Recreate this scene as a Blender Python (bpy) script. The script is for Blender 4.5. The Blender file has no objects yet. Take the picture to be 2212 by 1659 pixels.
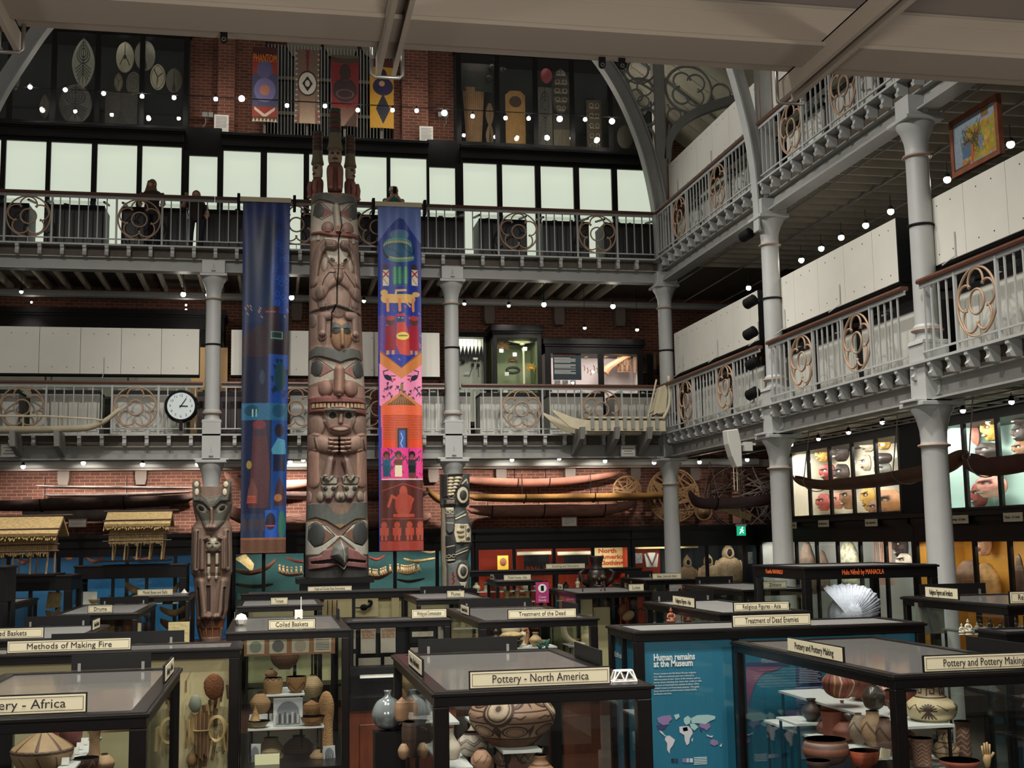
import bpy,math,random
import numpy as np
from mathutils import Vector,Matrix
random.seed(7)
SC = bpy.context.scene
COL = SC.collection
PI = math.pi

# ---------------------------------------------------------------- camera
F_PX,CX,CY,EYE = 2650.0,1106.0,829.5,3.2
def _n(v):
    v = np.array(v,float); return v/np.linalg.norm(v)
_Y = _n((592-CX,1173-CY,F_PX)); _X = _n((14800-CX,936-CY,F_PX)); _X = _n(_X-_Y*_X.dot(_Y))
_Z = np.cross(_X,_Y)
if _Z[1] > 0: _Z = -_Z
RM = np.array([_X,_Y,_Z])
def ray(px,py): return RM @ np.array([px-CX,py-CY,F_PX])
def atY(px,py,Y):
    r = ray(px,py); r = r/r[1]*Y; return (float(r[0]),Y,float(r[2])+EYE)
def atX(px,py,X):
    r = ray(px,py); r = r/r[0]*X; return (X,float(r[1]),float(r[2])+EYE)
def atZ(px,py,Z):
    r = ray(px,py); r = r*((Z-EYE)/r[2]); return (float(r[0]),float(r[1]),Z)
cam_d = bpy.data.cameras.new('camera'); cam = bpy.data.objects.new('camera',cam_d); COL.objects.link(cam)
m4 = Matrix.Identity(4)
for i in range(3):
    m4[i][0] = RM[i][0]; m4[i][1] = -RM[i][1]; m4[i][2] = -RM[i][2]
m4[2][3] = EYE
cam.matrix_world = m4
cam_d.sensor_width = 36; cam_d.lens = 36*F_PX/2212; cam_d.clip_end = 200; cam_d.clip_start = .05
SC.camera = cam

# ---------------------------------------------------------------- world, exposure
w = bpy.data.worlds.new('world'); SC.world = w; w.use_nodes = True
bg = w.node_tree.nodes['Background']; bg.inputs[0].default_value = (1.0,.93,.84,1); bg.inputs[1].default_value = .15
SC.view_settings.view_transform = 'Standard'; SC.view_settings.look = 'None'
SC.view_settings.gamma = 1; SC.view_settings.use_curve_mapping = False
SC.view_settings.exposure = 0.0
SC.cycles.transparent_max_bounces = 40; SC.cycles.max_bounces = 5
SC.cycles.diffuse_bounces = 2; SC.cycles.glossy_bounces = 2; SC.cycles.transmission_bounces = 4
SC.cycles.caustics_reflective = False; SC.cycles.caustics_refractive = False
SC.cycles.sample_clamp_indirect = 4; SC.cycles.use_denoising = True

def lamp(kind,loc,energy,color=(1,.94,.86),size=.1,aim=None,angle=1.4,blend=.6,shape=None,sy=None):
    d = bpy.data.lights.new(kind.lower()+'_light',kind); d.energy = energy; d.color = color
    if kind == 'AREA':
        d.size = size
        if sy: d.shape = 'RECTANGLE'; d.size_y = sy
    else: d.shadow_soft_size = size
    if kind == 'SPOT': d.spot_size = angle; d.spot_blend = blend
    o = bpy.data.objects.new(kind.lower()+'_light',d); COL.objects.link(o); o.location = loc
    if aim is not None:
        o.rotation_euler = (Vector(aim)-Vector(loc)).to_track_quat('-Z','Y').to_euler()
    return o
# unseen floods added above the frame to brighten the court
for x,y,e in ((-3,8,3400),(1,7,3400),(4.5,8,3800),(-2,12,3200),(4,12,3400),(-3,17,2600),(1.5,16,2600),(5,17,2600),(0,21,1700),(5,21,1700)):
    lamp('SPOT',(x,y-1,13.8),e,(1,.95,.86),.25,aim=(x*.8+.6,y+1.5,0),angle=1.5,blend=.8)
# floods aimed at the back galleries, poles and banners
for x,ax,az,e in ((-4.5,-4,6.5,1900),(-1,0,6,2000),(3.5,2.5,6,2000),(6,6,6.5,1900)):
    lamp('SPOT',(x,13,13.5),e,(1,.95,.88),.2,aim=(ax,26,az),angle=.62,blend=.9)
# floods aimed at the right hand galleries
for y,az in ((12,8),(17,8),(22,9)):
    lamp('SPOT',(-2,y-3,13.5),1900,(1,.96,.9),.2,aim=(9,y,az),angle=.8,blend=.8)
# unseen lamps added near the camera to light front cases and boards overhead
for x in (-3,0.5,4):
    lamp('SPOT',(x,3.2,4.5),420,(1,.93,.84),.08,aim=(x*1.1+.8,10,1.6),angle=1.6,blend=.8)
    lamp('POINT',(x,1.6,3.9),75,(1,.9,.8),.2)

# ---------------------------------------------------------------- helpers
def lin(c):
    out = []
    for v in c[:3]:
        v = v/255.0; out.append(v/12.92 if v <= .04045 else ((v+.055)/1.055)**2.4)
    return tuple(out)
def linarr(a):
    a = np.asarray(a,float)/255.0
    return np.where(a <= .04045,a/12.92,((a+.055)/1.055)**2.4)
_M = {}
def mat(name,col=(128,128,128),rough=.6,metal=0,var=0.,scale=6.,bump=0.,bscale=30.,emis=0,attr=False,coat=0,stretch=None,spec=.5):
    if name in _M: return _M[name]
    m = bpy.data.materials.new(name); m.use_nodes = True; _M[name] = m
    nt = m.node_tree; b = nt.nodes['Principled BSDF']; L = nt.links
    b.inputs['Roughness'].default_value = rough; b.inputs['Metallic'].default_value = metal
    b.inputs['Specular IOR Level'].default_value = spec
    c = lin(col) + (1,)
    b.inputs['Base Color'].default_value = c
    src = None
    if attr:
        a = nt.nodes.new('ShaderNodeAttribute'); a.attribute_name = 'Col'; src = a.outputs['Color']
        L.new(src,b.inputs['Base Color'])
    if var or bump:
        tc = nt.nodes.new('ShaderNodeTexCoord'); mp = nt.nodes.new('ShaderNodeMapping')
        L.new(tc.outputs['Object'],mp.inputs[0])
        if stretch: mp.inputs['Scale'].default_value = stretch
    if var:
        n = nt.nodes.new('ShaderNodeTexNoise'); n.inputs['Scale'].default_value = scale; n.inputs['Detail'].default_value = 6
        L.new(mp.outputs[0],n.inputs['Vector'])
        mr = nt.nodes.new('ShaderNodeMapRange'); mr.inputs[1].default_value = .3; mr.inputs[2].default_value = .7
        mr.inputs[3].default_value = 1-var; mr.inputs[4].default_value = 1+var
        L.new(n.outputs['Fac'],mr.inputs[0])
        mx = nt.nodes.new('ShaderNodeMix'); mx.data_type = 'RGBA'; mx.blend_type = 'MULTIPLY'; mx.inputs[0].default_value = 1
        if src: L.new(src,mx.inputs[6])
        else: mx.inputs[6].default_value = c
        L.new(mr.outputs[0],mx.inputs[7]); L.new(mx.outputs[2],b.inputs['Base Color'])
    if bump:
        n = nt.nodes.new('ShaderNodeTexNoise'); n.inputs['Scale'].default_value = bscale; n.inputs['Detail'].default_value = 4
        L.new(mp.outputs[0],n.inputs['Vector'])
        bp = nt.nodes.new('ShaderNodeBump'); bp.inputs['Strength'].default_value = bump; bp.inputs['Distance'].default_value = .02
        L.new(n.outputs['Fac'],bp.inputs['Height']); L.new(bp.outputs[0],b.inputs['Normal'])
    if emis:
        b.inputs['Emission Color'].default_value = c; b.inputs['Emission Strength'].default_value = emis
    if coat: b.inputs['Coat Weight'].default_value = coat
    return m
def brick_mat(name,c1,c2,mortar,axis='X',bw=.23,bh=.078):
    m = bpy.data.materials.new(name); m.use_nodes = True; _M[name] = m
    nt = m.node_tree; b = nt.nodes['Principled BSDF']; L = nt.links; b.inputs['Roughness'].default_value = .85
    tc = nt.nodes.new('ShaderNodeTexCoord'); sp = nt.nodes.new('ShaderNodeSeparateXYZ'); cb = nt.nodes.new('ShaderNodeCombineXYZ')
    L.new(tc.outputs['Object'],sp.inputs[0]); L.new(sp.outputs[axis],cb.inputs[0]); L.new(sp.outputs['Z'],cb.inputs[1])
    br = nt.nodes.new('ShaderNodeTexBrick'); br.inputs['Scale'].default_value = 1; br.inputs['Brick Width'].default_value = bw
    br.inputs['Row Height'].default_value = bh; br.inputs['Mortar Size'].default_value = .007; br.inputs['Mortar Smooth'].default_value = .2
    br.inputs['Color1'].default_value = lin(c1)+(1,); br.inputs['Color2'].default_value = lin(c2)+(1,); br.inputs['Mortar'].default_value = lin(mortar)+(1,)
    L.new(cb.outputs[0],br.inputs[0])
    n = nt.nodes.new('ShaderNodeTexNoise'); n.inputs['Scale'].default_value = 1.3; n.inputs['Detail'].default_value = 5
    L.new(tc.outputs['Object'],n.inputs['Vector'])
    mr = nt.nodes.new('ShaderNodeMapRange'); mr.inputs[1].default_value = .3; mr.inputs[2].default_value = .7; mr.inputs[3].default_value = .7; mr.inputs[4].default_value = 1.2
    L.new(n.outputs['Fac'],mr.inputs[0])
    mx = nt.nodes.new('ShaderNodeMix'); mx.data_type = 'RGBA'; mx.blend_type = 'MULTIPLY'; mx.inputs[0].default_value = 1
    L.new(br.outputs['Color'],mx.inputs[6]); L.new(mr.outputs[0],mx.inputs[7]); L.new(mx.outputs[2],b.inputs['Base Color'])
    bp = nt.nodes.new('ShaderNodeBump'); bp.inputs['Strength'].default_value = .4; bp.inputs['Distance'].default_value = .01; bp.invert = True
    L.new(br.outputs['Fac'],bp.inputs['Height']); L.new(bp.outputs[0],b.inputs['Normal'])
    return m
def glass_mat(name,tint=(252,254,253),fac=.06,rough=.02,dust=0):
    if name in _M: return _M[name]
    m = bpy.data.materials.new(name); m.use_nodes = True; _M[name] = m
    nt = m.node_tree; L = nt.links; nt.nodes.remove(nt.nodes['Principled BSDF'])
    t = nt.nodes.new('ShaderNodeBsdfTransparent'); t.inputs[0].default_value = lin(tint)+(1,)
    g = nt.nodes.new('ShaderNodeBsdfGlossy'); g.inputs['Roughness'].default_value = rough
    lw = nt.nodes.new('ShaderNodeLayerWeight'); lw.inputs[0].default_value = .5
    pw = nt.nodes.new('ShaderNodeMath'); pw.operation = 'POWER'; pw.inputs[1].default_value = 4.5
    L.new(lw.outputs['Facing'],pw.inputs[0])
    mr = nt.nodes.new('ShaderNodeMapRange'); mr.inputs[1].default_value = .0; mr.inputs[2].default_value = 1; mr.inputs[3].default_value = fac*.4; mr.inputs[4].default_value = .9
    L.new(pw.outputs[0],mr.inputs[0])
    mx = nt.nodes.new('ShaderNodeMixShader'); L.new(mr.outputs[0],mx.inputs[0]); L.new(t.outputs[0],mx.inputs[1]); L.new(g.outputs[0],mx.inputs[2])
    out = mx.outputs[0]
    if dust:   # a film of dust on the pane
        df = nt.nodes.new('ShaderNodeBsdfDiffuse'); df.inputs[0].default_value = (.30,.295,.28,1); m2 = nt.nodes.new('ShaderNodeMixShader'); m2.inputs[0].default_value = dust
        L.new(out,m2.inputs[1]); L.new(df.outputs[0],m2.inputs[2]); out = m2.outputs[0]
    L.new(out,nt.nodes['Material Output'].inputs[0])
    return m

class MB:
    """collects verts / faces of one mesh"""
    def __init__(s): s.v = []; s.f = []
    def box(s,x0,x1,y0,y1,z0,z1):
        n = len(s.v)
        s.v += [(x0,y0,z0),(x1,y0,z0),(x1,y1,z0),(x0,y1,z0),(x0,y0,z1),(x1,y0,z1),(x1,y1,z1),(x0,y1,z1)]
        s.f += [(n,n+3,n+2,n+1),(n+4,n+5,n+6,n+7),(n,n+1,n+5,n+4),(n+1,n+2,n+6,n+5),(n+2,n+3,n+7,n+6),(n+3,n,n+4,n+7)]
        return s
    def cbox(s,c,d,rot=None):
        n = len(s.v); m = Matrix.Identity(3) if rot is None else rot
        for k in range(8):
            p = Vector(((-1,1)[k & 1]*d[0]/2,(-1,1)[(k >> 1) & 1]*d[1]/2,(-1,1)[(k >> 2) & 1]*d[2]/2))
            s.v.append(tuple(m @ p + Vector(c)))
        s.f += [(n,n+2,n+3,n+1),(n+4,n+5,n+7,n+6),(n,n+1,n+5,n+4),(n+2,n+6,n+7,n+3),(n,n+4,n+6,n+2),(n+1,n+3,n+7,n+5)]
        return s
    def prism(s,pts,a,b,axis='Y'):
        """2D outline (u,w) extruded along axis from a to b. axis Y: u=x,w=z; X: u=y,w=z; Z: u=x,w=y"""
        n = len(s.v); k = len(pts)
        for t in (a,b):
            for u,w_ in pts:
                s.v.append((u,t,w_) if axis == 'Y' else (t,u,w_) if axis == 'X' else (u,w_,t))
        s.f += [tuple(range(n,n+k)),tuple(range(n+2*k-1,n+k-1,-1))]
        for i in range(k):
            j = (i+1) % k; s.f.append((n+i,n+k+i,n+k+j,n+j))
        return s
    def tube(s,pts,r,seg=8,closed=False,rs=None,flat=1.):
        n = len(s.v); P = [Vector(p) for p in pts]; k = len(P); up = None
        for i,p in enumerate(P):
            if closed: t = P[(i+1) % k]-P[i-1]
            else: t = P[min(i+1,k-1)]-P[max(i-1,0)]
            t.normalize()
            if up is None:
                up = Vector((0,0,1)) if abs(t.z) < .9 else Vector((0,1,0))
            a = t.cross(up).normalized(); up = a.cross(t).normalized()
            rr = rs[i] if rs else r
            for j in range(seg):
                q = 2*PI*j/seg; s.v.append(tuple(p + a*math.cos(q)*rr + up*math.sin(q)*rr*flat))
        m = k if closed else k-1
        for i in range(m):
            i2 = (i+1) % k
            for j in range(seg):
                j2 = (j+1) % seg; s.f.append((n+i*seg+j,n+i*seg+j2,n+i2*seg+j2,n+i2*seg+j))
        if not closed:
            s.f.append(tuple(n+j for j in range(seg))[::-1]); s.f.append(tuple(n+(k-1)*seg+j for j in range(seg)))
        return s
    def lathe(s,prof,c=(0,0,0),seg=24,sx=1.,sy=1.):
        n = len(s.v); k = len(prof)
        for r,z in prof:
            for j in range(seg):
                q = 2*PI*j/seg; s.v.append((c[0]+math.cos(q)*r*sx,c[1]+math.sin(q)*r*sy,c[2]+z))
        for i in range(k-1):
            for j in range(seg):
                j2 = (j+1) % seg; s.f.append((n+i*seg+j,n+i*seg+j2,n+(i+1)*seg+j2,n+(i+1)*seg+j))
        if prof[0][0] > 1e-4: s.f.append(tuple(n+j for j in range(seg))[::-1])
        if prof[-1][0] > 1e-4: s.f.append(tuple(n+(k-1)*seg+j for j in range(seg)))
        return s
    def ball(s,c,r,seg=14,rings=9,rot=None):
        if isinstance(r,(int,float)): r = (r,r,r)
        n = len(s.v)
        for i in range(rings+1):
            a = PI*i/rings
            for j in range(seg):
                q = 2*PI*j/seg
                p = Vector((math.sin(a)*math.cos(q)*r[0],math.sin(a)*math.sin(q)*r[1],-math.cos(a)*r[2]))
                if rot is not None: p = rot @ p
                s.v.append((c[0]+p.x,c[1]+p.y,c[2]+p.z))
        for i in range(rings):
            for j in range(seg):
                j2 = (j+1) % seg; s.f.append((n+i*seg+j,n+i*seg+j2,n+(i+1)*seg+j2,n+(i+1)*seg+j))
        return s
    def arc(s,c,r,w,a0,a1,plane='XZ',d=.04,n=28,seg=6):
        """bar of round section following an arc in a plane"""
        pts = []
        for i in range(n+1):
            q = a0+(a1-a0)*i/n; u,v_ = math.cos(q)*r,math.sin(q)*r
            pts.append((c[0]+u,c[1],c[2]+v_) if plane == 'XZ' else (c[0],c[1]+u,c[2]+v_))
        full = abs(abs(a1-a0)-2*PI) < 1e-6
        return s.tube(pts[:-1] if full else pts,w/2,seg,closed=full)
    def mesh(s,name,mats,smooth=False):
        me = bpy.data.meshes.new(name); me.from_pydata(s.v,[],s.f)
        for q in (mats if isinstance(mats,(list,tuple)) else [mats]): me.materials.append(q)
        if smooth:
            me.polygons.foreach_set('use_smooth',[True]*len(me.polygons))
            if smooth == 'auto':
                try: me.set_sharp_from_angle(angle=math.radians(38))
                except Exception: pass
        me.update(); return me
    def build(s,name,mats,parent=None,smooth=False,loc=None,bevel=0):
        o = bpy.data.objects.new(name,s.mesh(name,mats,smooth)); COL.objects.link(o)
        if parent is not None: o.parent = parent
        if loc is not None: o.location = loc
        if bevel:
            b = o.modifiers.new('bevel','BEVEL'); b.width = bevel; b.segments = 2; b.limit_method = 'ANGLE'
        return o
def inst(name,me,parent=None,loc=(0,0,0),rot=(0,0,0),scale=None):
    o = bpy.data.objects.new(name,me); COL.objects.link(o); o.location = loc; o.rotation_euler = rot
    if scale is not None: o.scale = scale
    if parent is not None: o.parent = parent
    return o
def tag(o,label=None,cat=None,group=None,kind=None):
    if label: o['label'] = label
    if cat: o['category'] = cat
    if group: o['group'] = group
    if kind: o['kind'] = kind
    return o
def thing(name,label,cat,loc=(0,0,0),rz=0,group=None):
    o = bpy.data.objects.new(name,None); COL.objects.link(o); o.location = loc; o.rotation_euler = (0,0,rz)
    o.empty_display_size = .2
    return tag(o,label,cat,group)
def struct(name,mb,m,parent=None,label=None,smooth=False,cat=None):
    o = mb.build(name,m,parent,smooth)
    if parent is None: tag(o,label,cat,kind='structure')
    return o
TEXTS = []
def text(body,size,m,loc,rot,parent=None,name='lettering',align='CENTER',width=None,spacing=1.,ext=.001,valign='CENTER',linesp=1.,bold=0):
    """lettering: made as a font curve, turned into a mesh in finish_texts()"""
    c = bpy.data.curves.new(name,'FONT'); c.body = body; c.size = size; c.align_x = align; c.align_y = valign; c.extrude = ext
    c.space_line = linesp; c.resolution_u = 2; c.space_character = spacing; c.offset = bold
    t = bpy.data.objects.new(name+'_curve',c); COL.objects.link(t)
    o = bpy.data.objects.new(name,bpy.data.meshes.new(name)); COL.objects.link(o); o.location = loc; o.rotation_euler = rot
    if parent is not None: o.parent = parent
    TEXTS.append((t,o,m,width)); return o
def finish_texts():
    bpy.context.view_layer.update(); dg = bpy.context.evaluated_depsgraph_get()
    for t,o,m,width in TEXTS:
        me = bpy.data.meshes.new_from_object(t.evaluated_get(dg)); me.name = 'lettering'; me.materials.clear(); me.materials.append(m)
        old = o.data; o.data = me; bpy.data.meshes.remove(old)
        if width and len(me.vertices):
            xs = [v.co.x for v in me.vertices]; d = max(xs)-min(xs)
            if d > 0: o.scale = (width/d,o.scale[1],1)
    for t,o,m,width in TEXTS:
        c = t.data; bpy.data.objects.remove(t); bpy.data.curves.remove(c)

# ---------------------------------------------------------------- painting engine (surface pattern and carving relief on a grid)
class Canvas:
    def __init__(s,w_,h_,bgc=(120,120,120)):
        s.w,s.h = w_,h_; s.c = np.zeros((h_,w_,3)); s.c[:] = bgc; s.z = np.zeros((h_,w_))
        s.X,s.Y = np.meshgrid(np.arange(w_)+.5,np.arange(h_)+.5); s.frame()
    def frame(s,x0=0,y0=0,sx=1,sy=1): s.f = (x0,y0,sx,sy); return s
    def _p(s,p): x0,y0,sx,sy = s.f; return ((p[0]-x0)*sx,(p[1]-y0)*sy)
    def _win(s,x0,y0,x1,y1):
        return max(0,int(x0)-1),max(0,int(y0)-1),min(s.w,int(x1)+2),min(s.h,int(y1)+2)
    def put(s,sl,mk,col,dz,mode='add',dome=None):
        if col is not None:
            a = mk[...,None]; s.c[sl] = s.c[sl]*(1-a)+np.array(col,float)*a
        if dz is not None:
            if dome is not None:
                v = dz*dome
                s.z[sl] = np.where(mk > .5,np.maximum(s.z[sl],v) if mode == 'max' else (s.z[sl]+v if mode == 'add' else v),s.z[sl])
            elif mode == 'set': s.z[sl] = s.z[sl]*(1-mk)+dz*mk
            else: s.z[sl] = s.z[sl]+dz*mk
    def ell(s,cx,cy,rx,ry,col=None,dz=None,ang=0,mode='add',dome=False,lw=None):
        x,y = s._p((cx,cy)); rx,ry = abs(rx*s.f[2]),abs(ry*s.f[3]); R = max(rx,ry)+2
        a0,b0,a1,b1 = s._win(x-R,y-R,x+R,y+R)
        if a1 <= a0 or b1 <= b0: return s
        sl = (slice(b0,b1),slice(a0,a1)); X = s.X[sl]-x; Y = s.Y[sl]-y
        ca,sa = math.cos(ang),math.sin(ang); u = (X*ca+Y*sa)/max(rx,.3); v = (-X*sa+Y*ca)/max(ry,.3)
        q = np.sqrt(u*u+v*v); rr = min(rx,ry)
        mk = np.clip((1-q)*rr+.5,0,1)
        if lw:
            l = lw*abs(s.f[2]); mk = np.clip(l/2-np.abs((1-q)*rr)+.5,0,1)
        s.put(sl,mk,col,dz,mode,np.sqrt(np.clip(1-q*q,0,1)) if dome else None); return s
    def poly(s,pts,col=None,dz=None,mode='add',soft=0):
        P = [s._p(p) for p in pts]; xs = [p[0] for p in P]; ys = [p[1] for p in P]
        a0,b0,a1,b1 = s._win(min(xs),min(ys),max(xs),max(ys))
        if a1 <= a0 or b1 <= b0: return s
        sl = (slice(b0,b1),slice(a0,a1)); X = s.X[sl]; Y = s.Y[sl]; ins = np.zeros(X.shape,bool)
        n = len(P)
        for i in range(n):
            (x1,y1),(x2,y2) = P[i],P[(i+1) % n]
            if y1 == y2: continue
            c = ((y1 > Y) != (y2 > Y)) & (X < (x2-x1)*(Y-y1)/(y2-y1)+x1); ins ^= c
        mk = ins.astype(float)
        if soft:
            d = np.full(X.shape,1e9)
            for i in range(n): d = np.minimum(d,s._sd(X,Y,P[i],P[(i+1) % n]))
            r = soft*abs(s.f[2]); t = np.clip(d/r,0,1)
            s.put(sl,mk,col,dz,mode,np.sqrt(np.clip(1-(1-t)**2,0,1)))
        else: s.put(sl,mk,col,dz,mode)
        return s
    def _sd(s,X,Y,a,b):
        dx,dy = b[0]-a[0],b[1]-a[1]; L = dx*dx+dy*dy+1e-9
        t = np.clip(((X-a[0])*dx+(Y-a[1])*dy)/L,0,1)
        return np.hypot(X-a[0]-t*dx,Y-a[1]-t*dy)
    def line(s,pts,lw,col=None,dz=None,mode='add',dome=False,closed=False):
        P = [s._p(p) for p in pts]; r = lw*abs(s.f[2])/2; xs = [p[0] for p in P]; ys = [p[1] for p in P]
        a0,b0,a1,b1 = s._win(min(xs)-r-1,min(ys)-r-1,max(xs)+r+1,max(ys)+r+1)
        if a1 <= a0 or b1 <= b0: return s
        sl = (slice(b0,b1),slice(a0,a1)); X = s.X[sl]; Y = s.Y[sl]; d = np.full(X.shape,1e9)
        n = len(P)
        for i in range(n if closed else n-1): d = np.minimum(d,s._sd(X,Y,P[i],P[(i+1) % n]))
        mk = np.clip(r-d+.5,0,1)
        s.put(sl,mk,col,dz,mode,np.sqrt(np.clip(1-(d/max(r,.5))**2,0,1)) if dome else None); return s
    def rect(s,x0,y0,x1,y1,col=None,dz=None,mode='add',soft=0): return s.poly([(x0,y0),(x1,y0),(x1,y1),(x0,y1)],col,dz,mode,soft)
    def grad(s,y0,y1,c0,c1,x0=None,x1=None):
        ya,yb = s._p((0,y0))[1],s._p((0,y1))[1]; a,b = max(0,int(ya)),min(s.h,int(yb)+1)
        xa = 0 if x0 is None else int(s._p((x0,0))[0]); xb = s.w if x1 is None else int(s._p((x1,0))[0])
        for r in range(a,b):
            t = min(1,max(0,(r+.5-ya)/max(1,yb-ya))); s.c[r,xa:xb] = np.array(c0)*(1-t)+np.array(c1)*t
        return s
    def blur(s,k=1):
        for _ in range(k):
            p = np.pad(s.z,1,'edge'); s.z = (p[1:-1,1:-1]*2+p[:-2,1:-1]+p[2:,1:-1]+p[1:-1,:-2]+p[1:-1,2:])/6
        return s
    def noise(s,amt=8,k=3):
        rs = np.random.RandomState(3); n = rs.rand(s.h//k+2,s.w//k+2); n = np.kron(n,np.ones((k,k)))[:s.h,:s.w]
        s.c += (n[...,None]-.5)*2*amt; s.c = np.clip(s.c,0,255); return s
def canvas_mesh(name,cv,fn,m,smooth=True,back=None,closed=False):
    """grid mesh; fn(U,V,Z)->(n,m,3) where U,V in 0..1 (V down) and Z is the relief"""
    h,w_ = cv.h,cv.w
    U,V = np.meshgrid(np.linspace(0,1,w_),np.linspace(0,1,h))
    P = fn(U,V,cv.z).reshape(-1,3); me = bpy.data.meshes.new(name)
    idx = np.arange(h*w_).reshape(h,w_)
    q = np.stack([idx[1:,:-1],idx[1:,1:],idx[:-1,1:],idx[:-1,:-1]],-1).reshape(-1,4)
    C = linarr(np.clip(cv.c,0,255)).reshape(-1,3)
    if closed:
        q = np.vstack([q,np.stack([idx[1:,-1],idx[1:,0],idx[:-1,0],idx[:-1,-1]],-1)])
    if back is not None:  # a second skin with a rim: the sheet gets thickness
        B = back(U,V).reshape(-1,3); n0 = len(P); P = np.vstack([P,B]); C = np.vstack([C,C])
        q2 = q[:,::-1]+n0
        rim = np.concatenate([idx[0,:],idx[1:,-1],idx[-1,-2::-1],idx[-2:0:-1,0]]); r2 = np.roll(rim,-1)
        q = np.vstack([q,q2,np.stack([rim,r2,r2+n0,rim+n0],-1)])
    me.from_pydata(P.tolist(),[],q.tolist())
    at = me.color_attributes.new('Col','FLOAT_COLOR','POINT')
    at.data.foreach_set('color',np.hstack([C,np.ones((len(C),1))]).astype(np.float32).ravel())
    me.materials.append(m)
    if smooth: me.polygons.foreach_set('use_smooth',[True]*len(me.polygons))
    me.update(); return me

# common materials
IRON = mat('painted_iron',(172,174,172),.45,var=.05,scale=3)
IRONB = mat('painted_iron_beam',(150,151,147),.5,var=.06,scale=3)
BEIGE = mat('copper_beige_paint',(168,140,116),.5)
BLACK = mat('ebonised_wood',(7,6,7),.45,spec=.3,var=.2,scale=10)
BLACKM = mat('matt_black_paint',(10,10,12),.65,spec=.25)
BRONZE = mat('dark_bronze_frame',(11,8,8),.3,metal=0,spec=.4,var=.2,scale=14)
GLASS = glass_mat('case_glass')
WHITEP = mat('white_screen_board',(214,212,202),.6,var=.03,scale=2)
CREAMCAB = mat('white_cabinet_paint',(196,196,188),.5)
WOODRAIL = mat('oiled_wood_handrail',(92,58,44),.4,var=.2,scale=20)
CREAM = mat('cream_label_card',(216,208,178),.6)
INK = mat('label_ink',(25,23,22),.6)
JOIST = mat('joist_paint',(186,178,160),.6,var=.1,scale=5)
BOARD = mat('floor_board_underside',(84,76,66),.7,var=.2,scale=6)
# ================================================================ the hall
G1,G2 = 5.46,9.42          # gallery floors
YB,XR = 26.0,8.4           # front lips of the back and right galleries
BRICK = brick_mat('brick_wall_back',(124,76,60),(98,58,46),(156,126,108),'X')
BRICKR = brick_mat('brick_wall_side',(112,66,52),(84,48,40),(110,92,80),'Y')
FLOORM = mat('dark_floor',(58,50,46),.5,var=.2,scale=2)
struct('floor',MB().box(-12,14,-4,31,-.1,0),FLOORM,label='dark floor of the museum court')
struct('wall_back',MB().box(-12,14,30.2,30.5,0,18),BRICK,label='red brick back wall behind the galleries')
struct('wall_right',MB().box(12.6,12.9,0,30.2,0,15),BRICKR,label='dark brick wall behind the right galleries')
# gallery floors with joists whose painted ends carry the lip
def cyma(L,h):   # bracket end profile (u outwards negative)
    return [(L,0),(0,0),(0,-.05*h/.22),(.03,-.08*h/.22),(.03,-.13*h/.22),(.0,-.17*h/.22),(.02,-h),(.14,-h),(L,-h)]
def gallery(z,tagn):
    fb = struct('gallery_floor',MB().box(-8,XR,YB,30.2,z-.035,z),IRON,label='floor edge of the back gallery, %s level' % tagn)
    brd = MB().box(-8,12.6,YB+.3,30.2,z-.07,z-.04); brd.build('floor_boards',BOARD,fb)
    jm = MB().prism([(YB+.03+u,z-.04+w_) for u,w_ in cyma(4.1,.2)],-.03,.03,'X').mesh('joist',JOIST)
    x = -6.1
    while x < 8.3: inst('joist',jm,fb,(x,0,0)); x += .44
    fr = struct('gallery_floor',MB().box(XR,12.6,2,30.2,z-.035,z),IRON,label='floor edge of the right gallery, %s level' % tagn)
    MB().box(XR+.3,12.6,2,YB+.3,z-.07,z-.04).build('floor_boards',BOARD,fr)
    jm = MB().prism([(XR+.03+u,z-.04+w_) for u,w_ in cyma(4.1,.2)],-.03,.03,'Y').mesh('joist',JOIST)
    y = 25.6
    while y > 3: inst('joist',jm,fr,(0,y,0)); y -= .44
    # painted end cheeks of the joists
    for nm,f_,ax,rng in (('joist_end',fb,'X',[-6.1+.44*i for i in range(33)]),('joist_end',fr,'Y',[25.6-.44*i for i in range(52)])):
        lip = YB if ax == 'X' else XR
        em = MB().prism([(lip+.01+u,z-.035+w_) for u,w_ in cyma(.17,.2)],-.038,.038,ax).mesh('joist_end',IRON)
        for t in rng: inst(nm,em,f_,(t,0,0) if ax == 'X' else (0,t,0))
    MB().box(-8,XR,YB+.19,YB+.21,z-.24,z-.04).build('soffit_panel',BOARD,fb)
    MB().box(XR+.19,XR+.21,2,YB+.2,z-.24,z-.04).build('soffit_panel',BOARD,fr)
    # riveted beams
    bz0,bz1 = z-.50,z-.24
    b = MB().box(-8,XR+.3,YB+.26,YB+.30,bz0,bz1).box(-8,XR+.3,YB+.16,YB+.40,bz1-.02,bz1+.0).box(-8,XR+.3,YB+.14,YB+.42,bz0-.02,bz0+.01)
    struct('trim_beam',b,IRONB,label='painted iron beam under the back gallery, %s level' % tagn)
    b = MB().box(XR+.26,XR+.30,2,YB+.3,bz0,bz1).box(XR+.16,XR+.40,2,YB+.2,bz1-.02,bz1).box(XR+.14,XR+.42,2,YB+.2,bz0-.02,bz0+.01)
    struct('trim_beam',b,IRONB,label='painted iron beam under the right gallery, %s level' % tagn)
gallery(G1,'first'); gallery(G2,'second')
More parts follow.
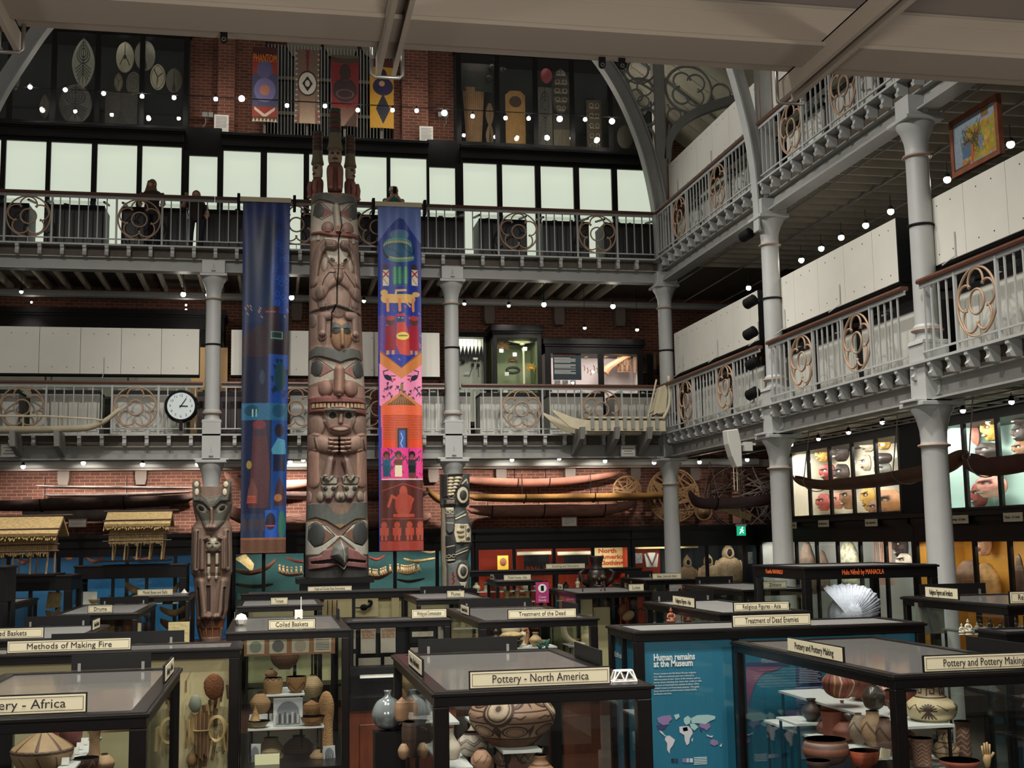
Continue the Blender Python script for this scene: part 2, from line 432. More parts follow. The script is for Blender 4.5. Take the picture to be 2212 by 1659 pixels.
# conduits under the right gallery
for z in (G1,G2):
    for i,x in enumerate((9.3,10.2,11.2)):
        struct('trim_conduit',MB().tube([(x,3,z-.30),(x,30,z-.30)],.014,6),IRONB,label='thin conduit running under the right gallery boards')
    struct('trim_conduit',MB().tube([(-8,27.2,z-.32),(9,27.2,z-.32)],.014,6).tube([(-8,29.3,z-.42),(12,29.3,z-.42)],.09,8),IRONB,label='pipe and conduit under the back gallery boards')
# columns
def column(x,y,where,top=True,g2=True):
    c = thing('column','pale grey painted iron column %s' % where,'column',(x,y,0)); c['kind'] = 'structure'
    MB().lathe([(.30,0),(.30,.25),(.19,.4),(.17,4.3),(.175,4.32),(.19,4.34),(.175,4.37),(.17,4.40),(.18,4.55),(.22,4.72),(.28,4.82),(.28,4.86)],seg=28).build('lower_shaft',IRON,c,'auto')
    MB().box(-.31,.31,-.31,.31,4.86,4.92).box(-.36,.36,-.2,.2,4.92,4.96).build('abacus',IRON,c,bevel=.01)
    MB().box(-.19,.19,-.2,.19,4.92,5.70).prism([(-.21,5.70),(.21,5.70),(.19,5.76),(-.19,5.76)],-.2,.19).prism([(-.05,5.0),(.05,5.0),(.015,5.07),(0,5.2),(-.015,5.07)],-.25,-.19).build('pedestal',IRON,c,bevel=.008)
    MB().lathe([(.19,5.72),(.165,5.80),(.16,5.86),(.195,5.9),(.195,5.94),(.16,5.98),(.155,8.3),(.18,8.32),(.155,8.36),(.155,8.42),(.165,8.52),(.21,8.66),(.26,8.74),(.26,8.78)],seg=28).build('upper_shaft',IRON,c,'auto')
    for zz in (4.345,5.9,8.32): MB().tube([(math.cos(a)*(.2 if zz < 8 else .185),math.sin(a)*(.2 if zz < 8 else .185),zz) for a in [i*PI/14 for i in range(28)]],.016,6,True).build('collar',BEIGE,c,True)
    MB().box(-.28,.28,-.28,.28,8.78,8.84).box(-.24,.24,-.26,.1,8.84,9.12).prism([(-.05,8.88),(.05,8.88),(.012,8.94),(0,9.05),(-.012,8.94)],-.30,-.26).build('upper_capital',IRON,c,bevel=.02)
    MB().tube([(math.cos(a)*.163,math.sin(a)*.163,7.35) for a in [i*PI/14 for i in range(28)]],.02,6,True).build('cable_strap',BLACKM,c,True)
    if top:
        MB().box(-.12,.12,-.12,.12,9.1,15.5).build('top_stanchion',IRON,c,bevel=.01)
        MB().box(-.135,-.12,-.13,-.12,9.42,15.5).box(.12,.135,-.13,-.12,9.42,15.5).build('edge_bead',BEIGE,c)
    return c
COLS_B = [(-6.35,'at the left end of the back gallery'),(-1.29,'behind the left carved pole'),(3.77,'behind the black and green carved pole')]
for x,wh in COLS_B: column(x,26.2,wh,top=False)
column(8.65,26.2,'in the corner where the galleries meet')
column(8.65,20.15,'second from the corner on the right gallery')
column(8.65,15.0,'third from the corner on the right gallery',top=False)
column(8.65,9.9,'beside the right edge of the view',top=False)

# ---------------------------------------------------------------- balustrades
def _rosette():
    mb = MB(); d = .245; r = .165
    mb.arc((0,0,0),.43,.034,0,2*PI,n=48)
    mb.arc((0,0,0),.155,.034,0,2*PI,n=32)
    for k in range(5):
        a = PI/2+k*2*PI/5
        mb.arc((math.cos(a)*d,0,math.sin(a)*d),r,.032,a-math.radians(112),a+math.radians(112),n=20)
    return mb.mesh('rosette',BEIGE,True)
ROS = _rosette()
BAL = MB().box(-.011,.011,-.011,.011,0,.87).mesh('baluster',IRON)
BALS = MB().box(-.011,.011,-.011,.011,.87,.97).mesh('baluster_tip',IRON)
POST = MB().box(-.02,.02,-.02,.02,-.02,1.02).mesh('railing_post',IRON)
HPOST = MB().lathe([(.045,-.03),(.045,.1),(.028,.14),(.028,.9),(.04,.92),(.04,.97),(.02,1.0)],seg=10).mesh('turned_post',IRON,'auto')
def balustrade(z,length,centres,loc,rz,label,hposts=()):
    """local x along the run from 0 to length, front at local y=0"""
    t = thing('balustrade',label,'balustrade',(loc[0],loc[1],z),rz,'iron gallery balustrades')
    MB().prism([(-.05,1.03),(.05,1.03),(.062,1.06),(.05,1.09),(-.05,1.09),(-.062,1.06)],0,length,'X').build('handrail',WOODRAIL,t)
    MB().box(0,length,-.014,.014,.97,.995).box(0,length,-.012,.012,1.0,1.03).build('top_bar',IRON,t)
    MB().box(0,length,-.014,.014,.10,.125).build('bottom_bar',IRON,t)
    occ = []
    for c in centres:
        inst('rosette',ROS,t,(c,0,.545)); occ.append(c)
        for s in (-1,1): inst('railing_post',POST,t,(c+s*.46,0,0))
        MB().box(c-.008,c+.008,-.008,.008,.975,1.0).box(c-.008,c+.008,-.008,.008,.0,.115).build('rosette_pin',IRON,t)
    x = .1; i = 0
    while x < length-.05:
        if all(abs(x-c) > .5 for c in centres):
            inst('baluster',BAL,t,(x,0,.11))
            if i % 2: inst('baluster',BALS,t,(x,0,.06)).scale = (1,1,1)
            i += 1
        x += .185
    for x in hposts: inst('railing_post',HPOST,t,(x,0,0))
    return t
for z,lv in ((G1,'first'),(G2,'second')):
    for k,(a,b,cs) in enumerate(((-6.35,-1.48,(-5.02,-2.82)),(-1.1,3.58,(.42,2.15)),(3.96,8.4,(5.28,7.08))) if lv == 'first' else ((-6.35,-1.295,(-5.02,-2.82)),(-1.285,3.765,(.42,2.15)),(3.775,8.4,(5.28,7.08)))):
        nm = ('left','middle','right')[k]
        balustrade(z,b-a,[c-a for c in cs],(a,26.06,0),0,'pale iron balustrade with rosettes along the %s bay of the back gallery, %s level' % (nm,lv),hposts=())
    for k,(a,b) in enumerate(((20.35,26.0),(15.2,19.95),(10.1,14.8),(5.2,9.7))):
        nm = ('bay nearest the corner','second bay from the corner','third bay from the corner','fourth bay from the corner')[k]
        L = b-a; cs = (L*.28,L*.69)
        balustrade(z,L,cs,(8.46,b,0),-PI/2,'pale iron balustrade with rosettes on the right gallery, %s level, %s' % (lv,nm))

# ---------------------------------------------------------------- iron arches and tracery
def ipart(o0,pts,w_,d,m,name,plane='XZ',off=0.,parent=None,seg=None):
    """flat bar of width w_ (in plane) and depth d following pts in a plane"""
    P = [Vector((p[0],p[1])) for p in pts]; L = []; R = []
    for i,p in enumerate(P):
        t = (P[min(i+1,len(P)-1)]-P[max(i-1,0)]).normalized(); n_ = Vector((-t.y,t.x))
        ww = w_ if not callable(w_) else w_(i/(len(P)-1)); L.append(p+n_*ww/2); R.append(p-n_*ww/2)
    mb = MB(); n = len(P)
    for t in (-d/2,d/2):
        for q in L+R:
            mb.v.append((q.x,off+t,q.y) if plane == 'XZ' else (off+t,q.x,q.y))
    for i in range(n-1):
        mb.f += [(i,i+1,n+i+1,n+i),(2*n+i+1,2*n+i,3*n+i,3*n+i+1),(i+1,i,2*n+i,2*n+i+1),(n+i,n+i+1,3*n+i+1,3*n+i)]
    mb.f += [(0,n,3*n,2*n),(n-1,3*n-1,4*n-1,2*n-1)]
    return mb.build(name,m,parent,'auto')
def spline(pts,n=12):
    P = [np.array(p,float) for p in pts]; P = [2*P[0]-P[1]]+P+[2*P[-1]-P[-2]]; out = []
    for i in range(1,len(P)-2):
        for k in range(n):
            t = k/n; a,b,c,d = P[i-1:i+3]
            out.append(tuple(.5*((2*b)+(-a+c)*t+(2*a-5*b+4*c-d)*t*t+(-a+3*b-3*c+d)*t**3)))
    out.append(tuple(P[-2])); return out
# transverse arch over the court at the back gallery front
def px_path(lst,Y): return [(p[0],p[2]) for p in (atY(a,b,Y) for a,b in lst)]
rib = [(1432,560),(1428,480),(1415,400),(1395,320),(1367,245),(1337,185),(1305,135),(1255,70)]
ar = thing('roof_arch','curved iron arch rib springing from the corner column over the back gallery','arch',(0,0,0)); ar['kind'] = 'structure'
pr_ = spline(px_path(rib,26.1))
ipart(0,pr_,.26,.06,IRON,'rib_web',parent=ar,off=26.1)
ipart(0,[(p[0]-.14,p[1]-.05) for p in pr_],.035,.26,IRON,'rib_flange',parent=ar,off=26.1)
ipart(0,[(p[0]+.15,p[1]+.03) for p in pr_],.03,.18,IRON,'rib_flange',parent=ar,off=26.1)
# mirrored arch at the left end
al = thing('roof_arch','curved iron arch rib at the upper left corner of the view','arch'); al['kind'] = 'structure'
lp = spline(px_path([(-60,330),(-35,260),(0,190),(45,120),(85,62),(130,10)],26.1))
ipart(0,lp,.3,.06,IRON,'rib_web',parent=al,off=26.1)
ipart(0,[(p[0]+.15,p[1]-.06) for p in lp],.035,.28,IRON,'rib_flange',parent=al,off=26.1)
# second transverse arch
ar2 = thing('roof_arch','curved iron arch rib springing from the second column of the right gallery','arch'); ar2['kind'] = 'structure'
p2 = spline([(p[0],p[2]) for p in (atY(a,b,20.1) for a,b in [(1650,500),(1648,440),(1640,360),(1626,280),(1606,200),(1585,130),(1560,60)])])
ipart(0,p2,.22,.06,IRON,'rib_web',parent=ar2,off=20.1)
ipart(0,[(p[0]-.13,p[1]) for p in p2],.03,.24,IRON,'rib_flange',parent=ar2,off=20.1)
# spandrel tracery between arch and column (court side)
tr = thing('tracery_spandrel','pierced iron tracery of circles between the corner arch and its column','tracery'); tr['kind'] = 'structure'
mb = MB()
def ring(px,py,rpx,Y=26.12,w_=.05,a0=0,a1=2*PI,tgt=mb):
    c = atY(px,py,Y); e = atY(px+rpx,py,Y); tgt.arc(c,abs(e[0]-c[0]),w_,a0,a1,n=30)
ring(1399,253,19); ring(1399,253,15,w_=.03)
ring(1375,206,13,w_=.04); ring(1390,219,12,w_=.04); ring(1392,190,16,w_=.04); ring(1383,203,34,w_=.05)
ring(1335,138,22,w_=.05); ring(1378,150,22,w_=.05); ring(1378,140,40,w_=.05)
for path in ([(1397,275),(1394,290),(1398,330),(1412,380)],[(1403,275),(1412,290),(1417,320),(1418,380)],[(1345,150),(1360,190),(1375,230),(1388,268)],[(1330,120),(1362,165),(1400,190),(1418,200)]):
    mb.tube([atY(a,b,26.12) for a,b in spline(path,6)],.03,6)
mb.build('tracery',IRONB,tr,True)
# arcade arch on the right gallery front, with tracery
tr2 = thing('tracery_spandrel','iron arcade arch with quatrefoil tracery beside the corner column','tracery'); tr2['kind'] = 'structure'
YT2 = 26.15
arcp = spline(px_path([(1441,345),(1445,305),(1462,275),(1490,250),(1525,233),(1575,217),(1640,206),(1720,200)],YT2))
ipart(0,arcp,.17,.14,IRON,'arch_bar',parent=tr2,off=YT2)
ipart(0,[(p[0]+.02,p[1]-.11) for p in arcp],.03,.26,IRON,'arch_flange',parent=tr2,off=YT2)
mb = MB()
ring(1456,249,14,YT2,.05,tgt=mb); ring(1487,193,49,YT2,.07,tgt=mb); ring(1557,202,20,YT2,.05,tgt=mb)
qc = atY(1487,193,YT2)
for k in range(4):
    a_ = math.radians(40)+k*PI/2; mb.arc((qc[0]+math.cos(a_)*.235,YT2,qc[2]+math.sin(a_)*.235),.21,.05,a_-math.radians(122),a_+math.radians(122),n=20)
for path in ([(1441,300),(1447,268)],[(1470,262),(1480,243)],[(1530,225),(1540,214)],[(1575,214),(1577,205)],[(1441,225),(1448,236)]): mb.tube([atY(a,b,YT2) for a,b in path],.025,6)
mb.build('tracery',IRON,tr2,True)
# timber lined roof slope over the upper gallery
ROOFM = mat('roof_boards',(196,190,168),.6,var=.08,scale=3)
rb = MB(); rr = math.radians(38)
for i in range(26):
    y = 13.2+i*.66
    rb.prism([(8.7,14.9),(12.9,11.9),(12.9,12.0),(8.7,15.0)],y,y+.64,'Y')
struct('ceiling',rb,ROOFM,label='pale boarded roof slope over the right upper gallery')
for i in range(5): struct('trim_rafter',MB().prism([(8.7,14.8),(12.9,11.8),(12.9,11.95),(8.7,14.95)],15+i*3.2,15.12+i*3.2,'Y'),IRON,label='painted rafter under the boarded roof slope')

# ---------------------------------------------------------------- near gallery overhead (the camera stands below its front edge)
NB = mat('near_beam_paint',(176,166,152),.55,var=.03,scale=1.5)
NC = mat('near_ceiling_paint',(150,142,138),.6,var=.03,scale=1)
def yz(py,z,px=1106): return atZ(px,py,z)[1]
zb = 4.93
ya,ym,yl_ = yz(120,zb),yz(91,zb),yz(64,zb-.03)
struct('trim_beam',MB().box(-9,10,ym+.016,ya,zb,zb+.03).box(-9,10,ya-.03,ya,zb+.03,zb+.4),NB,label='broad painted beam across the top of the view')
struct('trim_trunking',MB().box(-9,10,yl_,ym-.008,zb-.03,zb+.12).box(-9,10,yl_-.03,yl_,zb-.03,zb-.015),NB,label='cable trunking alongside the overhead beam')
y2,y3 = yz(19,zb+.10),yz(-10,zb+.10)
struct('trim_beam',MB().box(-9,10,y3,y2,zb+.10,zb+.3).box(-9,10,y3-.02,y3,zb+.085,zb+.12),NB,label='second overhead beam nearer the camera')
struct('trim_recess',MB().box(-9,10,y2,ya+.1,zb+.34,zb+.4),mat('recess_shade_tone',(92,82,80),.7),label='recess between the overhead beams in a colour darkened for shade')  # colour darkened here to carry the shade between the beams
struct('trim_gap_shade',MB().box(-9,10,ym-.01,ym+.02,zb+.012,zb+.02),BLACKM,label='black strip for the shade between overhead beam and trunking')  # black strip laid in the gap to stand for its shade
struct('ceiling',MB().box(-9,10,-2,y3-.02,zb+.13,zb+.2),NC,label='grey painted underside of the near gallery')
STEEL = mat('galvanised_steel',(150,148,144),.35,metal=.7)
# slotted channels clamped under the beam
def channel(px,py,label,y0,y1):
    c0 = atZ(px,py,zb-.03); x = c0[0]
    t = thing('strut_channel',label,'channel',(x,y1,zb),0,'steel channels clamped under the overhead beam')
    L = y1-y0
    MB().box(-.035,-.028,-L,0,-.075,.0).box(.028,.035,-L,0,-.075,0).box(-.035,.035,-L,0,-.006,0).box(-.035,-.018,-L,0,-.08,-.075).box(.018,.035,-L,0,-.08,-.075).build('channel_rail',NB,t)
    for yy in (-.06,-L+.12):
        MB().tube([(-.055,yy,.05),(-.055,yy,-.09),(-.045,yy,-.10),(.045,yy,-.10),(.055,yy,-.09),(.055,yy,.05)],.007,8).build('u_bolt',STEEL,t,True)
        MB().cbox((-.055,yy,.055),(.03,.03,.02)).cbox((.055,yy,.055),(.03,.03,.02)).build('nut',STEEL,t)
channel(836,125,'short steel channel clamped under the beam above the hanging shields',ya-1.25,ya+.08)
channel(1725,170,'steel channel with U bolts under the beam at upper right',ya-1.25,ya+.12)
channel(14,70,'steel channel clamped under the beam at the upper left corner',ya-.9,ya+.04)
# lifting lugs
for px,py,lb in ((483,60,'black lifting lug on the beam left of the hanging shields'),(1305,117,'left one of the pair of black lifting lugs on the beam'),(1348,119,'right one of the pair of black lifting lugs on the beam')):
    p = atZ(px,py,zb)
    t = thing('lifting_lug',lb,'lug',(p[0],p[1]+.03,zb),0,'black lugs under the overhead beam')
    o = MB()
    pts = [(-.012,.02),(.012,.02),(.012,-.03)]+[(math.cos(a)*.012,-.03+math.sin(a)*.012) for a in [-i*PI/8 for i in range(1,8)]]+[(-.012,-.03)]
    o.prism([(u*1.0,v) for u,v in pts],-.005,.005,'Y'); o.build('lug_plate',BLACKM,t)
    MB().tube([(math.cos(a)*.006,-.0065,-.03+math.sin(a)*.006) for a in [i*PI/6 for i in range(12)]],.0022,6,True).build('eye',STEEL,t)
# ================================================================ generic builders for specimens
PAINTED = mat('painted_surface',attr=True,rough=.65)
PAINTSAT = mat('satin_cloth',attr=True,rough=.42)
CLAY = mat('clay_surface',attr=True,rough=.6,var=.12,scale=9)
WOODP = mat('weathered_wood_surface',attr=True,rough=.62,var=.14,scale=5,stretch=(3,3,.7),bump=.25,bscale=22)
PAPER = mat('white_paper',(232,230,222),.7)
STRAW = mat('straw',(196,168,116),.75,var=.25,scale=18,bump=.5,bscale=60)
WICKER = mat('wicker',(150,116,78),.7,var=.3,scale=22,bump=.6,bscale=70)
DARKW = mat('dark_wood',(66,46,36),.5,var=.25,scale=8)
REDW = mat('reddish_wood',(128,74,50),.55,var=.25,scale=7)
PALEW = mat('pale_wood',(192,160,116),.6,var=.15,scale=7)
GREYW = mat('weathered_grey_wood',(140,128,122),.75,var=.25,scale=5,bump=.5,bscale=12)
IVORY = mat('ivory_bone',(222,208,176),.5)
TERRA = mat('terracotta',(150,84,60),.6,var=.2,scale=10)
SHELF = mat('white_shelf',(206,210,206),.5)

def sheet(name,cv,h,wfn,m,relief=1.,bow=0.,th=.02,parent=None,loc=(0,0,0),rot=(0,0,0),yfn=None):
    """upright sheet facing local -y: width wfn(v) at height v (0 top), relief toward the viewer"""
    W = np.vectorize(wfn)
    def f(U,V,Z):
        x = (U-.5)*W(V); y = -Z*relief - bow*(1-(2*U-1)**2)
        if yfn is not None: y = y+yfn(U,V)
        return np.stack([x,y,h*(1-V)],-1)
    def b(U,V):
        x = (U-.5)*W(V); y = th-bow*(1-(2*U-1)**2)
        if yfn is not None: y = y+yfn(U,V)
        return np.stack([x,y,h*(1-V)],-1)
    me = canvas_mesh(name,cv,f,m,back=b)
    return inst(name,me,parent,loc,rot)
def painted_lathe(name,prof,cv,m=None,parent=None,loc=(0,0,0),rz=0,relief=1.):
    """prof: (r,z) from top to bottom; canvas wraps around"""
    P = np.array(prof,float); d = np.r_[0,np.cumsum(np.hypot(*np.diff(P,axis=0).T))]; d /= d[-1]
    def f(U,V,Z):
        r = np.interp(V,d,P[:,0])+Z*relief; z = np.interp(V,d,P[:,1]); a = U*2*PI*(cv.w-1)/cv.w-PI/2
        return np.stack([np.cos(a)*r,np.sin(a)*r,z],-1)
    return inst(name,canvas_mesh(name,cv,f,m or CLAY,closed=True),parent,loc,(0,0,rz))
def smooth_prof(pts,n=5): return [(max(p[0],.0005),p[1]) for p in spline(pts,n)]
def wall_case(label,loc,rz,W,z0,z1,D,mull,back,cat='display case',fascia=.25,cornice=.12,sill=.10,energy=0,lcol=(1,.95,.88),frame=None,mw=.05,group=None,name='display_case',sides=True,glass=True,zsplit=None):
    """glazed case against a wall; local x 0..W, front at y=0, depth D"""
    frame = frame or BLACK
    t = thing(name,label,cat,loc,rz,group)
    H = z1
    MB().box(-.06,W+.06,-.08,D,H-cornice,H).box(-.03,W+.03,-.04,D,H-cornice-.05,H-cornice).box(0,W,0,D,H-fascia,H-cornice-.05).build('cornice',frame,t)
    MB().box(0,W,-.02,D,z0,z0+sill).build('sill',frame,t)
    b = MB().box(0,W,D-.03,D,z0+sill,H-fascia)
    b.build('back_panel',back,t)
    if sides:
        for x in (0,W-.03): MB().box(x,x+.03,.04,D-.03,z0+sill,H-fascia).build('side_panel',back,t)
        MB().box(.03,W-.03,.05,D-.03,z0+sill,z0+sill+.01).build('case_floor',back,t)
    xs = [0]+list(mull)+[W]
    for x in [mw/2]+list(mull)+[W-mw/2]:
        MB().box(x-mw/2,x+mw/2,-.005,.05,z0+sill,H-fascia).build('mullion',frame,t)
    if zsplit:
        for zz in zsplit: MB().box(0,W,.0,.045,zz-mw/2,zz+mw/2).build('transom',frame,t)
    if glass:
        for a,c in zip(xs[:-1],xs[1:]):
            MB().box(a+mw*.4,c-mw*.4,.02,.026,z0+sill,H-fascia).build('glass_pane',GLASS,t)
    if energy:
        n = max(1,int(round(W/1.3)))
        for i in range(n):
            l = lamp('AREA',(0,0,0),energy,lcol,W/n*.7,sy=.08); l.parent = t
            l.location = (W*(i+.5)/n,.12,H-fascia-.03); l.rotation_euler = (math.radians(24),0,0)
    return t
def spotlight(loc,label,aim=None,energy=0,col=(1,.93,.84),r=.045,group='small spotlights',glow=60,angle=1.2,top=None):
    t = thing('spotlight',label,'spotlight',loc,0,group)
    MB().ball((0,0,0),r).build('bulb',mat('lamp_glow',(255,246,232),emis=glow),t,True)
    MB().lathe([(.02,.09),(.03,.08),(.045,.01)],seg=12).build('lamp_housing',BLACKM,t,True)
    MB().tube([(0,0,.08),(0,0,(top-loc[2]) if top else .26)],.006,6).build('stem',BLACKM,t)
    if energy: lamp('SPOT',(loc[0],loc[1],loc[2]-.06),energy,col,.05,aim=aim,angle=angle,blend=.9)
    return t
def hull(mb,path,wfn,dfn,seg=10,open_top=True):
    """boat hull: path of keel-line centres at gunwale height, width and depth per station"""
    n = len(mb.v); k = len(path); P = [Vector(p) for p in path]
    for i,p in enumerate(P):
        t = (P[min(i+1,k-1)]-P[max(i-1,0)]).normalized(); side = Vector((0,0,1)).cross(t).normalized(); u = i/(k-1)
        w_,d_ = wfn(u),dfn(u)
        for j in range(seg+1):
            a = PI*j/seg; mb.v.append(tuple(p + side*math.cos(a)*w_/2 - Vector((0,0,1))*math.sin(a)**.8*d_))
        for j in range(seg+1):
            a = PI*(seg-j)/seg; mb.v.append(tuple(p + side*math.cos(a)*w_*.44 - Vector((0,0,1))*math.sin(a)**.8*d_*.86))
    m = 2*(seg+1)
    for i in range(k-1):
        for j in range(m):
            j2 = (j+1) % m; mb.f.append((n+i*m+j,n+i*m+j2,n+(i+1)*m+j2,n+(i+1)*m+j))
    mb.f.append(tuple(n+j for j in range(m))[::-1]); mb.f.append(tuple(n+(k-1)*m+j for j in range(m)))
    return mb
def paper_card(loc,w_,h_,label,rot=(0,0,0),lines=6,title=None,col=PAPER,group=None,frame=None,tsize=None,body=None):
    t = thing('notice_card',label,'notice',loc,0,group); t.rotation_euler = rot
    MB().box(-w_/2,w_/2,0,.012,0,h_).build('card',col,t)
    if frame: MB().box(-w_/2-.02,w_/2+.02,-.008,.02,-.02,0).box(-w_/2-.02,w_/2+.02,-.008,.02,h_,h_+.02).box(-w_/2-.02,-w_/2,-.008,.02,0,h_).box(w_/2,w_/2+.02,-.008,.02,0,h_).build('frame',frame,t)
    mb = MB(); r = random.Random(len(label))
    for i in range(lines):
        z = h_*(.86-.76*i/max(1,lines)); ln = w_*(.3+.1*r.random() if i == lines-1 else .72+.1*r.random())
        mb.box(-w_*.4,-w_*.4+ln,-.002,0,z-h_*.012,z+h_*.012)
    if lines: mb.build('print_lines',INK,t)
    return t
# ================================================================ back wall, second gallery
YC = 29.0
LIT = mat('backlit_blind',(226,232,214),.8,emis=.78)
ztop = atY(700,300,YC)[2]
rowz = atY(57,306,YC)[2]; lowz = G2+.45
def lit_case(label,pxs,x0,x1,ytop_,recess=False):
    a,b = atY(x0,ytop_,YC)[0],atY(x1,ytop_,YC)[0]; zt = atY((x0+x1)/2,ytop_,YC)[2]
    t = thing('blind_case',label,'display case',(a,YC,G2),0,'tall black cases with closed pale blinds')
    W = b-a
    top = zt-G2
    if not recess:
        MB().box(-.02,W+.02,-.14,.8,top+.34,top+.42).box(0,W,-.08,.8,top+.10,top+.34).box(0,W,-.11,.8,top+.30,top+.34).build('cornice',BLACK,t,bevel=.01)
    else: MB().box(0,W,.15,.8,top+.1,top+.75).build('door_head',BLACK,t)
    MB().box(0,W,-.02,.1,top,top+.10).build('head_rail',BLACK,t); MB().box(0,W,-.02,.1,0,.4).build('plinth',BLACK,t)
    prev = 0
    for i,(p,q) in enumerate(pxs):
        u,v = atY(p,ytop_,YC)[0]-a,atY(q,ytop_,YC)[0]-a
        MB().box(u,v,.05,.07,.4,top).build('blind',LIT,t)
        MB().box(u-.01,v+.01,.02,.026,.4,top).build('glass_pane',GLASS,t)
        if u-prev > .01: MB().box(prev,u,-.03,.12,.4,top).build('mullion',BLACK,t)
        prev = v
    if W-prev > .01: MB().box(prev,W,-.03,.12,.4,top).build('mullion',BLACK,t)
    return t
lit_case('black case of four lit blinds at the left end of the upper gallery',[(-84,3),(14,101),(111,199),(211,297),(308,393)],-95,398,308)
lit_case('narrow recessed blind between the left and middle upper cases',[(409,470)],398,478,337,True)
lit_case('black case of lit blinds behind the tall carved pole on the upper gallery',[(483,563),(577,656),(668,747),(758,835),(843,921)],478,925,334)
lit_case('narrow recessed blind between the middle and right upper cases',[(927,983)],925,996,362,True)
lit_case('black case of five lit blinds at the right end of the upper gallery',[(1000,1073),(1084,1155),(1167,1238),(1250,1320),(1332,1406)],996,1415,360)
# dark glazed cases above them
DKB = mat('dark_case_back',(40,42,40),.8,var=.2,scale=2)
def shield(label,px0,py0,px1,py1,Y,base,dec,prof=None,cat='shield',group=None,rl=1.,rot=0,cw=60,name='carved_shield',m=None):
    a = atY(px0,py1,Y); b = atY(px1,py0,Y); W,H = b[0]-a[0],b[2]-a[2]; ch = int(cw*H/W)
    cv = Canvas(cw,ch,base).frame(0,0,cw,ch); dec(cv); cv.frame(); cv.blur(1).noise(5)
    o = sheet(name,cv,H,lambda v: W*(prof(v) if prof else 1),m or WOODP,relief=rl,bow=.03,th=.02,loc=((a[0]+b[0])/2,Y,a[2]),rot=(0,rot,0))
    return tag(o,label,cat,group)
leaf = lambda v: max(.03,math.sin(PI*min(1,max(0,v)))**.7)
oval = lambda v: max(.05,math.sqrt(max(0,1-(2*v-1)**2)))
def d_spiral(cv,c=(30,28,26)):
    for s in (-1,1):
        for k in range(3): cv.ell(.5+s*.0,.3,.12+.09*k,.09+.06*k,c,.01,lw=.025)
    cv.line([(.5,0),(.5,1)],.04,c)
    for k in range(5): cv.line([(.5,.5+.05*k),(.15,.62+.07*k)],.035,c); cv.line([(.5,.5+.05*k),(.85,.62+.07*k)],.035,c)
def d_branch(cv,c=(38,30,26)): cv.line([(.5,0),(.5,.45),(.2,.75)],.05,c); cv.line([(.5,.45),(.8,.75)],.05,c); cv.ell(.5,.5,.1,.07,c)
def d_fish(cv,c=(40,32,28)): cv.line([(.2,.2),(.5,.5),(.8,.35)],.06,c); cv.line([(.5,.5),(.45,.85)],.06,c); cv.ell(.5,.5,.42,.44,c,lw=.03)
def d_ring(cv,c=(70,62,54)): cv.ell(.5,.5,.4,.4,c,lw=.04); cv.ell(.5,.5,.25,.25,c,lw=.04); cv.line([(.3,.4),(.7,.6)],.05,c)
def d_split(cv,c=(52,44,38)): cv.line([(.5,.05),(.5,.95)],.04,c); cv.poly([(.5,.55),(.3,.95),(.7,.95)],c)
upper = [('dark glazed case of oval shields at upper left',[22,116,211,307],-60,408,60,262,0),('dark glazed case of tall carvings at upper right',[1074,1157,1236,1318],986,1415,118,312,1)]
Y2 = 29.25
for lb,ml,x0,x1,yt,yb,k in upper:
    a = atY(x0,(yt+yb)/2,Y2); b = atY(x1,(yt+yb)/2,Y2)
    mid = (x0+x1)/2; zt = atY(mid,yt,Y2)[2]; zb_ = atY(mid,yb+9,Y2)[2]
    wall_case(lb,(a[0],Y2,0),0,b[0]-a[0],zb_,zt+.25,.9,[atY(m_,(yt+yb)/2,Y2)[0]-a[0] for m_ in ml],DKB,fascia=.35,sill=.08,mw=.12,energy=.8,name='upper_case')
yo = 29.6
for lb,x0,y0,x1,y1,base,dec,pf in (
    ('large pale leaf-shaped shield with curling lines in the upper left case',154,84,206,190,(150,146,132),d_spiral,leaf),
    ('pale oval shield with a forked mark in the upper left case',250,92,290,156,(168,160,138),d_branch,oval),
    ('grey split oval shield across the mullion of the upper left case',290,88,336,152,(128,124,110),d_split,oval),
    ('small pale shield with a fish-bone mark in the upper left case',324,140,358,194,(190,180,154),d_fish,oval),
    ('dim pointed oval shield at the right of the upper left case',358,149,394,200,(104,98,86),d_split,oval),
    ('round dim shield with rings low in the upper left case',272,156,306,206,(92,88,78),d_ring,oval),
    ('small knotted pale carving under the forked oval shield',246,158,266,198,(120,108,86),d_fish,leaf),
    ('tall dim shield with swirls low in the upper left case',126,184,200,266,(84,80,74),d_spiral,oval),
    ('small oval shield at the far left of the upper left case',26,134,44,196,(110,104,92),d_ring,oval),
    ('dim leaf-shaped shield beside the first mullion of the upper left case',84,205,108,258,(84,76,66),d_split,leaf),
    ('dim square panel low in the upper left case',226,200,298,268,(62,56,50),d_split,None)):
    shield(lb,x0,y0,x1,y1,yo,base,dec,pf,group='shields in the upper left case')
def d_grain(cv):
    for k in range(9): cv.line([(.1+.1*k,0),(.1+.1*k,1)],.015,(96,70,44))
def d_totem(cv):
    for k in range(5): cv.rect(.08,.05+.19*k,.92,.19+.19*k,(70,62,50),.02,soft=.1); cv.ell(.3,.11+.19*k,.12,.04,(150,140,116),.01,lw=.04); cv.ell(.7,.11+.19*k,.12,.04,(150,140,116),.01,lw=.04); cv.line([(.2,.16+.19*k),(.8,.16+.19*k)],.05,(150,140,116),.01)
def d_fringe(cv):
    cv.rect(0,0,1,.45,(54,46,38))
    for k in range(12): cv.line([(.06+.08*k,.45),(.06+.08*k,1)],.03,(150,136,104))
def d_plain(cv): cv.ell(.5,.2,.3,.1,(70,50,40))
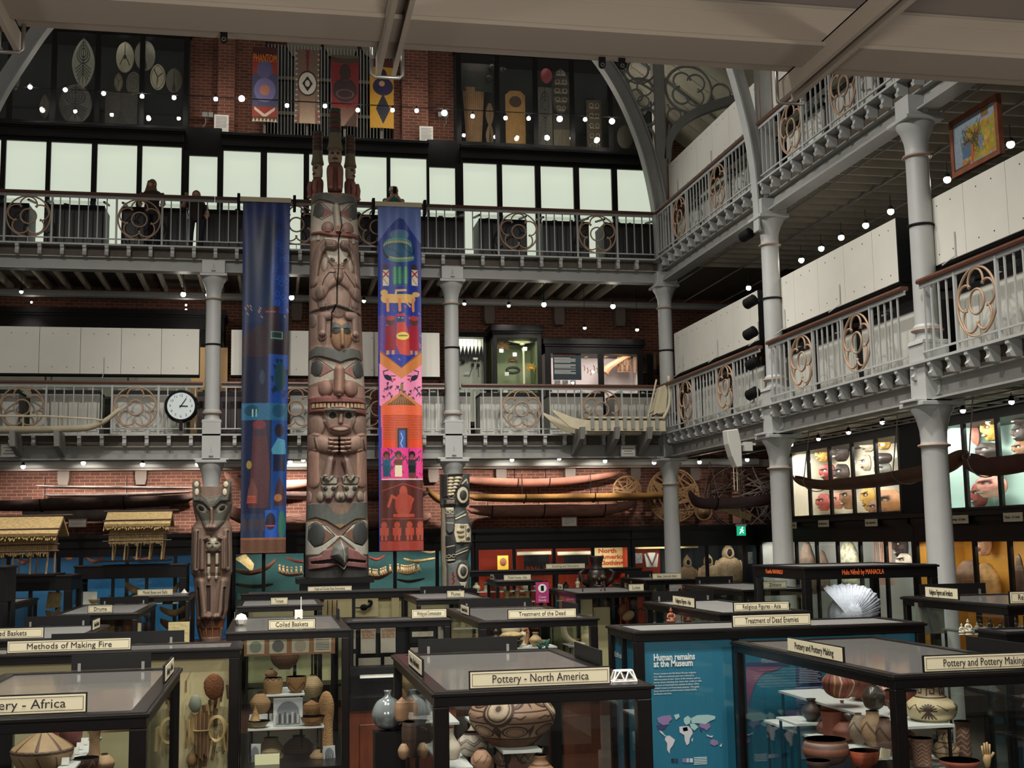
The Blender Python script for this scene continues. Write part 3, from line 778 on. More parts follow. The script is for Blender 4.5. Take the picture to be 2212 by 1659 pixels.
for lb,x0,y0,x1,y1,base,dec,pf in (
    ('tall ochre board flaring upward at the left of the upper right case',1000,190,1046,308,(150,112,74),d_grain,lambda v: 1-.3*v),
    ('round-topped ochre bark panel in the upper right case',1093,198,1134,316,(168,124,68),d_plain,lambda v: min(1,.55+6*v)),
    ('dark toothed carving over the ochre board in the upper right case',996,140,1062,196,(44,46,38),d_plain,None),
    ('slim dark paddle with lozenge blades in the upper right case',1050,224,1066,312,(128,100,70),d_split,lambda v: .35+.65*abs(math.sin(6*v))),
    ('tall grey carved board in the third bay of the upper right case',1162,190,1192,318,(88,84,76),d_spiral,None),
    ('fringed cape on a dark stand in the third bay of the upper right case',1196,250,1232,320,(54,46,38),d_fringe,None),
    ('dark carved head above the fringed cape in the upper right case',1192,150,1230,246,(56,46,40),d_totem,oval),
    ('tall carved board with looping relief in the fourth bay of the upper right case',1269,218,1298,330,(78,62,50),d_totem,None),
    ('dim round carving in the last bay of the upper right case',1334,272,1366,322,(66,58,48),d_ring,oval)):
    shield(lb,x0,y0,x1,y1,yo,base,dec,pf,cat='carving',group='carvings in the upper right case',name='carving')
for i,(px,py) in enumerate(((1062,146),(1086,152),(1056,170))):
    tag(MB().ball(atY(px,py,29.55),.1).build('glass_ball',mat('dark_shiny_ball',(60,58,54),.1),None,True),('polished dark ball hanging at the left of the first mullion','polished dark ball hanging at the right of the first mullion','lower polished dark ball in the upper right case')[i],'ball','polished balls in the upper right case')
tag(MB().ball(atY(1180,164,29.55),(.16,.12,.2)).build('red_float',mat('dull_red_skin',(150,60,66),.6),None,True),'dull red round float at the top of the upper right case','float')
# brick piers and the organ-like grille in the centre
for i,(x0,x1,y_) in enumerate(((408,470,29.75),(470,506,29.5),(506,573,29.8),(850,868,29.6),(868,925,29.45),(925,986,29.75))):
    a,b = atY(x0,200,y_),atY(x1,200,y_)
    struct('wall_pier',MB().box(a[0],b[0],y_,30.2,12.0,16),BRICK,label='brick pier section %s' % ('left of the barred window' if x0 < 600 else 'right of the barred window'))
NIGHT = mat('night_glass',(8,10,16),.15)
a,b = atY(560,200,30.1),atY(862,200,30.1)
win = MB().box(a[0],b[0],30.12,30.18,12.4,15.6).build('window_1',NIGHT); tag(win,'dark window behind white vertical bars',kind='structure')
WB = mat('white_bar_paint',(206,206,198),.5)
bx = MB()
xx = a[0]+.05
while xx < b[0]: bx.box(xx-.011,xx+.011,30.0,30.03,12.5,15.6); xx += .082
bx.build('window_frame_bars',WB,win)
for py in (167,243): MB().box(a[0],b[0],30.03,30.06,atY(600,py-6,30)[2]-.1,atY(600,py,30)[2]+.05).build('window_frame',mat('window_crossbar',(150,146,130),.6),win)
for px in (620,700,780): MB().prism([(-.42,0),(-.30,-.22),(0,-.32),(.30,-.22),(.42,0),(.42,.5),(-.42,.5)],30.03,30.06,'Y').build('window_frame',mat('window_crossbar',(150,146,130),.6),win,loc=(atY(px,112,30)[0]+.42,0,atY(px,100,30)[2]))
# four painted shields hanging before the bars
def tri_edge(cv,c=(210,196,164),c2=(60,44,38),y=.95):
    for k in range(7): cv.poly([(k/7,1.0),(k/7+.071,y),(k/7+.143,1.0)],c)
def s1(cv):
    cv.rect(0,.0,1,1,(150,58,46)); cv.rect(0,0,1,.12,(72,34,30)); cv.rect(.0,.36,1,.8,(74,76,104)); cv.ell(.5,.30,.30,.12,(96,92,132),.01); cv.ell(.5,.58,.42,.16,(118,112,156),.01); cv.ell(.5,.58,.2,.07,(180,120,96)); cv.poly([(.1,.8),(.5,.9),(.9,.8),(.9,.84),(.5,.95),(.1,.84)],(220,200,180)); cv.rect(0,.93,1,1,(90,60,46)); tri_edge(cv)
def s2(cv):
    cv.rect(0,0,1,1,(120,98,84)); cv.poly([(.42,0),(.58,0),(.54,.3),(.46,.3)],(120,46,42)); cv.line([(.45,.62),(.1,.98)],.06,(150,60,52)); cv.line([(.6,.62),(.95,.98)],.06,(150,60,52)); cv.grad(.62,1,(130,104,88),(190,168,140),.2,.8)
    cv.ell(.5,.46,.4,.17,(24,22,26)); cv.ell(.5,.46,.36,.15,(214,206,190)); cv.poly([(.5,.36),(.72,.46),(.5,.57),(.28,.46)],(26,26,32)); cv.ell(.5,.46,.1,.045,(214,206,190))
    for k in range(14):
        for x,d in ((.02,.1),(.98,-.1)): cv.poly([(x,.04+k*.07),(x+d,.055+k*.07),(x,.07+k*.07)],(200,190,168))
def s3(cv):
    cv.rect(0,0,1,1,(130,44,42)); cv.ell(.5,.02,.6,.1,(70,62,48)); cv.ell(.5,.0,.5,.05,(104,90,66)); cv.ell(.5,.25,.2,.12,(64,46,46),.02); cv.ell(.5,.5,.44,.17,(62,44,48),.02); cv.ell(.5,.55,.3,.06,(110,84,72),lw=.04); cv.grad(.74,1,(110,74,62),(150,124,100)); cv.poly([(.45,1),(.95,.75),(.95,1)],(76,52,42))
def s4(cv):
    cv.rect(0,0,1,1,(196,148,50)); cv.rect(0,0,1,.12,(80,38,34)); cv.ell(.55,.24,.16,.09,(40,36,52),.01); cv.ell(.55,.4,.42,.13,(50,42,74),.01); cv.poly([(.55,.5),(.85,.72),(.55,.94),(.25,.72)],(46,46,60)); cv.ell(.5,.36,.12,.04,(180,150,110))
hang = mat('shield_mount',(120,116,108),.5)
for lb,x0,y0,x1,y1,dc,pf in (('narrow painted shield lettered in orange, leftmost of the four before the barred window',544,104,600,262,s1,lambda v: 1),('hide shield with a white disc and toothed edges before the barred window',637,110,691,266,s2,lambda v: 1-.06*math.sin(PI*v)+.05*v),('red and brown painted shield above the tall carved pole',714,122,776,272,s3,lambda v: 1-.1*v),('yellow painted shield with dark shapes, rightmost of the four before the barred window',799,130,850,276,s4,lambda v: 1)):
    o = shield(lb,x0,y0,x1,y1,29.3,(130,60,50),dc,pf,group='painted shields before the barred window',name='painted_shield',rl=.6,m=PAINTED,cw=70)
    p = atY((x0+x1)/2,y1+6,29.4); MB().box(-.03,.03,.1,.16,-.55,.3).build('mount_post',hang,o)
    if dc is s1: text('PHANTOM',.3,mat('orange_lettering',(230,140,40),.6),(0,-.05,atY(570,127,29.3)[2]-atY(570,262,29.3)[2]),(PI/2,0,0),o,width=.55)
# notices on the piers
p = atY(478,284,29.4); paper_card(p,.34,.42,'white notice card on the brick pier left of the barred window',lines=9,group='white notices on the brick piers')
p = atY(921,308,29.4); paper_card(p,.34,.42,'white notice card on the brick pier right of the barred window',lines=9,group='white notices on the brick piers')
for px,s in ((443,-1),(962,1)):
    p = atY(px,250,29.5)
    struct('trim_switchgear',MB().box(p[0]-.06,p[0]+.06,29.4,29.5,p[2]-.06,p[2]+.06).box(p[0]+.14*-s-.05,p[0]+.14*-s+.05,29.4,29.5,p[2]-.06,p[2]+.06).tube([(p[0],29.45,p[2]),(p[0]+.02,29.45,p[2]-.2),(p[0]-.05,29.45,p[2]-.3)],.01),IRONB,label='small grey switch boxes on the brick pier')
# festoon lamps on their wire
wl = [(65,188),(141,194),(224,202),(307,208),(376,211),(466,214),(522,213),(620,228),(702,229),(773,238),(848,238),(900,239),(960,244),(1021,251),(1092,255),(1142,256),(1209,257),(1264,258),(1322,262)]
Yw = 28.55
wz = atY(700,226,Yw)[2]+.05
wire = MB().tube([(-7,Yw,wz+.01),(-2,Yw,wz),(2,Yw,wz-.01),(8.6,Yw,wz)],.008,6).tube([(-7,Yw+.05,wz+.03),(8.6,Yw+.05,wz+.02)],.006,6).build('lamp_wire',BLACKM)
tag(wire,'thin paired wire carrying the row of bright lamps across the upper gallery','wire')
big = {522,960,1209,1322}
GLOW = mat('lamp_glow',(255,246,232),emis=60)
for i,(px,py) in enumerate(wl):
    p = atY(px,py,Yw); t = thing('wire_lamp','bright clear lamp on the wire across the upper gallery','lamp',p,0,'bright lamps strung across the upper gallery')
    MB().ball((0,0,0),.07 if px in big else .048).build('bulb',GLOW,t,True)
    MB().lathe([(.015,.12),(.025,.1),(.03,.04)],seg=10).build('lamp_cap',BLACKM,t,True)
    if i % 3 == 0: lamp('POINT',(p[0],p[1]-.1,p[2]),5,(1,.95,.88),.06)

# ---------------------------------------------------------------- desks behind the balustrades
def desk(label,loc,rz,L,z,panel_m,dark=False,group=None):
    t = thing('desk_case',label,'desk case',(loc[0],loc[1],z),rz,group)
    MB().box(0,L,0,.75,0,.88).build('cabinet',panel_m,t)
    n = max(2,int(L/.30)); w_ = L/n
    for i in range(n):
        if i % 5 == 4 and n > 6: continue
        MB().box(w_*i+.045,w_*(i+1)-.045,-.02,0,.1,.78).build('raised_panel',panel_m,t,bevel=.006)
    MB().box(0,L,-.02,.77,.88,.94).prism([(-.02,1.06),(.77,1.2),(.77,1.16),(-.02,1.02)],0,.04,'X').prism([(-.02,1.06),(.77,1.2),(.77,1.16),(-.02,1.02)],L-.04,L,'X').box(0,L,-.02,.0,.94,.96).build('desk_frame',BLACK,t)
    MB().prism([(-.02,1.05),(.77,1.19),(.77,1.18),(-.02,1.04)],.04,L-.04,'X').box(.04,L-.04,-.02,-.012,.96,1.03).build('desk_glass',GLASS,t)
    cr = MB(); r = random.Random(int(L*100+loc[0]*10))
    for i in range(int(L*7)): cr.cbox((.06+r.random()*(L-.12),.1+.5*r.random(),.97),(.10,.08,.05+.08*r.random()),Matrix.Rotation(r.random()*3,3,'Z') @ Matrix.Rotation(r.random()*.6,3,'X'))
    o = cr.build('small_exhibits',mat('crystal_white' if not dark else 'dim_exhibits',(214,216,208) if not dark else (70,66,60),.25),t); o['kind'] = 'stuff'
    return t
def gx(px): return atY(px,880,26.55)[0]
segs = [(-80,40,'at the left edge of the view'),(65,215,'behind the leftmost rosette'),(240,398,'behind the rosette left of the clock'),(627,800,'behind the tall carved pole'),(910,960,'right of the painted pink banner'),(991,1016,'narrow, right of the middle column'),(1037,1166,'behind the rosette right of the middle column'),(1187,1303,'behind the raised prow of the sled'),(1328,1432,'behind the back of the sled')]
for x0,x1,lb in segs:
    a,b = gx(x0),gx(x1); desk('white panelled desk case on the first gallery %s' % lb,(a,26.55,0),0,b-a,G1,CREAMCAB,group='white desk cases on the first gallery')
DB = mat('dark_red_brown_panel',(52,34,34),.5)
a,b = gx(425),gx(560); desk('dark brown desk case behind the clock and the left column',(a,26.75,0),0,b-a,G1,DB,True)
DG = mat('dark_panel_upper',(44,42,44),.5)
for x0,x1,lb in ((-80,62,'at the left edge'),(97,226,'between the two left rosettes'),(262,402,'right of the second rosette'),(424,620,'behind the blue banner'),(650,1004,'behind the tall carved pole'),(1034,1138,'left of the rosette right of the light gap'),(1172,1272,'between the two right rosettes'),(1304,1418,'in the corner by the arch')):
    a,b = atY(x0,490,26.6)[0],atY(x1,490,26.6)[0]
    desk('dark desk case on the second gallery %s' % lb,(a,26.6,0),0,b-a,G2,DG,True,group='dark desk cases on the second gallery')
# white screen boards mounted above the desks
def screens(label,loc,rz,L,z0,h,step=.81,n0=0.,m=WHITEP,group=None,gl=True,boxend=False):
    t = thing('screen_boards',label,'screen',(loc[0],loc[1],z0),rz,group)
    x = 0; i = 0
    while x < L-.05:
        x2 = min(L,x+step-(n0 if i == 0 else 0))
        p = MB().box(x+.004,x2-.004,0,.03,0,h).build('board',m,t)
        sc = MB()
        if x2-x > .5:
            for u in (.32,.68):
                for v in (.14,.86): sc.box(x+(x2-x)*u-.008,x+(x2-x)*u+.008,-.004,0,h*v-.008,h*v+.008)
            sc.build('screw_heads',BLACKM,t)
        x = x2; i += 1
    MB().box(0,L,.03,.30,-.03,-.005).box(0,L,.03,.3,h-.02,h).build('dark_carcass',BLACKM,t)
    MB().box(0,L,.28,.3,-.02,h).build('back_board',BLACKM,t)
    if boxend: MB().box(L-.02,L+.01,.0,.30,-.02,h).build('end_panel',BLACKM,t)
    x = L*.12
    while x < L:
        MB().tube([(x,-.22,-.12),(x,-.02,.02),(x,-.015,.34)],.009,6).build('support_rod',IRON,t); x += 2.15
    return t
screens('long row of white screen boards above the rail at the left of the first gallery',(-6.2,26.36,0),0,6.2-1.58,6.74,.97,n0=.2)
a = atY(499,760,26.36)[0]; b = atY(950,760,26.36)[0]
screens('row of white screen boards behind the banners on the first gallery',(a,26.36,0),0,b-a,6.74,.97)

# ---------------------------------------------------------------- first gallery back wall
WCB = mat('white_case_back',(206,206,190),.7,var=.05)
DCB = mat('slate_case_back',(62,64,66),.7)
a = atY(-80,700,29.1)[0]; b = atY(484,700,29.1)[0]
lc = wall_case('long low-lit case of pots along the back left of the first gallery',(a,29.1,0),0,b-a,5.5,8.62,1.0,[1.8,3.6,5.2],mat('pale_case_back',(170,168,150),.7),fascia=.45,energy=6,mw=.03)
MB().box(0,b-a,.04,.97,7.85,8.17).build('dark_pelmet',BLACKM,lc)
def simple_pot(px,py,hpx,wpx,Y,m,label,cat='pot',shape='jar',group=None):
    p = atY(px,py,Y); s = (atY(px+1,py,Y)[0]-p[0]); w_,h = wpx*s/2,hpx*s
    pf = {'jar': [(.5,0),(.9,.25),(1,.5),(.8,.8),(.55,.9),(.65,1)],'bowl': [(.4,0),(.8,.3),(1,1)],'drum': [(.8,0),(.95,.1),(.95,.9),(.8,1)],'vase': [(.5,0),(.8,.3),(.5,.7),(.6,1)],'cone': [(1,0),(.9,.2),(.05,1)]}[shape]
    mb = MB().lathe(smooth_prof([(r*w_,z*h) for r,z in pf],4),seg=20)
    if shape != 'cone': mb.lathe([(pf[-1][0]*w_*.9,h*.98),(pf[-1][0]*w_*.7,h*.7),(.001,h*.65)],seg=20)
    o = mb.build('pot' if cat == 'pot' else cat.replace(' ','_'),m,None,True,loc=p); return tag(o,label,cat,group)
for px,w_,h,lb,m,shp in ((22,12,16,'small brown gourd at the left end of the long shelf',TERRA,'vase'),(64,12,18,'dark brown gourd on the long shelf near the left edge',DARKW,'vase'),(108,18,14,'small patterned drum on the long shelf',TERRA,'drum'),(130,16,14,'left one of two dark banded drums on the long shelf',DARKW,'drum'),(150,16,13,'right one of two dark banded drums on the long shelf',DARKW,'drum'),(224,48,28,'large tan skin drum on the long shelf',PALEW,'drum'),(365,22,14,'small brown head carving at the right end of the long shelf',REDW,'jar')):
    simple_pot(px,707,h,w_,29.4,m,lb,shape=shp,group='objects on the long shelf of the first gallery')
p = atY(298,707,29.4); o = MB().box(p[0]-.48,p[0]+.48,29.3,29.7,p[2]-.1,p[2]+.30).build('white_plinth',SHELF); tag(o,'white box plinth on the long shelf behind the screen boards','plinth')
MB().box(0,b-a,.1,.97,6.55,6.6).build('shelf',SHELF,lc)
for i,(px,py) in enumerate(((68,653),(127,671),(180,672),(402,659),(402,669),(362,675))):
    o = MB().ball(atY(px,py,29.3),.022).build('case_bulb',GLOW,None,True); tag(o,'tiny bright bulb inside the long case of pots','bulb','tiny bulbs inside the long case')
# specimens by the left column
p = atY(455,700,29.0)
o = MB().box(p[0]-.42,p[0]+.40,28.9,28.95,5.5,7.72).build('specimen_board',mat('tan_board',(196,160,104),.6)); tag(o,'tan board of specimens behind the left column on the first gallery','board')
# case of black tassels
a,b = atY(975,770,28.9)[0],atY(1050,770,28.9)[0]
tc = wall_case('shallow white case of black tassels and tools right of the middle column',(a,28.9,0),0,b-a,5.9,atY(1010,717,28.9)[2],.35,[],WCB,fascia=.12,cornice=.05,energy=5,mw=.06)
r = random.Random(3)
for i in range(7):
    px = 992+i*8; p = atY(px,748,29.12); mb = MB()
    for k in range(4): mb.tube([p,(p[0]+.02*(k-2),29.12,p[2]-.16),(p[0]+.03*(k-2),29.12,p[2]-.34-.06*r.random())],.012,5)
    mb.tube([(p[0],29.12,p[2]+.16),p],.005,4)
    tag(mb.build('black_tassel',BLACKM),'black tassel hanging in the shallow white case','tassel','black tassels in the shallow white case')
for i,(px,py) in enumerate(((1021,791),(1033,792))):
    p = atY(px,py,29.12); o = MB().cbox((p[0],29.12,p[2]+.03),(.07,.02,.08)).tube([(p[0],29.12,p[2]),(p[0]+.05*(i*2-1)-.04,29.12,p[2]-.26)],.007,5).build('small_axe',BLACKM); tag(o,('left','right')[i]+' one of two small axes low in the shallow white case','axe','small axes in the white case')
for i,(px,py,w_,h_) in enumerate(((1005,727,.17,.04),(1027,775,.11,.05),(1009,806,.12,.04))):
    p = atY(px,py,29.1); tag(MB().box(p[0]-w_/2,p[0]+w_/2,29.08,29.09,p[2]-h_/2,p[2]+h_/2).build('label_slip',PAPER),('label slip at the top of the tassel case','label slip at the right of the tassels','label slip below the feathered bird')[i],'label','label slips in the tassel case')
p = atY(1000,786,29.12); mb = MB()
for k in range(9): mb.tube([p,(p[0]+.12*math.cos(.35*k+.4),29.12,p[2]+.20*math.sin(.35*k+.4))],.008,4,rs=[.014,.003])
tag(mb.build('feather_bundle',BLACKM),'bundle of dark feathers fanned low in the white tassel case','feathers')
# tall case of feather work
a,b = atY(1065,770,28.7)[0],atY(1170,770,28.7)[0]
fc = wall_case('tall black case of feather headdresses on the first gallery',(a,28.7,0),0,b-a,5.9,atY(1110,703,28.7)[2],1.2,[],mat('olive_case_back',(150,156,122),.7),fascia=.30,cornice=.14,energy=7,lcol=(.9,1,.8),mw=.1)
def spray(px,py,Y,n,r0,a0,a1,m,label,name='feather_headdress',cat='headdress',w=.012):
    p = atY(px,py,Y); mb = MB(); r = random.Random(px)
    for k in range(n):
        a = a0+(a1-a0)*k/(n-1); q = r0*(.8+.3*r.random())
        mb.tube([p,(p[0]+math.cos(a)*q*.6,Y-.02,p[2]+math.sin(a)*q*.55),(p[0]+math.cos(a)*q,Y,p[2]+math.sin(a)*q)],w,4,rs=[.004,w,.003])
    mb.ball(p,(.07,.05,.04)); return tag(mb.build(name,m),label,cat,'feather work in the tall case')
FE1 = mat('cream_feather',(226,214,180),.7); FE2 = mat('brown_feather',(104,74,50),.7); FE3 = mat('gold_feather',(196,148,62),.7); FE4 = mat('black_feather',(24,24,22),.6)
spray(1128,743,29.2,20,.34,.2,PI-.2,FE1,'pale fan of feathers at the top of the feather case')
spray(1124,742,29.25,12,.40,.0,PI,FE4,'black feathers behind the pale fan')
spray(1084,752,29.2,18,.22,-.3,PI+.3,FE2,'brown furry headdress at the left of the feather case')
spray(1147,796,29.2,16,.16,-.8,PI+.8,FE3,'golden feather ball at the right of the feather case')
spray(1107,780,29.2,14,.15,-.4,PI+.4,FE2,'brown feathered crown in the middle of the feather case')
p = atY(1108,800,29.2); tag(MB().tube([(p[0]+.16*math.cos(a),29.2,p[2]+.07*math.sin(a)) for a in [i*PI/8 for i in range(16)]],.03,6,True).build('fur_collar',FE4),'dark fur collar with white edge low in the feather case','collar')
tag(MB().lathe([(.03,-.8),(.025,.1),(.05,.2)],atY(1131,770,29.25),10).build('feather_stand',FE1),'tall pale stand under the feather fan','stand')
for i,(px,py) in enumerate(((1112,766),(1134,754),(1095,808),(1083,758))):
    p = atY(px,py,29.0); tag(MB().box(p[0]-.05,p[0]+.05,29.0,29.01,p[2]-.04,p[2]+.05).build('label_slip',PAPER),('label slip in the middle of the feather case','label slip under the pale feather fan','label slip at the lower left of the feather case','label slip on the brown furry headdress')[i],'label','label slips in the feather case')
# case of plaques with the dark text panel
a,b = atY(1178,780,28.8)[0],8.9
za = atY(1300,733,28.8)[2]
pc = wall_case('wide black case of bronze plaques at the right end of the first gallery back wall',(a,28.8,0),0,b-a,6.3,za,.8,[atY(1298,780,28.8)[0]-a,atY(1405,780,28.8)[0]-a],mat('pinkish_case_back',(222,206,202),.6),fascia=.36,cornice=.14,energy=9,lcol=(1,.93,.9),mw=.14)
p0,p1 = atY(1196,820,28.84),atY(1255,752,28.84)
tp = thing('information_board','dark blue text panel with an orange heading in the plaque case','panel',(p0[0],28.86,p0[2]))
W,H = p1[0]-p0[0],p1[2]-p0[2]
MB().box(0,W,0,.02,0,H).build('panel_board',mat('slate_blue_panel',(40,52,66),.6),tp)
text('Kingdom of Benin',.07,mat('orange_red_ink',(200,90,60),.6),(W*.42,-.003,H*.78),(PI/2,0,0),tp,width=W*.75)
mb = MB()
for i in range(15):
    if i in (5,10): continue
    mb.box(W*.04,W*(.80 if i % 4 else .62),-.002,0,H*(.68-.035*i),H*(.68-.035*i)+.012)
mb.build('print_lines',PAPER,tp)
for i in range(3):
    q = atY(1204+17*i,826,28.86); tag(MB().box(q[0]-.07,q[0]+.07,28.86,28.87,q[2]-.10,q[2]+.05).build('photo_print',mat('grey_photo',(140,140,140),.5,var=.5,scale=20)),('left','middle','right')[i]+' of three grey photographs under the text panel','photograph','photographs under the text panel')
BRZ = mat('bronze_plaque',(136,100,72),.5,var=.3,scale=14,bump=1,bscale=25)
def plaque(px0,py0,px1,py1,label,figs):
    def dec(cv):
        cv.rect(.04,.04,.96,.96,(140,104,76),.0)
        for k in range(figs):
            x = (k+.5)/figs; cv.ell(x,.24,.10,.09,(120,86,62),.05,dome=True); cv.rect(x-.09,.32,x+.09,.66,(116,84,60),.035,soft=.06); cv.line([(x-.05,.66),(x-.05,.9)],.08,(110,78,56),.03,dome=True); cv.line([(x+.05,.66),(x+.05,.9)],.08,(110,78,56),.03,dome=True); cv.line([(x+.09,.36),(x+.16,.55)],.05,(110,78,56),.03,dome=True); cv.ell(x,.34,.07,.02,(60,42,32))
    return shield(label,px0,py0,px1,py1,29.25,(156,120,92),dec,None,cat='plaque',group='bronze plaques',name='bronze_plaque',rl=1,cw=60)
plaque(1334,765,1362,804,'bronze plaque with three figures, left of the large plaque',3)
plaque(1369,761,1397,806,'large bronze plaque with two standing figures',2)
plaque(1411,762,1424,798,'narrow bronze plaque beside the corner column',1)
tk = spline([atY(a_,b_,29.2) for a_,b_ in ((1306,806),(1314,795),(1335,780),(1360,767),(1380,761))],6)
tag(MB().tube(tk,.1,8,rs=[.12-.09*i/(len(tk)-1) for i in range(len(tk))]).build('carved_tusk',mat('tusk',(190,142,104),.5,bump=.8,bscale=40)),'long curved carved tusk rising across the plaque case','tusk')
tag(MB().tube([atY(1302,768,29.2),atY(1322,760,29.2)],.08,10).build('carved_cylinder',BRZ),'short carved cylinder at the top left of the plaque case','carving')
tag(MB().lathe(smooth_prof([(.13,0),(.11,.05),(.09,.2),(.05,.26)],4),atY(1427,808,29.2),14).build('bronze_bell',mat('dark_bronze_bell',(70,58,54),.4)),'dark bronze bell at the right of the plaque case','bell')
tag(MB().ball(atY(1270,762,29.2),(.06,.03,.18),rot=Matrix.Rotation(.4,3,'Y')).build('leaf_blade',mat('olive_leaf',(140,124,84),.6),None,True),'olive leaf-shaped blade right of the text panel','blade')
for i in range(6):
    p = atY(1262+7*i,795+5*(i % 3),29.2); tag(MB().tube([(p[0],29.2,p[2]-.07),(p[0]+.02,29.2,p[2]),(p[0]-.01,29.2,p[2]+.07)],.012,6).build('small_bronze',BRZ),'small dark bronze piece right of the text panel','bronze','small bronzes right of the text panel')
lp_ = atY(1245,844,28.7)
# small lamps over those cases
for px,py,wb,e in ((1099,660,0,30),(1175,658,1,60),(1324,662,1,60),(1003,656,0,0),(786,650,0,0),(1263,708,0,0),(1376,712,0,0),(630,643,1,40),(396,636,1,40),(46,630,0,30),(448,637,0,0)):
    p = atY(px,py,27.4 if wb else 28.2)
    spotlight(p,'small spotlight under the second gallery on the back side',aim=(p[0],30,p[2]-2.5) if e else None,energy=e*1.6,r=.055 if wb else .04,group='spotlights under the second gallery',top=G2-.25)
# wall corbels
for z_,ps in ((atY(700,672,29.9)[2],(640,700,1060,1212,1345)),(atY(700,1022,29.9)[2],(142,308,590,935,1080,1228,1368,1496))):
    for px in ps:
        x = atY(px,850,29.9)[0]; struct('trim_corbel',MB().prism([(-.13,.28),(.13,.28),(.13,-.1),(.10,-.24),(-.10,-.24),(-.13,-.1)],-.0,.3,'Y'),mat('corbel_paint',(120,108,98),.7),label='plastered corbel on the brick back wall').location = (x,29.88,z_)
# ================================================================ ground floor, back wall
YG = 28.5
def gxx(px,py=1160,Y=YG): return atY(px,py,Y)[0]
TURQ = mat('turquoise_back',(84,138,138),.7,var=.08,scale=3); SKY = mat('sky_blue_back',(48,124,178),.7,var=.05)
ORNG = mat('orange_back',(190,62,28),.7); NAVY = mat('dark_teal_back',(34,48,54),.8)
ztop_w = atY(1150,1186,YG)[2]
def gcase(label,x0,x1,ml,back,e=8,col=(1,.95,.88)):
    a,b = gxx(x0),gxx(x1)
    return display(label,a,b,[gxx(m)-a for m in ml],back,e,col)
def display(label,a,b,ml,back,e,col):
    return wall_case(label,(a,YG,0),0,b-a,1.0,3.43,1.1,ml,back,fascia=3.43-ztop_w,cornice=.06,energy=e,lcol=col,mw=.08,group=None)
gcase('wide black case with sky blue back behind the thatched model houses',-90,500,[20,128,176,276,380],SKY,3.5)
gcase('wide black case of model boats on turquoise behind the carved poles',502,1024,[570,660,853,944],TURQ,7)
gcase('black case of North American clothing with orange back',1026,1362,[1110,1196,1280],ORNG,6)
gcase('black case of hooded skin coats on dark teal beside the corner column',1364,1640,[1445,1526,1606],NAVY,3.5)
struct('trim_ledge',MB().box(-8,12.6,28.40,28.5,3.36,3.45).box(-8,12.6,28.44,28.5,3.16,3.19),BLACK,label='projecting ledge along the top of the back wall cases')
struct('trim_plaster_band',MB().box(-8,12.6,29.6,30.2,4.93,5.12),mat('plaster_band',(170,156,146),.7),label='pale plaster band under the first gallery along the back wall')
# model boats in the turquoise case
def boat(path,Y,w_,d_,m,label,crew=0,sail=None,group=None,crewm=None):
    P = spline([atY(a,b,Y) for a,b in path],6); t = thing('model_boat',label,'model boat',(0,0,0),0,group)
    sh = lambda u: max(.08,math.sin(PI*u)**.5)
    hull(MB(),P,lambda u: w_*sh(u),lambda u: d_*(.4+.6*sh(u)),6).build('hull',m,t,'auto')
    if crew:
        mb = MB()
        for i in range(crew):
            q = P[int(len(P)*(.15+.7*i/max(1,crew-1)))]; mb = MB(); mb.tube([(q[0],q[1],q[2]-.03),(q[0],q[1],q[2]+.11)],.025,6); mb.ball((q[0],q[1],q[2]+.14),.028,8,6); mb.tube([(q[0],q[1]-.02,q[2]+.08),(q[0]+.08,q[1]-.05,q[2]-.06)],.007,4); mb.build('crew_figure',crewm or PALEW,t,True)
    if sail:
        q = [atY(a,b,Y) for a,b in sail]; mb = MB(); n = len(q)
        mb.v = [(p[0],Y+dy,p[2]) for dy in (0,.02) for p in q]; mb.f = [tuple(range(n))[::-1],tuple(range(n,2*n))]+[(i,(i+1) % n,n+(i+1) % n,n+i) for i in range(n)]
        mb.build('sail',STRAW,t); MB().tube([q[0],q[-1]],.014,5).build('mast',PALEW,t)
    return t
boat([(506,1228),(540,1232),(575,1222),(596,1206)],28.9,.3,.12,REDW,'model boat with a tan mat sail left of the first mullion',sail=[(506,1208),(518,1214),(545,1236),(549,1218),(530,1196)][::-1])
boat([(500,1258),(545,1263),(590,1260)],28.9,.3,.08,DARKW,'dark model canoe low at the left of the turquoise case')
boat([(600,1234),(625,1240),(655,1238)],28.9,.2,.06,REDW,'reddish model canoe with paddling crew left of the tall pole',6)
boat([(618,1203),(640,1210),(662,1212)],28.9,.2,.06,mat('red_boat',(150,60,44),.5),'small red model boat at the left edge of the tall pole')
boat([(790,1200),(815,1206),(833,1196)],28.9,.2,.06,mat('red_boat',(150,60,44),.5),'red upturned model boat between the pole and the red banner')
boat([(795,1242),(818,1244),(848,1232)],28.9,.25,.09,REDW,'model war canoe with crew right of the tall pole',8)
boat([(856,1232),(880,1236),(908,1228)],28.9,.2,.07,PALEW,'pale model canoe with crew right of the centre mullion',9,crewm=PALEW)
boat([(872,1205),(900,1209),(945,1203)],28.9,.2,.07,STRAW,'straw coloured model raft near the top of the turquoise case')
boat([(858,1250),(885,1253),(917,1248)],28.9,.25,.07,DARKW,'flat dark model raft low right of the centre mullion')
boat([(905,1187),(930,1191),(950,1186)],28.95,.16,.05,PALEW,'small pale model boat at the top right of the turquoise case')
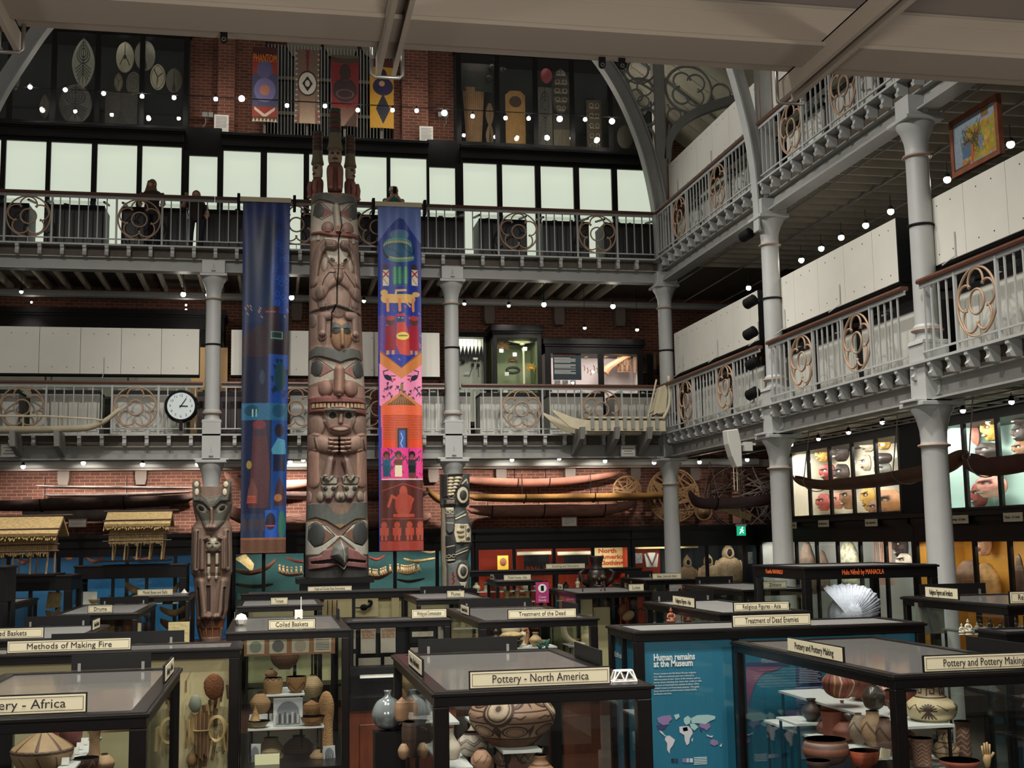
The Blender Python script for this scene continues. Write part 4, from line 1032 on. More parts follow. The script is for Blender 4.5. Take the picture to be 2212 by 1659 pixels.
# orange clothing case
sg = thing('title_sign','cream sign lettered North American Clothing in orange','sign',atY(1320,1226,YG+.62))
W = (gxx(1359)-gxx(1284))*1.02; Hs = atY(1320,1180,YG+.62)[2]-atY(1320,1226,YG+.62)[2]
MB().box(-W/2,W/2,0,.02,0,Hs).build('sign_board',mat('cream_sign',(226,204,140),.6),sg)
text('North\n American\nClothing',.145,mat('orange_red_text',(200,72,30),.6),(-W*.36,-.004,Hs*.5),(PI/2,0,0),sg,align='LEFT',width=W*.86,bold=.006)
def flat(name,x0,y0,x1,y1,Y,m,label,cat,group=None,th=.02):
    a,b = atY(x0,y1,Y),atY(x1,y0,Y); o = MB().box(a[0],b[0],Y,Y+th,a[2],b[2]).build(name,m); return tag(o,label,cat,group)
flat('yellow_card',1075,1200,1098,1232,28.9,mat('yellow_card',(226,184,60),.6),'yellow card with a brown picture in the orange case','card')
tag(MB().ball(atY(1087,1213,28.88),(.08,.01,.09)).build('brown_picture',TERRA,None,True),'brown oval picture on the yellow card','picture')
for i,(x0,x1,lb) in enumerate(((1117,1190,'fringed hide leggings on a rail in the second bay of the orange case'),(1204,1275,'fringed hide leggings on a rail in the third bay of the orange case'))):
    a,b = atY(x0,1196,28.95),atY(x1,1194,28.95); t = thing('fringed_garment',lb,'garment',(0,0,0),0)
    MB().tube([a,b],.05,8).build('rolled_hide',IVORY,t,True)
    mb = MB(); n = 26; r = random.Random(i)
    for k in range(n):
        x = a[0]+(b[0]-a[0])*(.2+.75*k/n); mb.tube([(x,28.95,a[2]),(x+.01,28.94,a[2]-.25-.15*r.random())],.014,4)
    mb.build('black_fringe',BLACKM,t)
flat('photo_print',1369,1195,1387,1217,28.9,mat('grey_photo',(140,140,140),.5,var=.5,scale=20),'small grey photograph beside the beaded collar','photograph')
flat('cream_strip',1366,1172,1508,1186,28.75,mat('cream_sign',(226,204,140),.6),'long cream text strip at the top of the clothing case','strip')
flat('orange_backing',1364,1186,1425,1240,29.3,ORNG,'orange panel behind the beaded collar','panel')
p = atY(1408,1226,28.9); nb = thing('neck_bust','white neck bust wearing a V-shaped beaded collar','bust',p)
MB().prism([(-.14,0),(.14,0),(.18,.33),(.07,.36),(-.07,.36),(-.18,.33)],-.02,.06).build('bust',WHITEP,nb,bevel=.02)
MB().tube([(-.13,-.03,.35),(0,-.04,.06),(.13,-.03,.35)],.028,6).build('beaded_collar',mat('beads',(120,70,60),.5,var=.6,scale=60),nb)
# hooded coats
FUR = mat('pale_fur_hide',(176,150,116),.8,var=.25,scale=10,bump=.8,bscale=30); FUR2 = mat('brown_hide',(140,112,82),.8,var=.25,scale=9,bump=.6,bscale=30)
def coat(px,py,w_,h_,m,label,Y=28.95,rz=0):
    p = atY(px,py,Y); t = thing('hooded_coat',label,'coat',(p[0],Y,p[2]-h_),rz)
    mb = MB()
    mb.lathe(smooth_prof([(w_*.50,0),(w_*.52,h_*.35),(w_*.47,h_*.52),(w_*.34,h_*.62),(w_*.18,h_*.67)],4),seg=20,sy=.5).build('coat_body',m,t,True)
    hd = MB(); n = 14
    hd.lathe(smooth_prof([(w_*.20,h_*.62),(w_*.24,h_*.74),(w_*.19,h_*.88),(w_*.07,h_*.97),(.003,h_*1.02)],4),seg=20,sy=.8); hd.build('hood',m,t,True)
    MB().tube([(math.cos(a)*w_*.13,-w_*.17,h_*.77+math.sin(a)*w_*.18) for a in [i*PI/8 for i in range(16)]],w_*.03,6,True).build('hood_trim',FUR,t,True)
    MB().ball((0,-w_*.13,h_*.77),(w_*.125,w_*.08,w_*.17)).build('hood_opening',BLACKM,t,True)
    for s in (-1,1): MB().tube([(s*w_*.40,0,h_*.56),(s*w_*.56,-.03,h_*.3),(s*w_*.58,-.05,.0)],w_*.10,8).build('sleeve',m,t,True)
    return t
coat(1572,1175,.66,.95,FUR,'pale fur hooded coat right of the centre of the dark coat case')
coat(1529,1196,.5,.8,FUR,'smaller pale hooded coat behind the mullion of the coat case')
coat(1484,1199,.46,.8,FUR2,'brown hooded coat at the left of the dark coat case')
flat('photo_print',1617,1192,1638,1218,28.9,mat('grey_photo',(140,140,140),.5,var=.5,scale=20),'framed picture at the right end of the coat case','photograph')
# exit sign
p = atY(1601,1146,27.6); t = thing('exit_sign','green illuminated exit sign hanging before the coat case','sign',p)
MB().box(-.11,.11,-.01,.01,-.12,.1).build('green_panel',mat('exit_green',(20,150,110),.4,emis=1.2),t)
MB().tube([(-.04,-.016,-.07),(0,-.016,.0),(.02,-.016,.05)],.012,5).tube([(0,-.016,0),(.05,-.016,-.06)],.01,5).tube([(-.03,-.016,.03),(.06,-.016,.0)],.008,5).ball((.03,-.016,.07),.016,8,6).build('running_figure',mat('exit_white',(240,255,250),emis=1.5),t)
MB().box(-.13,.13,-.03,.03,.1,.15).tube([(0,0,.15),(0,0,1.9)],.006,5).build('hanger',IRON,t)
# ---------------------------------------------------------------- boats on the wall above the ledge
BARK = mat('pink_bark',(176,128,112),.75,var=.25,scale=4,bump=.6,bscale=9,stretch=(1,3,3)); CAN1 = mat('red_brown_hull',(148,100,84),.5,var=.15,scale=5); CAN2 = mat('ochre_hull',(146,106,58),.5,var=.2,scale=5); CAN3 = mat('dark_log',(74,56,50),.65,var=.3,scale=5,bump=.5,bscale=10)
def wboat(path,Y,w_,d_,m,label,ends=.5,straps=(),wn=.5,name='canoe',cards=None):
    P = spline([atY(a,b,Y) for a,b in path],8); t = thing(name,label,'canoe',(0,0,0),0,None)
    sh = lambda u: max(.10,math.sin(PI*min(1,max(0,u)))**ends)
    hull(MB(),P,lambda u: w_*sh(u),lambda u: d_*(.25+.75*sh(u)),10).build('hull',m,t,'auto')
    for s in straps:
        q = P[int((len(P)-1)*s)]
        MB().tube([(q[0],q[1]+math.cos(a)*w_*.53,q[2]-math.sin(a)*d_*1.04) for a in [PI*k/12 for k in range(13)]],.014,5).tube([(q[0],q[1]+w_*.5,q[2]),(q[0],q[1]+w_*.5,q[2]+.5)],.01,5).build('sling',BLACKM,t)
    return t
wboat([(992,1030),(1060,1033),(1150,1035),(1240,1030),(1338,1018)],29.6,.5,.2,CAN1,'upturned reddish canoe highest on the back wall right of the middle column',.35,(.42,.6))
wboat([(1008,1068),(1150,1068),(1300,1066),(1446,1064)],29.1,.45,.2,CAN2,'long straight ochre canoe passing behind the black and green carved pole',.2,(.32,.65))
wboat([(1008,1092),(1080,1092),(1200,1090),(1300,1090),(1376,1078)],29.5,.7,.3,BARK,'broad pinkish bark canoe lowest on the back wall right of the middle column',.3,(.2,.45,.75))
wboat([(920,1052),(945,1068),(975,1076)],29.2,.3,.2,CAN2,'pointed ochre canoe prow left of the black and green carved pole',.4)
wboat([(78,1048),(150,1050),(260,1051),(360,1052),(418,1052)],29.3,.5,.07,GREYW,'weathered grey split canoe highest on the back wall at left',.35)
wboat([(92,1068),(200,1067),(320,1064),(418,1060)],29.4,.5,.08,GREYW,'second weathered grey hull lying under the split canoe',.35)
wboat([(-80,1084),(60,1080),(180,1076),(300,1073),(420,1068)],28.9,.6,.26,CAN3,'long dark log canoe across the back wall at left',.2,(.34,.7))
wboat([(48,1102),(130,1104),(260,1100),(366,1094)],29.4,.7,.25,GREYW,'wrinkled grey bark canoe below the dark log canoe',.3)
wboat([(484,1018),(520,1034),(600,1038),(670,1036)],29.5,.5,.24,BARK,'thin pinkish hull behind the blue banner',.3)
wboat([(478,1086),(540,1104),(600,1110),(700,1112),(800,1110),(930,1108)],29.3,.8,.42,BARK,'large pinkish hull passing behind the tall carved pole',.3)
wboat([(600,1062),(700,1063),(800,1064),(925,1062)],29.1,.5,.2,CAN3,'dark straight canoe passing behind the tall carved pole',.2)
for x0,y0,x1,y1,lb in ((1215,1118,1245,1136,'framed card under the pinkish bark canoe'),(148,1122,186,1138,'framed card on the brick wall between the thatched houses')):
    p = atY((x0+x1)/2,y1,28.7); q = atY(x1,y0,28.7); c = paper_card(p,(q[0]-p[0])*2,q[2]-p[2],lb,lines=5,frame=REDW)
    MB().tube([(0,.01,0),(0,.01,3.47-p[2])],.01,5).build('stand_rod',BLACKM,c)
# round lattice coracle frames and baskets leaning on the wall
def coracle(px,py,rpx,Y,label,nrib=16,m=WICKER,solid=False,tilt=.2):
    p = atY(px,py,Y); R = (atY(px+rpx,py,Y)[0]-p[0]); t = thing('coracle_frame',label,'coracle',p,0,None)
    MB().arc((0,0,0),R,.05,0,2*PI,n=40).arc((0,.03,0),R*.92,.03,0,2*PI,n=40).build('rim',m,t,True)
    if solid: MB().lathe([(.001,.3*R),(R*.6,.25*R),(R*.98,0)],seg=30).build('woven_bowl',m,t,True).rotation_euler = (-PI/2,0,0)
    else:
        r = random.Random(px); mb = MB()
        for k in range(nrib):
            a = r.random()*PI; d = (r.random()-.5)*1.6*R; L = math.sqrt(max(.01,R*R-d*d)); n_ = Vector((-math.sin(a),0,math.cos(a)))*d; u = Vector((math.cos(a),0,math.sin(a)))
            mb.tube([tuple(n_+u*L),tuple(n_+Vector((0,.12*R+.04*r.random(),0))),tuple(n_-u*L)],.022,5)
        mb.build('lattice',m,t)
    return t
coracle(1355,1060,30,29.6,'smaller round lattice frame left of the corner column',18)
coracle(1454,1070,55,29.4,'large round lattice frame behind the corner column',34)
coracle(1520,1106,17,29.2,'small round woven basket under the hanging dark canoe',solid=True)
coracle(1590,1075,62,29.5,'dark round skin coracle right of the corner column',14,DARKW)
tag(MB().box(*[v for v in (atY(1583,1110,29.8)[0],atY(1610,1110,29.8)[0])],29.8,29.85,3.5,atY(1600,1020,29.8)[2]).build('pale_board',BARK),'pale upright board lit behind the hanging dark canoe','board')
r = random.Random(5); mb = MB()
for k in range(46):
    p = Vector(atY(1628+r.random()*60,1120-r.random()*100,29.3)); d = Vector((r.random()-.5,(r.random()-.5)*.2,r.random()-.5)).normalized()*.35; mb.tube([tuple(p-d),tuple(p+d)],.016,4)
o = mb.build('driftwood_tangle',GREYW); tag(o,'tangle of grey sticks and nets at the right end of the back wall','sticks',kind='stuff')
wboat([(1487,1058),(1506,1075),(1560,1076),(1640,1070),(1700,1060),(1716,1045)],27.4,.5,.26,mat('purple_brown_hull',(74,54,56),.55,var=.15),'dark purplish canoe hanging right of the corner column',.3,(.35,))
for px,lb in ((1520,'left'),(1552,'right')): tag(MB().tube([atY(px,1074,27.4),atY(1534,996,27.4)],.012,5).build('canoe_rope',GREYW),'%s rope of the pair holding the dark hanging canoe' % lb,'rope')
p = atY(1570,1100,28.6); tag(MB().cbox(p,(1.3,.05,.16),Matrix.Rotation(.35,3,'Y')).build('pale_paddle_board',PALEW),'pale slanting plank low behind the hanging canoe','plank')
# lamps under the first gallery
for i,(px,py,e) in enumerate(((50,1008,1),(180,1000,1),(308,1003,1),(427,1003,1),(627,998,1),(655,993,1),(990,998,1),(1106,993,1),(1208,990,1),(1307,996,1),(1413,999,0),(1511,998,0),(1614,993,0))):
    p = atY(px,py,28.3); spotlight(p,'small spotlight under the first gallery lighting the wall boats',aim=(p[0],30.1,3.9),energy=300 if e else 30,r=.048,group='spotlights under the first gallery at the back',top=G1-.25,angle=1.5)
# notice boards hung on the gallery beam
for px,lb in ((20,'white notice hung on the beam at the left edge'),(1357,'white notice hung on the beam near the corner column')):
    p = atY(px,985,26.05); c = paper_card(p,.30,.22,lb,lines=0,frame=IRON)
    mb = MB()
    for k in range(3): mb.box(-.12+.03*(k == 1),.12-.03*(k == 1),-.002,0,.16-.06*k,.175-.06*k)
    mb.build('print_lines',mat('grey_print',(120,120,116),.6),c)
# thatched model houses
def thatch(label,x0,x1,ytop_,yeave,ywall,ybase,Y,D):
    a,b = atY(x0,yeave,Y),atY(x1,yeave,Y); zt,ze,zw,zb_ = (atY((x0+x1)/2,y_,Y)[2] for y_ in (ytop_,yeave,ywall,ybase)); cx = (a[0]+b[0])/2; W = b[0]-a[0]
    t = thing('thatched_model_house',label,'model house',(cx,Y,zb_),0,None); zt -= zb_; ze -= zb_; zw -= zb_
    r = random.Random(x1)
    for s in (-1,1): MB().prism([(0,zt),(s*D*.55,ze),(s*D*.57,ze+.05),(0,zt+.06)],-W/2,W/2,'X').build('roof_slope',STRAW,t)
    mb = MB()
    for k in range(int(W*34)):
        x = -W/2+k*W/int(W*34); mb.tube([(x,-D*.45,ze+.06),(x+.02*(r.random()-.5),-D*.57,ze-.02-.06*r.random())],.010,4)
    mb.build('thatch_fringe',STRAW,t)
    MB().box(-W*.43,W*.40,-D*.38,D*.38,zw+.04,ze+.1).build('house_wall',mat('reed_wall',(150,120,78),.8,var=.3,scale=30,stretch=(6,6,.3),bump=.6,bscale=60),t)
    mb = MB()
    for k in range(int(W*30)):
        x = -W*.43+k*W*.83/int(W*30); mb.tube([(x,-D*.40,zw+.18),(x,-D*.42,zw-.07*r.random())],.010,4)
    mb.build('wall_reeds',STRAW,t)
    for k,zz in enumerate((ze+.12,(ze+zw)/2,zw+.03)): MB().tube([(-W*.52,-D*.45-.02*k,zz),(W*.52,-D*.45-.02*k,zz+.01)],.014,5).build('lashing_pole',DARKW,t)
    MB().tube([(-W*.56,0,zt+.07),(W*.6,0,zt+.08)],.018,5).build('ridge_pole',DARKW,t)
    for k in range(5):
        for y_ in (-.3,.3): MB().tube([(-W*.38+k*W*.19,D*y_,zw+.05),(-W*.40+k*W*.19+.05*(r.random()-.5),D*y_,0)],.016,5).build('stilt',PALEW,t)
    MB().box(-W*.55,W*.48,-D*.5,D*.5,-.03,.0).build('base_board',BLACK,t)
    return t
thatch('thatched model house on slanting stilts, right one of the pair at left',232,372,1112,1138,1172,1209,25.0,.9)
thatch('large thatched model house at the left edge of the view',-60,136,1124,1160,1196,1240,22.6,1.1)
# ================================================================ the court: free-standing glass cases
TOPG = glass_mat('dusty_top_glass',(235,235,235),.2,.08,.15)
BASEW = mat('brown_case_base',(58,34,25),.4,var=.2,scale=6)
GREYPANEL = mat('grey_top_panel',(98,98,96),.5,var=.06,scale=2)
def label_board(t,side,a,b,W,D,H,s,h=.125,back=False,two=True):
    """label board standing on the top edge. side f/b/l/r; a,b = start and end along the side (local)"""
    L = b-a; th = .018
    o = MB()
    if side in 'fb':
        y = .03 if side == 'f' else D-.04
        lb = MB().box(a,b,y,y+th,H+.005,H+h).build('label_board',BLACK,t)
        if not back:
            MB().box(a+.008,b-.008,y-.004,y,H+.013,H+h-.008).build('label_card',CREAM,t)
            e = MB()
            for q in ((a+.02,b-.02,H+.024,H+.027),(a+.02,b-.02,H+h-.022,H+h-.019),(a+.02,a+.023,H+.024,H+h-.02),(b-.023,b-.02,H+.024,H+h-.02)): e.box(q[0],q[1],y-.005,y-.004,q[2],q[3])
            e.build('card_border',INK,t)
            if s: text(s,h*.62,INK,((a+b)/2,y-.006,H+h*.52),(PI/2,0,0),t,width=L*.68 if len(s) > 8 else L*.5)
        else:
            for x in (a+L*.1,b-L*.1): MB().box(x-.012,x+.012,y-.012,y,H-.005,H+.06).build('steel_clip',mat('galvanised_steel'),t)
    else:
        x = .03 if side == 'l' else W-.04
        MB().box(x,x+th,a,b,H+.005,H+h).build('label_board',BLACK,t)
        if not back:
            xc = x-.004 if side == 'l' else x+th
            MB().box(xc,xc+.004,a+.008,b-.008,H+.013,H+h-.008).build('label_card',CREAM,t)
            xt = x-.006 if side == 'l' else x+th+.006
            if s: text(s,h*.62,INK,(xt,(a+b)/2,H+h*.52),(PI/2,0,-PI/2 if side == 'l' else PI/2),t,width=L*.7)
CASES = {}
def court_case(key,label,x0,x1,y0,y1,zt,boards=(),zb=.66,panes=1,pw=.085,frame=None,topm=None,mull=(),group=None,rail=.10,solid_back=None,side_mull=0):
    frame = frame or BRONZE
    t = thing('glass_case',label,'display case',(x0,y0,0),0,group); W,D = x1-x0,y1-y0; CASES[key] = (t,x0,x1,y0,y1,zt)
    MB().box(.03,W-.03,.03,D-.03,0,zb-.08).build('base_cabinet',BASEW,t)
    MB().box(0,W,0,D,zb-.08,zb).build('base_board',frame,t)
    for (a,b) in ((0,0),(W-pw,0),(0,D-pw),(W-pw,D-pw)): MB().box(a,a+pw,b,b+pw,zb,zt-rail).build('corner_post',frame,t,bevel=.008)
    # mitred top frame
    tf = MB()
    tf.box(0,W,0,pw,zt-rail,zt).box(0,W,D-pw,D,zt-rail,zt).box(0,pw,pw,D-pw,zt-rail,zt).box(W-pw,W,pw,D-pw,zt-rail,zt)
    tf.box(-.02,W+.02,-.02,pw*.6,zt-.035,zt-.008).box(-.02,W+.02,D-pw*.6,D+.02,zt-.035,zt-.008).box(-.02,pw*.6,pw*.6,D-pw*.6,zt-.035,zt-.008).box(W-pw*.6,W+.02,pw*.6,D-pw*.6,zt-.035,zt-.008)
    tf.build('top_frame',frame,t,bevel=.006)
    MB().box(pw-.01,W-pw+.01,pw-.01,D-pw+.01,zt-.018,zt-.012).build('top_pane',topm or TOPG,t)
    for m_ in mull: MB().box(m_-.03,m_+.03,.01,.06,zb,zt-rail).build('mullion',frame,t)
    for k in range(side_mull):
        yq = D*(k+1)/(side_mull+1)
        for xx in (.01,W-.06): MB().box(xx,xx+.05,yq-.03,yq+.03,zb,zt-rail).build('side_mullion',frame,t)
    MB().box(pw-.01,W-pw+.01,.035,.041,zb,zt-rail).build('front_pane',GLASS,t)
    MB().box(.035,.041,pw-.01,D-pw+.01,zb,zt-rail).build('left_pane',GLASS,t)
    MB().box(W-.041,W-.035,pw-.01,D-pw+.01,zb,zt-rail).build('right_pane',GLASS,t)
    if solid_back: MB().box(pw-.01,W-pw+.01,D-.05,D-.03,zb,zt-rail).build('back_panel',solid_back,t)
    else: MB().box(pw-.01,W-pw+.01,D-.041,D-.035,zb,zt-rail).build('back_pane',GLASS,t)
    for bd in boards: label_board(t,bd[0],bd[1],bd[2],W,D,zt,bd[3],back=bd[4] if len(bd) > 4 else False,h=bd[5] if len(bd) > 5 else .125)
    return t
court_case('PA','glass case of African pottery at the lower left corner',-2.12,-.75,7.9,10.65,2.2,[('f',.25,1.02,'Pottery - Africa'),('b',.52,1.14,None,True),('r',1.55,2.3,'Pottery - Africa',False)],pw=.1)
court_case('MF','long glass case labelled Methods of Making Fire',-3.4,-.32,12.46,13.3,2.2,[('f',.93,2.06,'Methods of Making Fire'),('b',1.2,2.5,None,True)],solid_back=mat('cream_back_board',(206,192,148),.7),pw=.1)
court_case('CB','glass case of coiled baskets standing left of the centre',-.52,.87,14.6,17.4,2.2,[('f',.46,1.0,'Coiled Baskets'),('r',1.8,2.4,None,True),('l',1.9,2.5,'Coiled Baskets')],pw=.09)
court_case('NA','glass case labelled Pottery - North America in the centre foreground',1.05,2.55,8.28,11.15,2.2,[('f',.24,1.22,'Pottery - North America'),('b',.22,1.12,None,True),('l',.95,1.85,'Pottery - North America'),('r',1.2,2.05,None,True)],pw=.1)
court_case('TD','glass case labelled Treatment of the Dead behind the North American pottery',2.5,4.02,15.25,18.3,2.2,[('f',.37,1.25,'Treatment of the Dead'),('b',.2,1.3,None,True),('l',1.0,1.7,'Treatment of the Dead'),('r',.9,1.8,None,True)],pw=.1,mull=())
court_case('HR','teal panelled case labelled Treatment of Dead Enemies',3.41,6.44,11.55,12.55,2.3,[('f',1.0,1.82,'Treatment of Dead Enemies')],pw=.09,side_mull=1,mull=(1.02,),topm=GREYPANEL)
court_case('PPM','large glass case labelled Pottery and Pottery Making at lower right',4.31,5.79,8.2,11.33,2.2,[('f',.25,1.2,'Pottery and Pottery Making'),('l',.85,1.9,'Pottery and Pottery Making'),('r',.55,1.45,None,True)],pw=.09)
court_case('RFA','glass case labelled Religious Figures - Asia behind the teal case',4.84,5.9,13.1,15.9,2.35,[('f',.18,.84,'Religious Figures - Asia',False,.11),('l',.9,1.7,'Religious Figures - Asia'),('b',.1,.95,None,True)],topm=GREYPANEL)
court_case('HN','tall black case with orange lettering holding the pleated white headdress',6.42,8.22,14.35,16.0,2.8,[],pw=.10,rail=.16,topm=GREYPANEL,frame=BLACK)
court_case('RFR','glass case labelled Religious Figures and Artefacts at the right',6.85,8.4,10.74,12.74,2.5,[('l',.9,1.55,'Religious Figures and Artefacts'),('b',.2,1.0,None,True),('f',.05,.6,'Religious Figures')],pw=.07)
court_case('LU','glass case labelled Lutes',5.43,6.93,22.1,24.6,2.2,[('f',1.0,1.30,'Lutes',False,.14),('l',1.2,1.6,'Lutes')],pw=.08,topm=GREYPANEL)
court_case('MHA','glass case labelled Model Houses - Asia',4.42,5.36,24.7,25.85,2.36,[('f',.15,.72,'Model Houses - Asia'),('b',.1,.6,None,True),('l',.5,.9,'Model Houses')],pw=.06,topm=GREYPANEL)
court_case('FL','glass case labelled Flutes',2.3,3.5,20.3,22.4,2.25,[('f',.50,.80,'Flutes'),('b',.3,1.1,None,True)],pw=.07,topm=GREYPANEL)
court_case('SD','long low case labelled Single and Double Reed Instruments below the tall pole',-.57,3.4,22.75,23.55,2.31,[('f',1.17,1.97,'Single and Double Reed Instruments',False,.10)],pw=.12,solid_back=mat('cream_back_board'),mull=(.95,2.0,2.9),frame=BLACK,rail=.14)
court_case('WC','case labelled Writing and Communication with printed sheets',.92,2.24,15.95,16.5,2.2,[('f',.82,1.28,'Writing and Communication')],pw=.08,solid_back=BLACKM,mull=(),frame=BLACK,zb=1.6)
court_case('TR','glass case labelled Trumpets',-.57,.78,20.5,22.5,2.2,[('f',.52,.80,'Trumpets')],pw=.07,topm=GREYPANEL)
court_case('DR','glass case labelled Drums',-3.22,-2.0,19.4,22.3,2.2,[('f',.50,.86,'Drums'),('b',.3,1.1,None,True)],pw=.08,topm=GREYPANEL)
court_case('MBR','glass case labelled Model Boats and Rafts',-2.58,-1.48,22.9,24.6,2.3,[('f',.2,.82,'Model Boats and Rafts')],pw=.07,topm=GREYPANEL)
court_case('TB','glass case labelled Woven and Twined Baskets at the left edge',-3.7,-2.08,14.45,16.7,2.2,[('f',.1,1.22,'Woven and Twined Baskets'),('b',.6,1.4,None,True),('r',1.0,1.6,'Twined Baskets')],pw=.08,topm=GREYPANEL)
a,b = atY(162,1225,24.95)[0],atY(404,1225,24.95)[0]
court_case('BLT','tall black case with three panes under the smaller thatched house',a,b,24.9,25.7,2.83,[],pw=.14,rail=.26,frame=BLACK,mull=((b-a)*.34,(b-a)*.64),topm=BLACK)
a,b = atY(-80,1240,22.2)[0],atY(155,1240,22.2)[0]
court_case('BLB','black case under the large thatched house at the left edge',a,b,22.2,23.3,2.72,[],pw=.12,rail=.26,frame=BLACK,mull=((b-a)*.62,),topm=BLACK)
court_case('BLC','tall dark cabinet at the left edge before the blue case',-5.2,-3.62,18,18.8,2.95,[],pw=.3,rail=.5,frame=BLACK,topm=BLACK)
court_case('SM','small glass case between the dark cabinet and the drums',-4.5,-3.78,19.6,21.4,2.38,[('f',.25,.55,'Textiles',False,.11)],pw=.06,topm=GREYPANEL)
court_case('HL','glass case labelled Harps, Lyres and other strings',7.15,8.2,23.4,25.2,2.36,[('f',.15,.75,'Harps, Lyres and others'),('b',.1,.7,None,True)],pw=.07,topm=GREYPANEL)
court_case('ZI','glass case labelled Zithers seen partly through the tall black case',7.2,8.35,18.4,21.2,2.35,[('f',.35,.75,'Zithers'),('b',.2,.9,None,True)],pw=.07,topm=GREYPANEL)
court_case('SS','long low black case labelled Smoking and Stimulants before the orange case',4.05,8.1,26.75,27.4,2.52,[('f',1.85,2.75,'Smoking and Stimulants')],pw=.1,rail=.12,frame=BLACK,topm=BLACK,mull=(1.0,2.1,3.1))
q = atZ(2172,1365,2.36)
court_case('A3','black edged case marked A-3 at the right edge',q[0],q[0]+.9,q[1],q[1]+.42,2.36,[('f',.2,.8,'Making')],pw=.05,frame=BLACK)
t3 = CASES['A3'][0]; text('A-3',.1,mat('white_paint',(230,230,226),.6),(.16,.03,2.15),(PI/2,0,0),t3)
# lettering on the tall black case
tn = CASES['HN'][0]; OT = mat('orange_lettering',(230,140,40),.6)
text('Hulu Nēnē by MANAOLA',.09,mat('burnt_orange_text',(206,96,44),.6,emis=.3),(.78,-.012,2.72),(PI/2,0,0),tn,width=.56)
text('Kauila NANALU',.08,mat('burnt_orange_text'),(-.012,.9,2.72),(PI/2,0,-PI/2),tn,width=.55)
# pleated white headdress inside
hd = thing('pleated_headdress','pleated white gauze headdress on a dark head form inside the tall black case','headdress',atY(1838,1330,15.1))
hz = hd.location[2]
GAUZE = mat('white_gauze',(214,218,228),.7,bump=.5,bscale=25)
MB().lathe(smooth_prof([(.10,-.25),(.08,-.12),(.14,.02),(.15,.14),(.08,.24),(.002,.26)],4),seg=20).build('head_form',BLACKM,hd,True)
fan = MB(); n = 44
for i in range(n+1):
    a = math.radians(128)-math.radians(140)*i/n; zz = .03*(1 if i % 2 else -1); rr = .44+.03*math.sin(3*a)+.012*(i % 4)
    for f_ in (.0,.35,.7,1.0): fan.v.append((-.13+math.cos(a)*rr*f_*1.05,-.22+zz*f_+.10*f_*f_,-.02+math.sin(a)*rr*f_*.78+.10*f_))
for i in range(n):
    for j in range(3): q_ = i*4+j; fan.f.append((q_,q_+4,q_+5,q_+1))
for i in range(23):
    a = math.radians(215)+math.radians(100)*i/22; zz = .02*(1 if i % 2 else -1); k0 = len(fan.v)
    for f_ in (.0,.5,1.0): fan.v.append((-.13+math.cos(a)*.2*f_,-.22+zz*f_+.03*f_,-.02+math.sin(a)*.3*f_))
    if i: fan.f += [(k0-3,k0,k0+1,k0-2),(k0-2,k0+1,k0+2,k0-1)]
of = fan.build('pleated_fan',GAUZE,hd,True); so = of.modifiers.new('thickness','SOLIDIFY'); so.thickness = .006
lq = lamp('AREA',(7.3,14.7,2.66),3.5,(1,.97,.94),.9,aim=(7.2,15.1,1.9),sy=.1)
wr = MB(); wr.lathe(smooth_prof([(.2,-.12),(.24,0),(.22,.12),(.13,.24),(.05,.28)],5),(-.06,-.01,0),seg=40)
wr.v = [(v[0]*(1+.05*math.sin(14*math.atan2(v[1],v[0]+.06))),v[1]*(1+.05*math.sin(14*math.atan2(v[1],v[0]+.06))),v[2]) for v in wr.v]
wr.build('wrapped_band',GAUZE,hd,True)
MB().box(-.2,.2,-.2,.2,.66-hz,-.24).build('stand',BLACKM,hd)

# ---------------------------------------------------------------- teal graphics in the long case
TEAL = mat('teal_panel',(36,112,142),.5,var=.03,scale=2); TEXTW = mat('white_print',(236,238,240),.6)
H0 = CASES['HR'][0]
def tbox(nm,m,a,b,c,d): return MB().box(a,b,.05,.065,c,d).build(nm,m,H0)
tbox('teal_front_panel',TEAL,.07,1.0,.66,2.2); tbox('teal_front_panel',TEAL,1.05,2.95,.66,2.2)
MB().box(.05,.06,.1,.48,.66,2.2).build('teal_side_panel',TEAL,H0); MB().box(.05,.06,.53,.92,.66,2.2).build('teal_side_panel',TEAL,H0)
def hp(px,py): p = atY(px,py,11.6); return (p[0]-3.41,p[2])
hx,hz_ = hp(1411,1420)
text('Human remains',.088,TEXTW,(hx,.044,hp(1411,1421)[1]),(PI/2,0,0),H0,align='LEFT',width=hp(1500,1420)[0]-hx,ext=.002,bold=.0022)
text('at the Museum',.088,TEXTW,(hx,.044,hp(1411,1435)[1]),(PI/2,0,0),H0,align='LEFT',width=hp(1496,1435)[0]-hx,ext=.002,bold=.0022)
para = ['Human remains in the Pitt Rivers Museum originate','from different continents and were collected at','different points in time. Some of the remains, such as','human tissue including skin, bone, hair, teeth or nails,','have been incorporated into cultural artefacts. Other','skeletal remains are from burial contexts. This graph','shows where in the world the human remains held by','the Museum come from.']
for i,l in enumerate(para):
    p = hp(1412,1456+6.2*i); text(l,.022,TEXTW,(p[0],.046,p[1]),(PI/2,0,0),H0,align='LEFT',width=(hp(1512,1460)[0]-hx)*len(l)/54)
text('Ethical',.075,TEXTW,(.046,.78,hp(1325,1432)[1]),(PI/2,0,-PI/2),H0,width=.26)
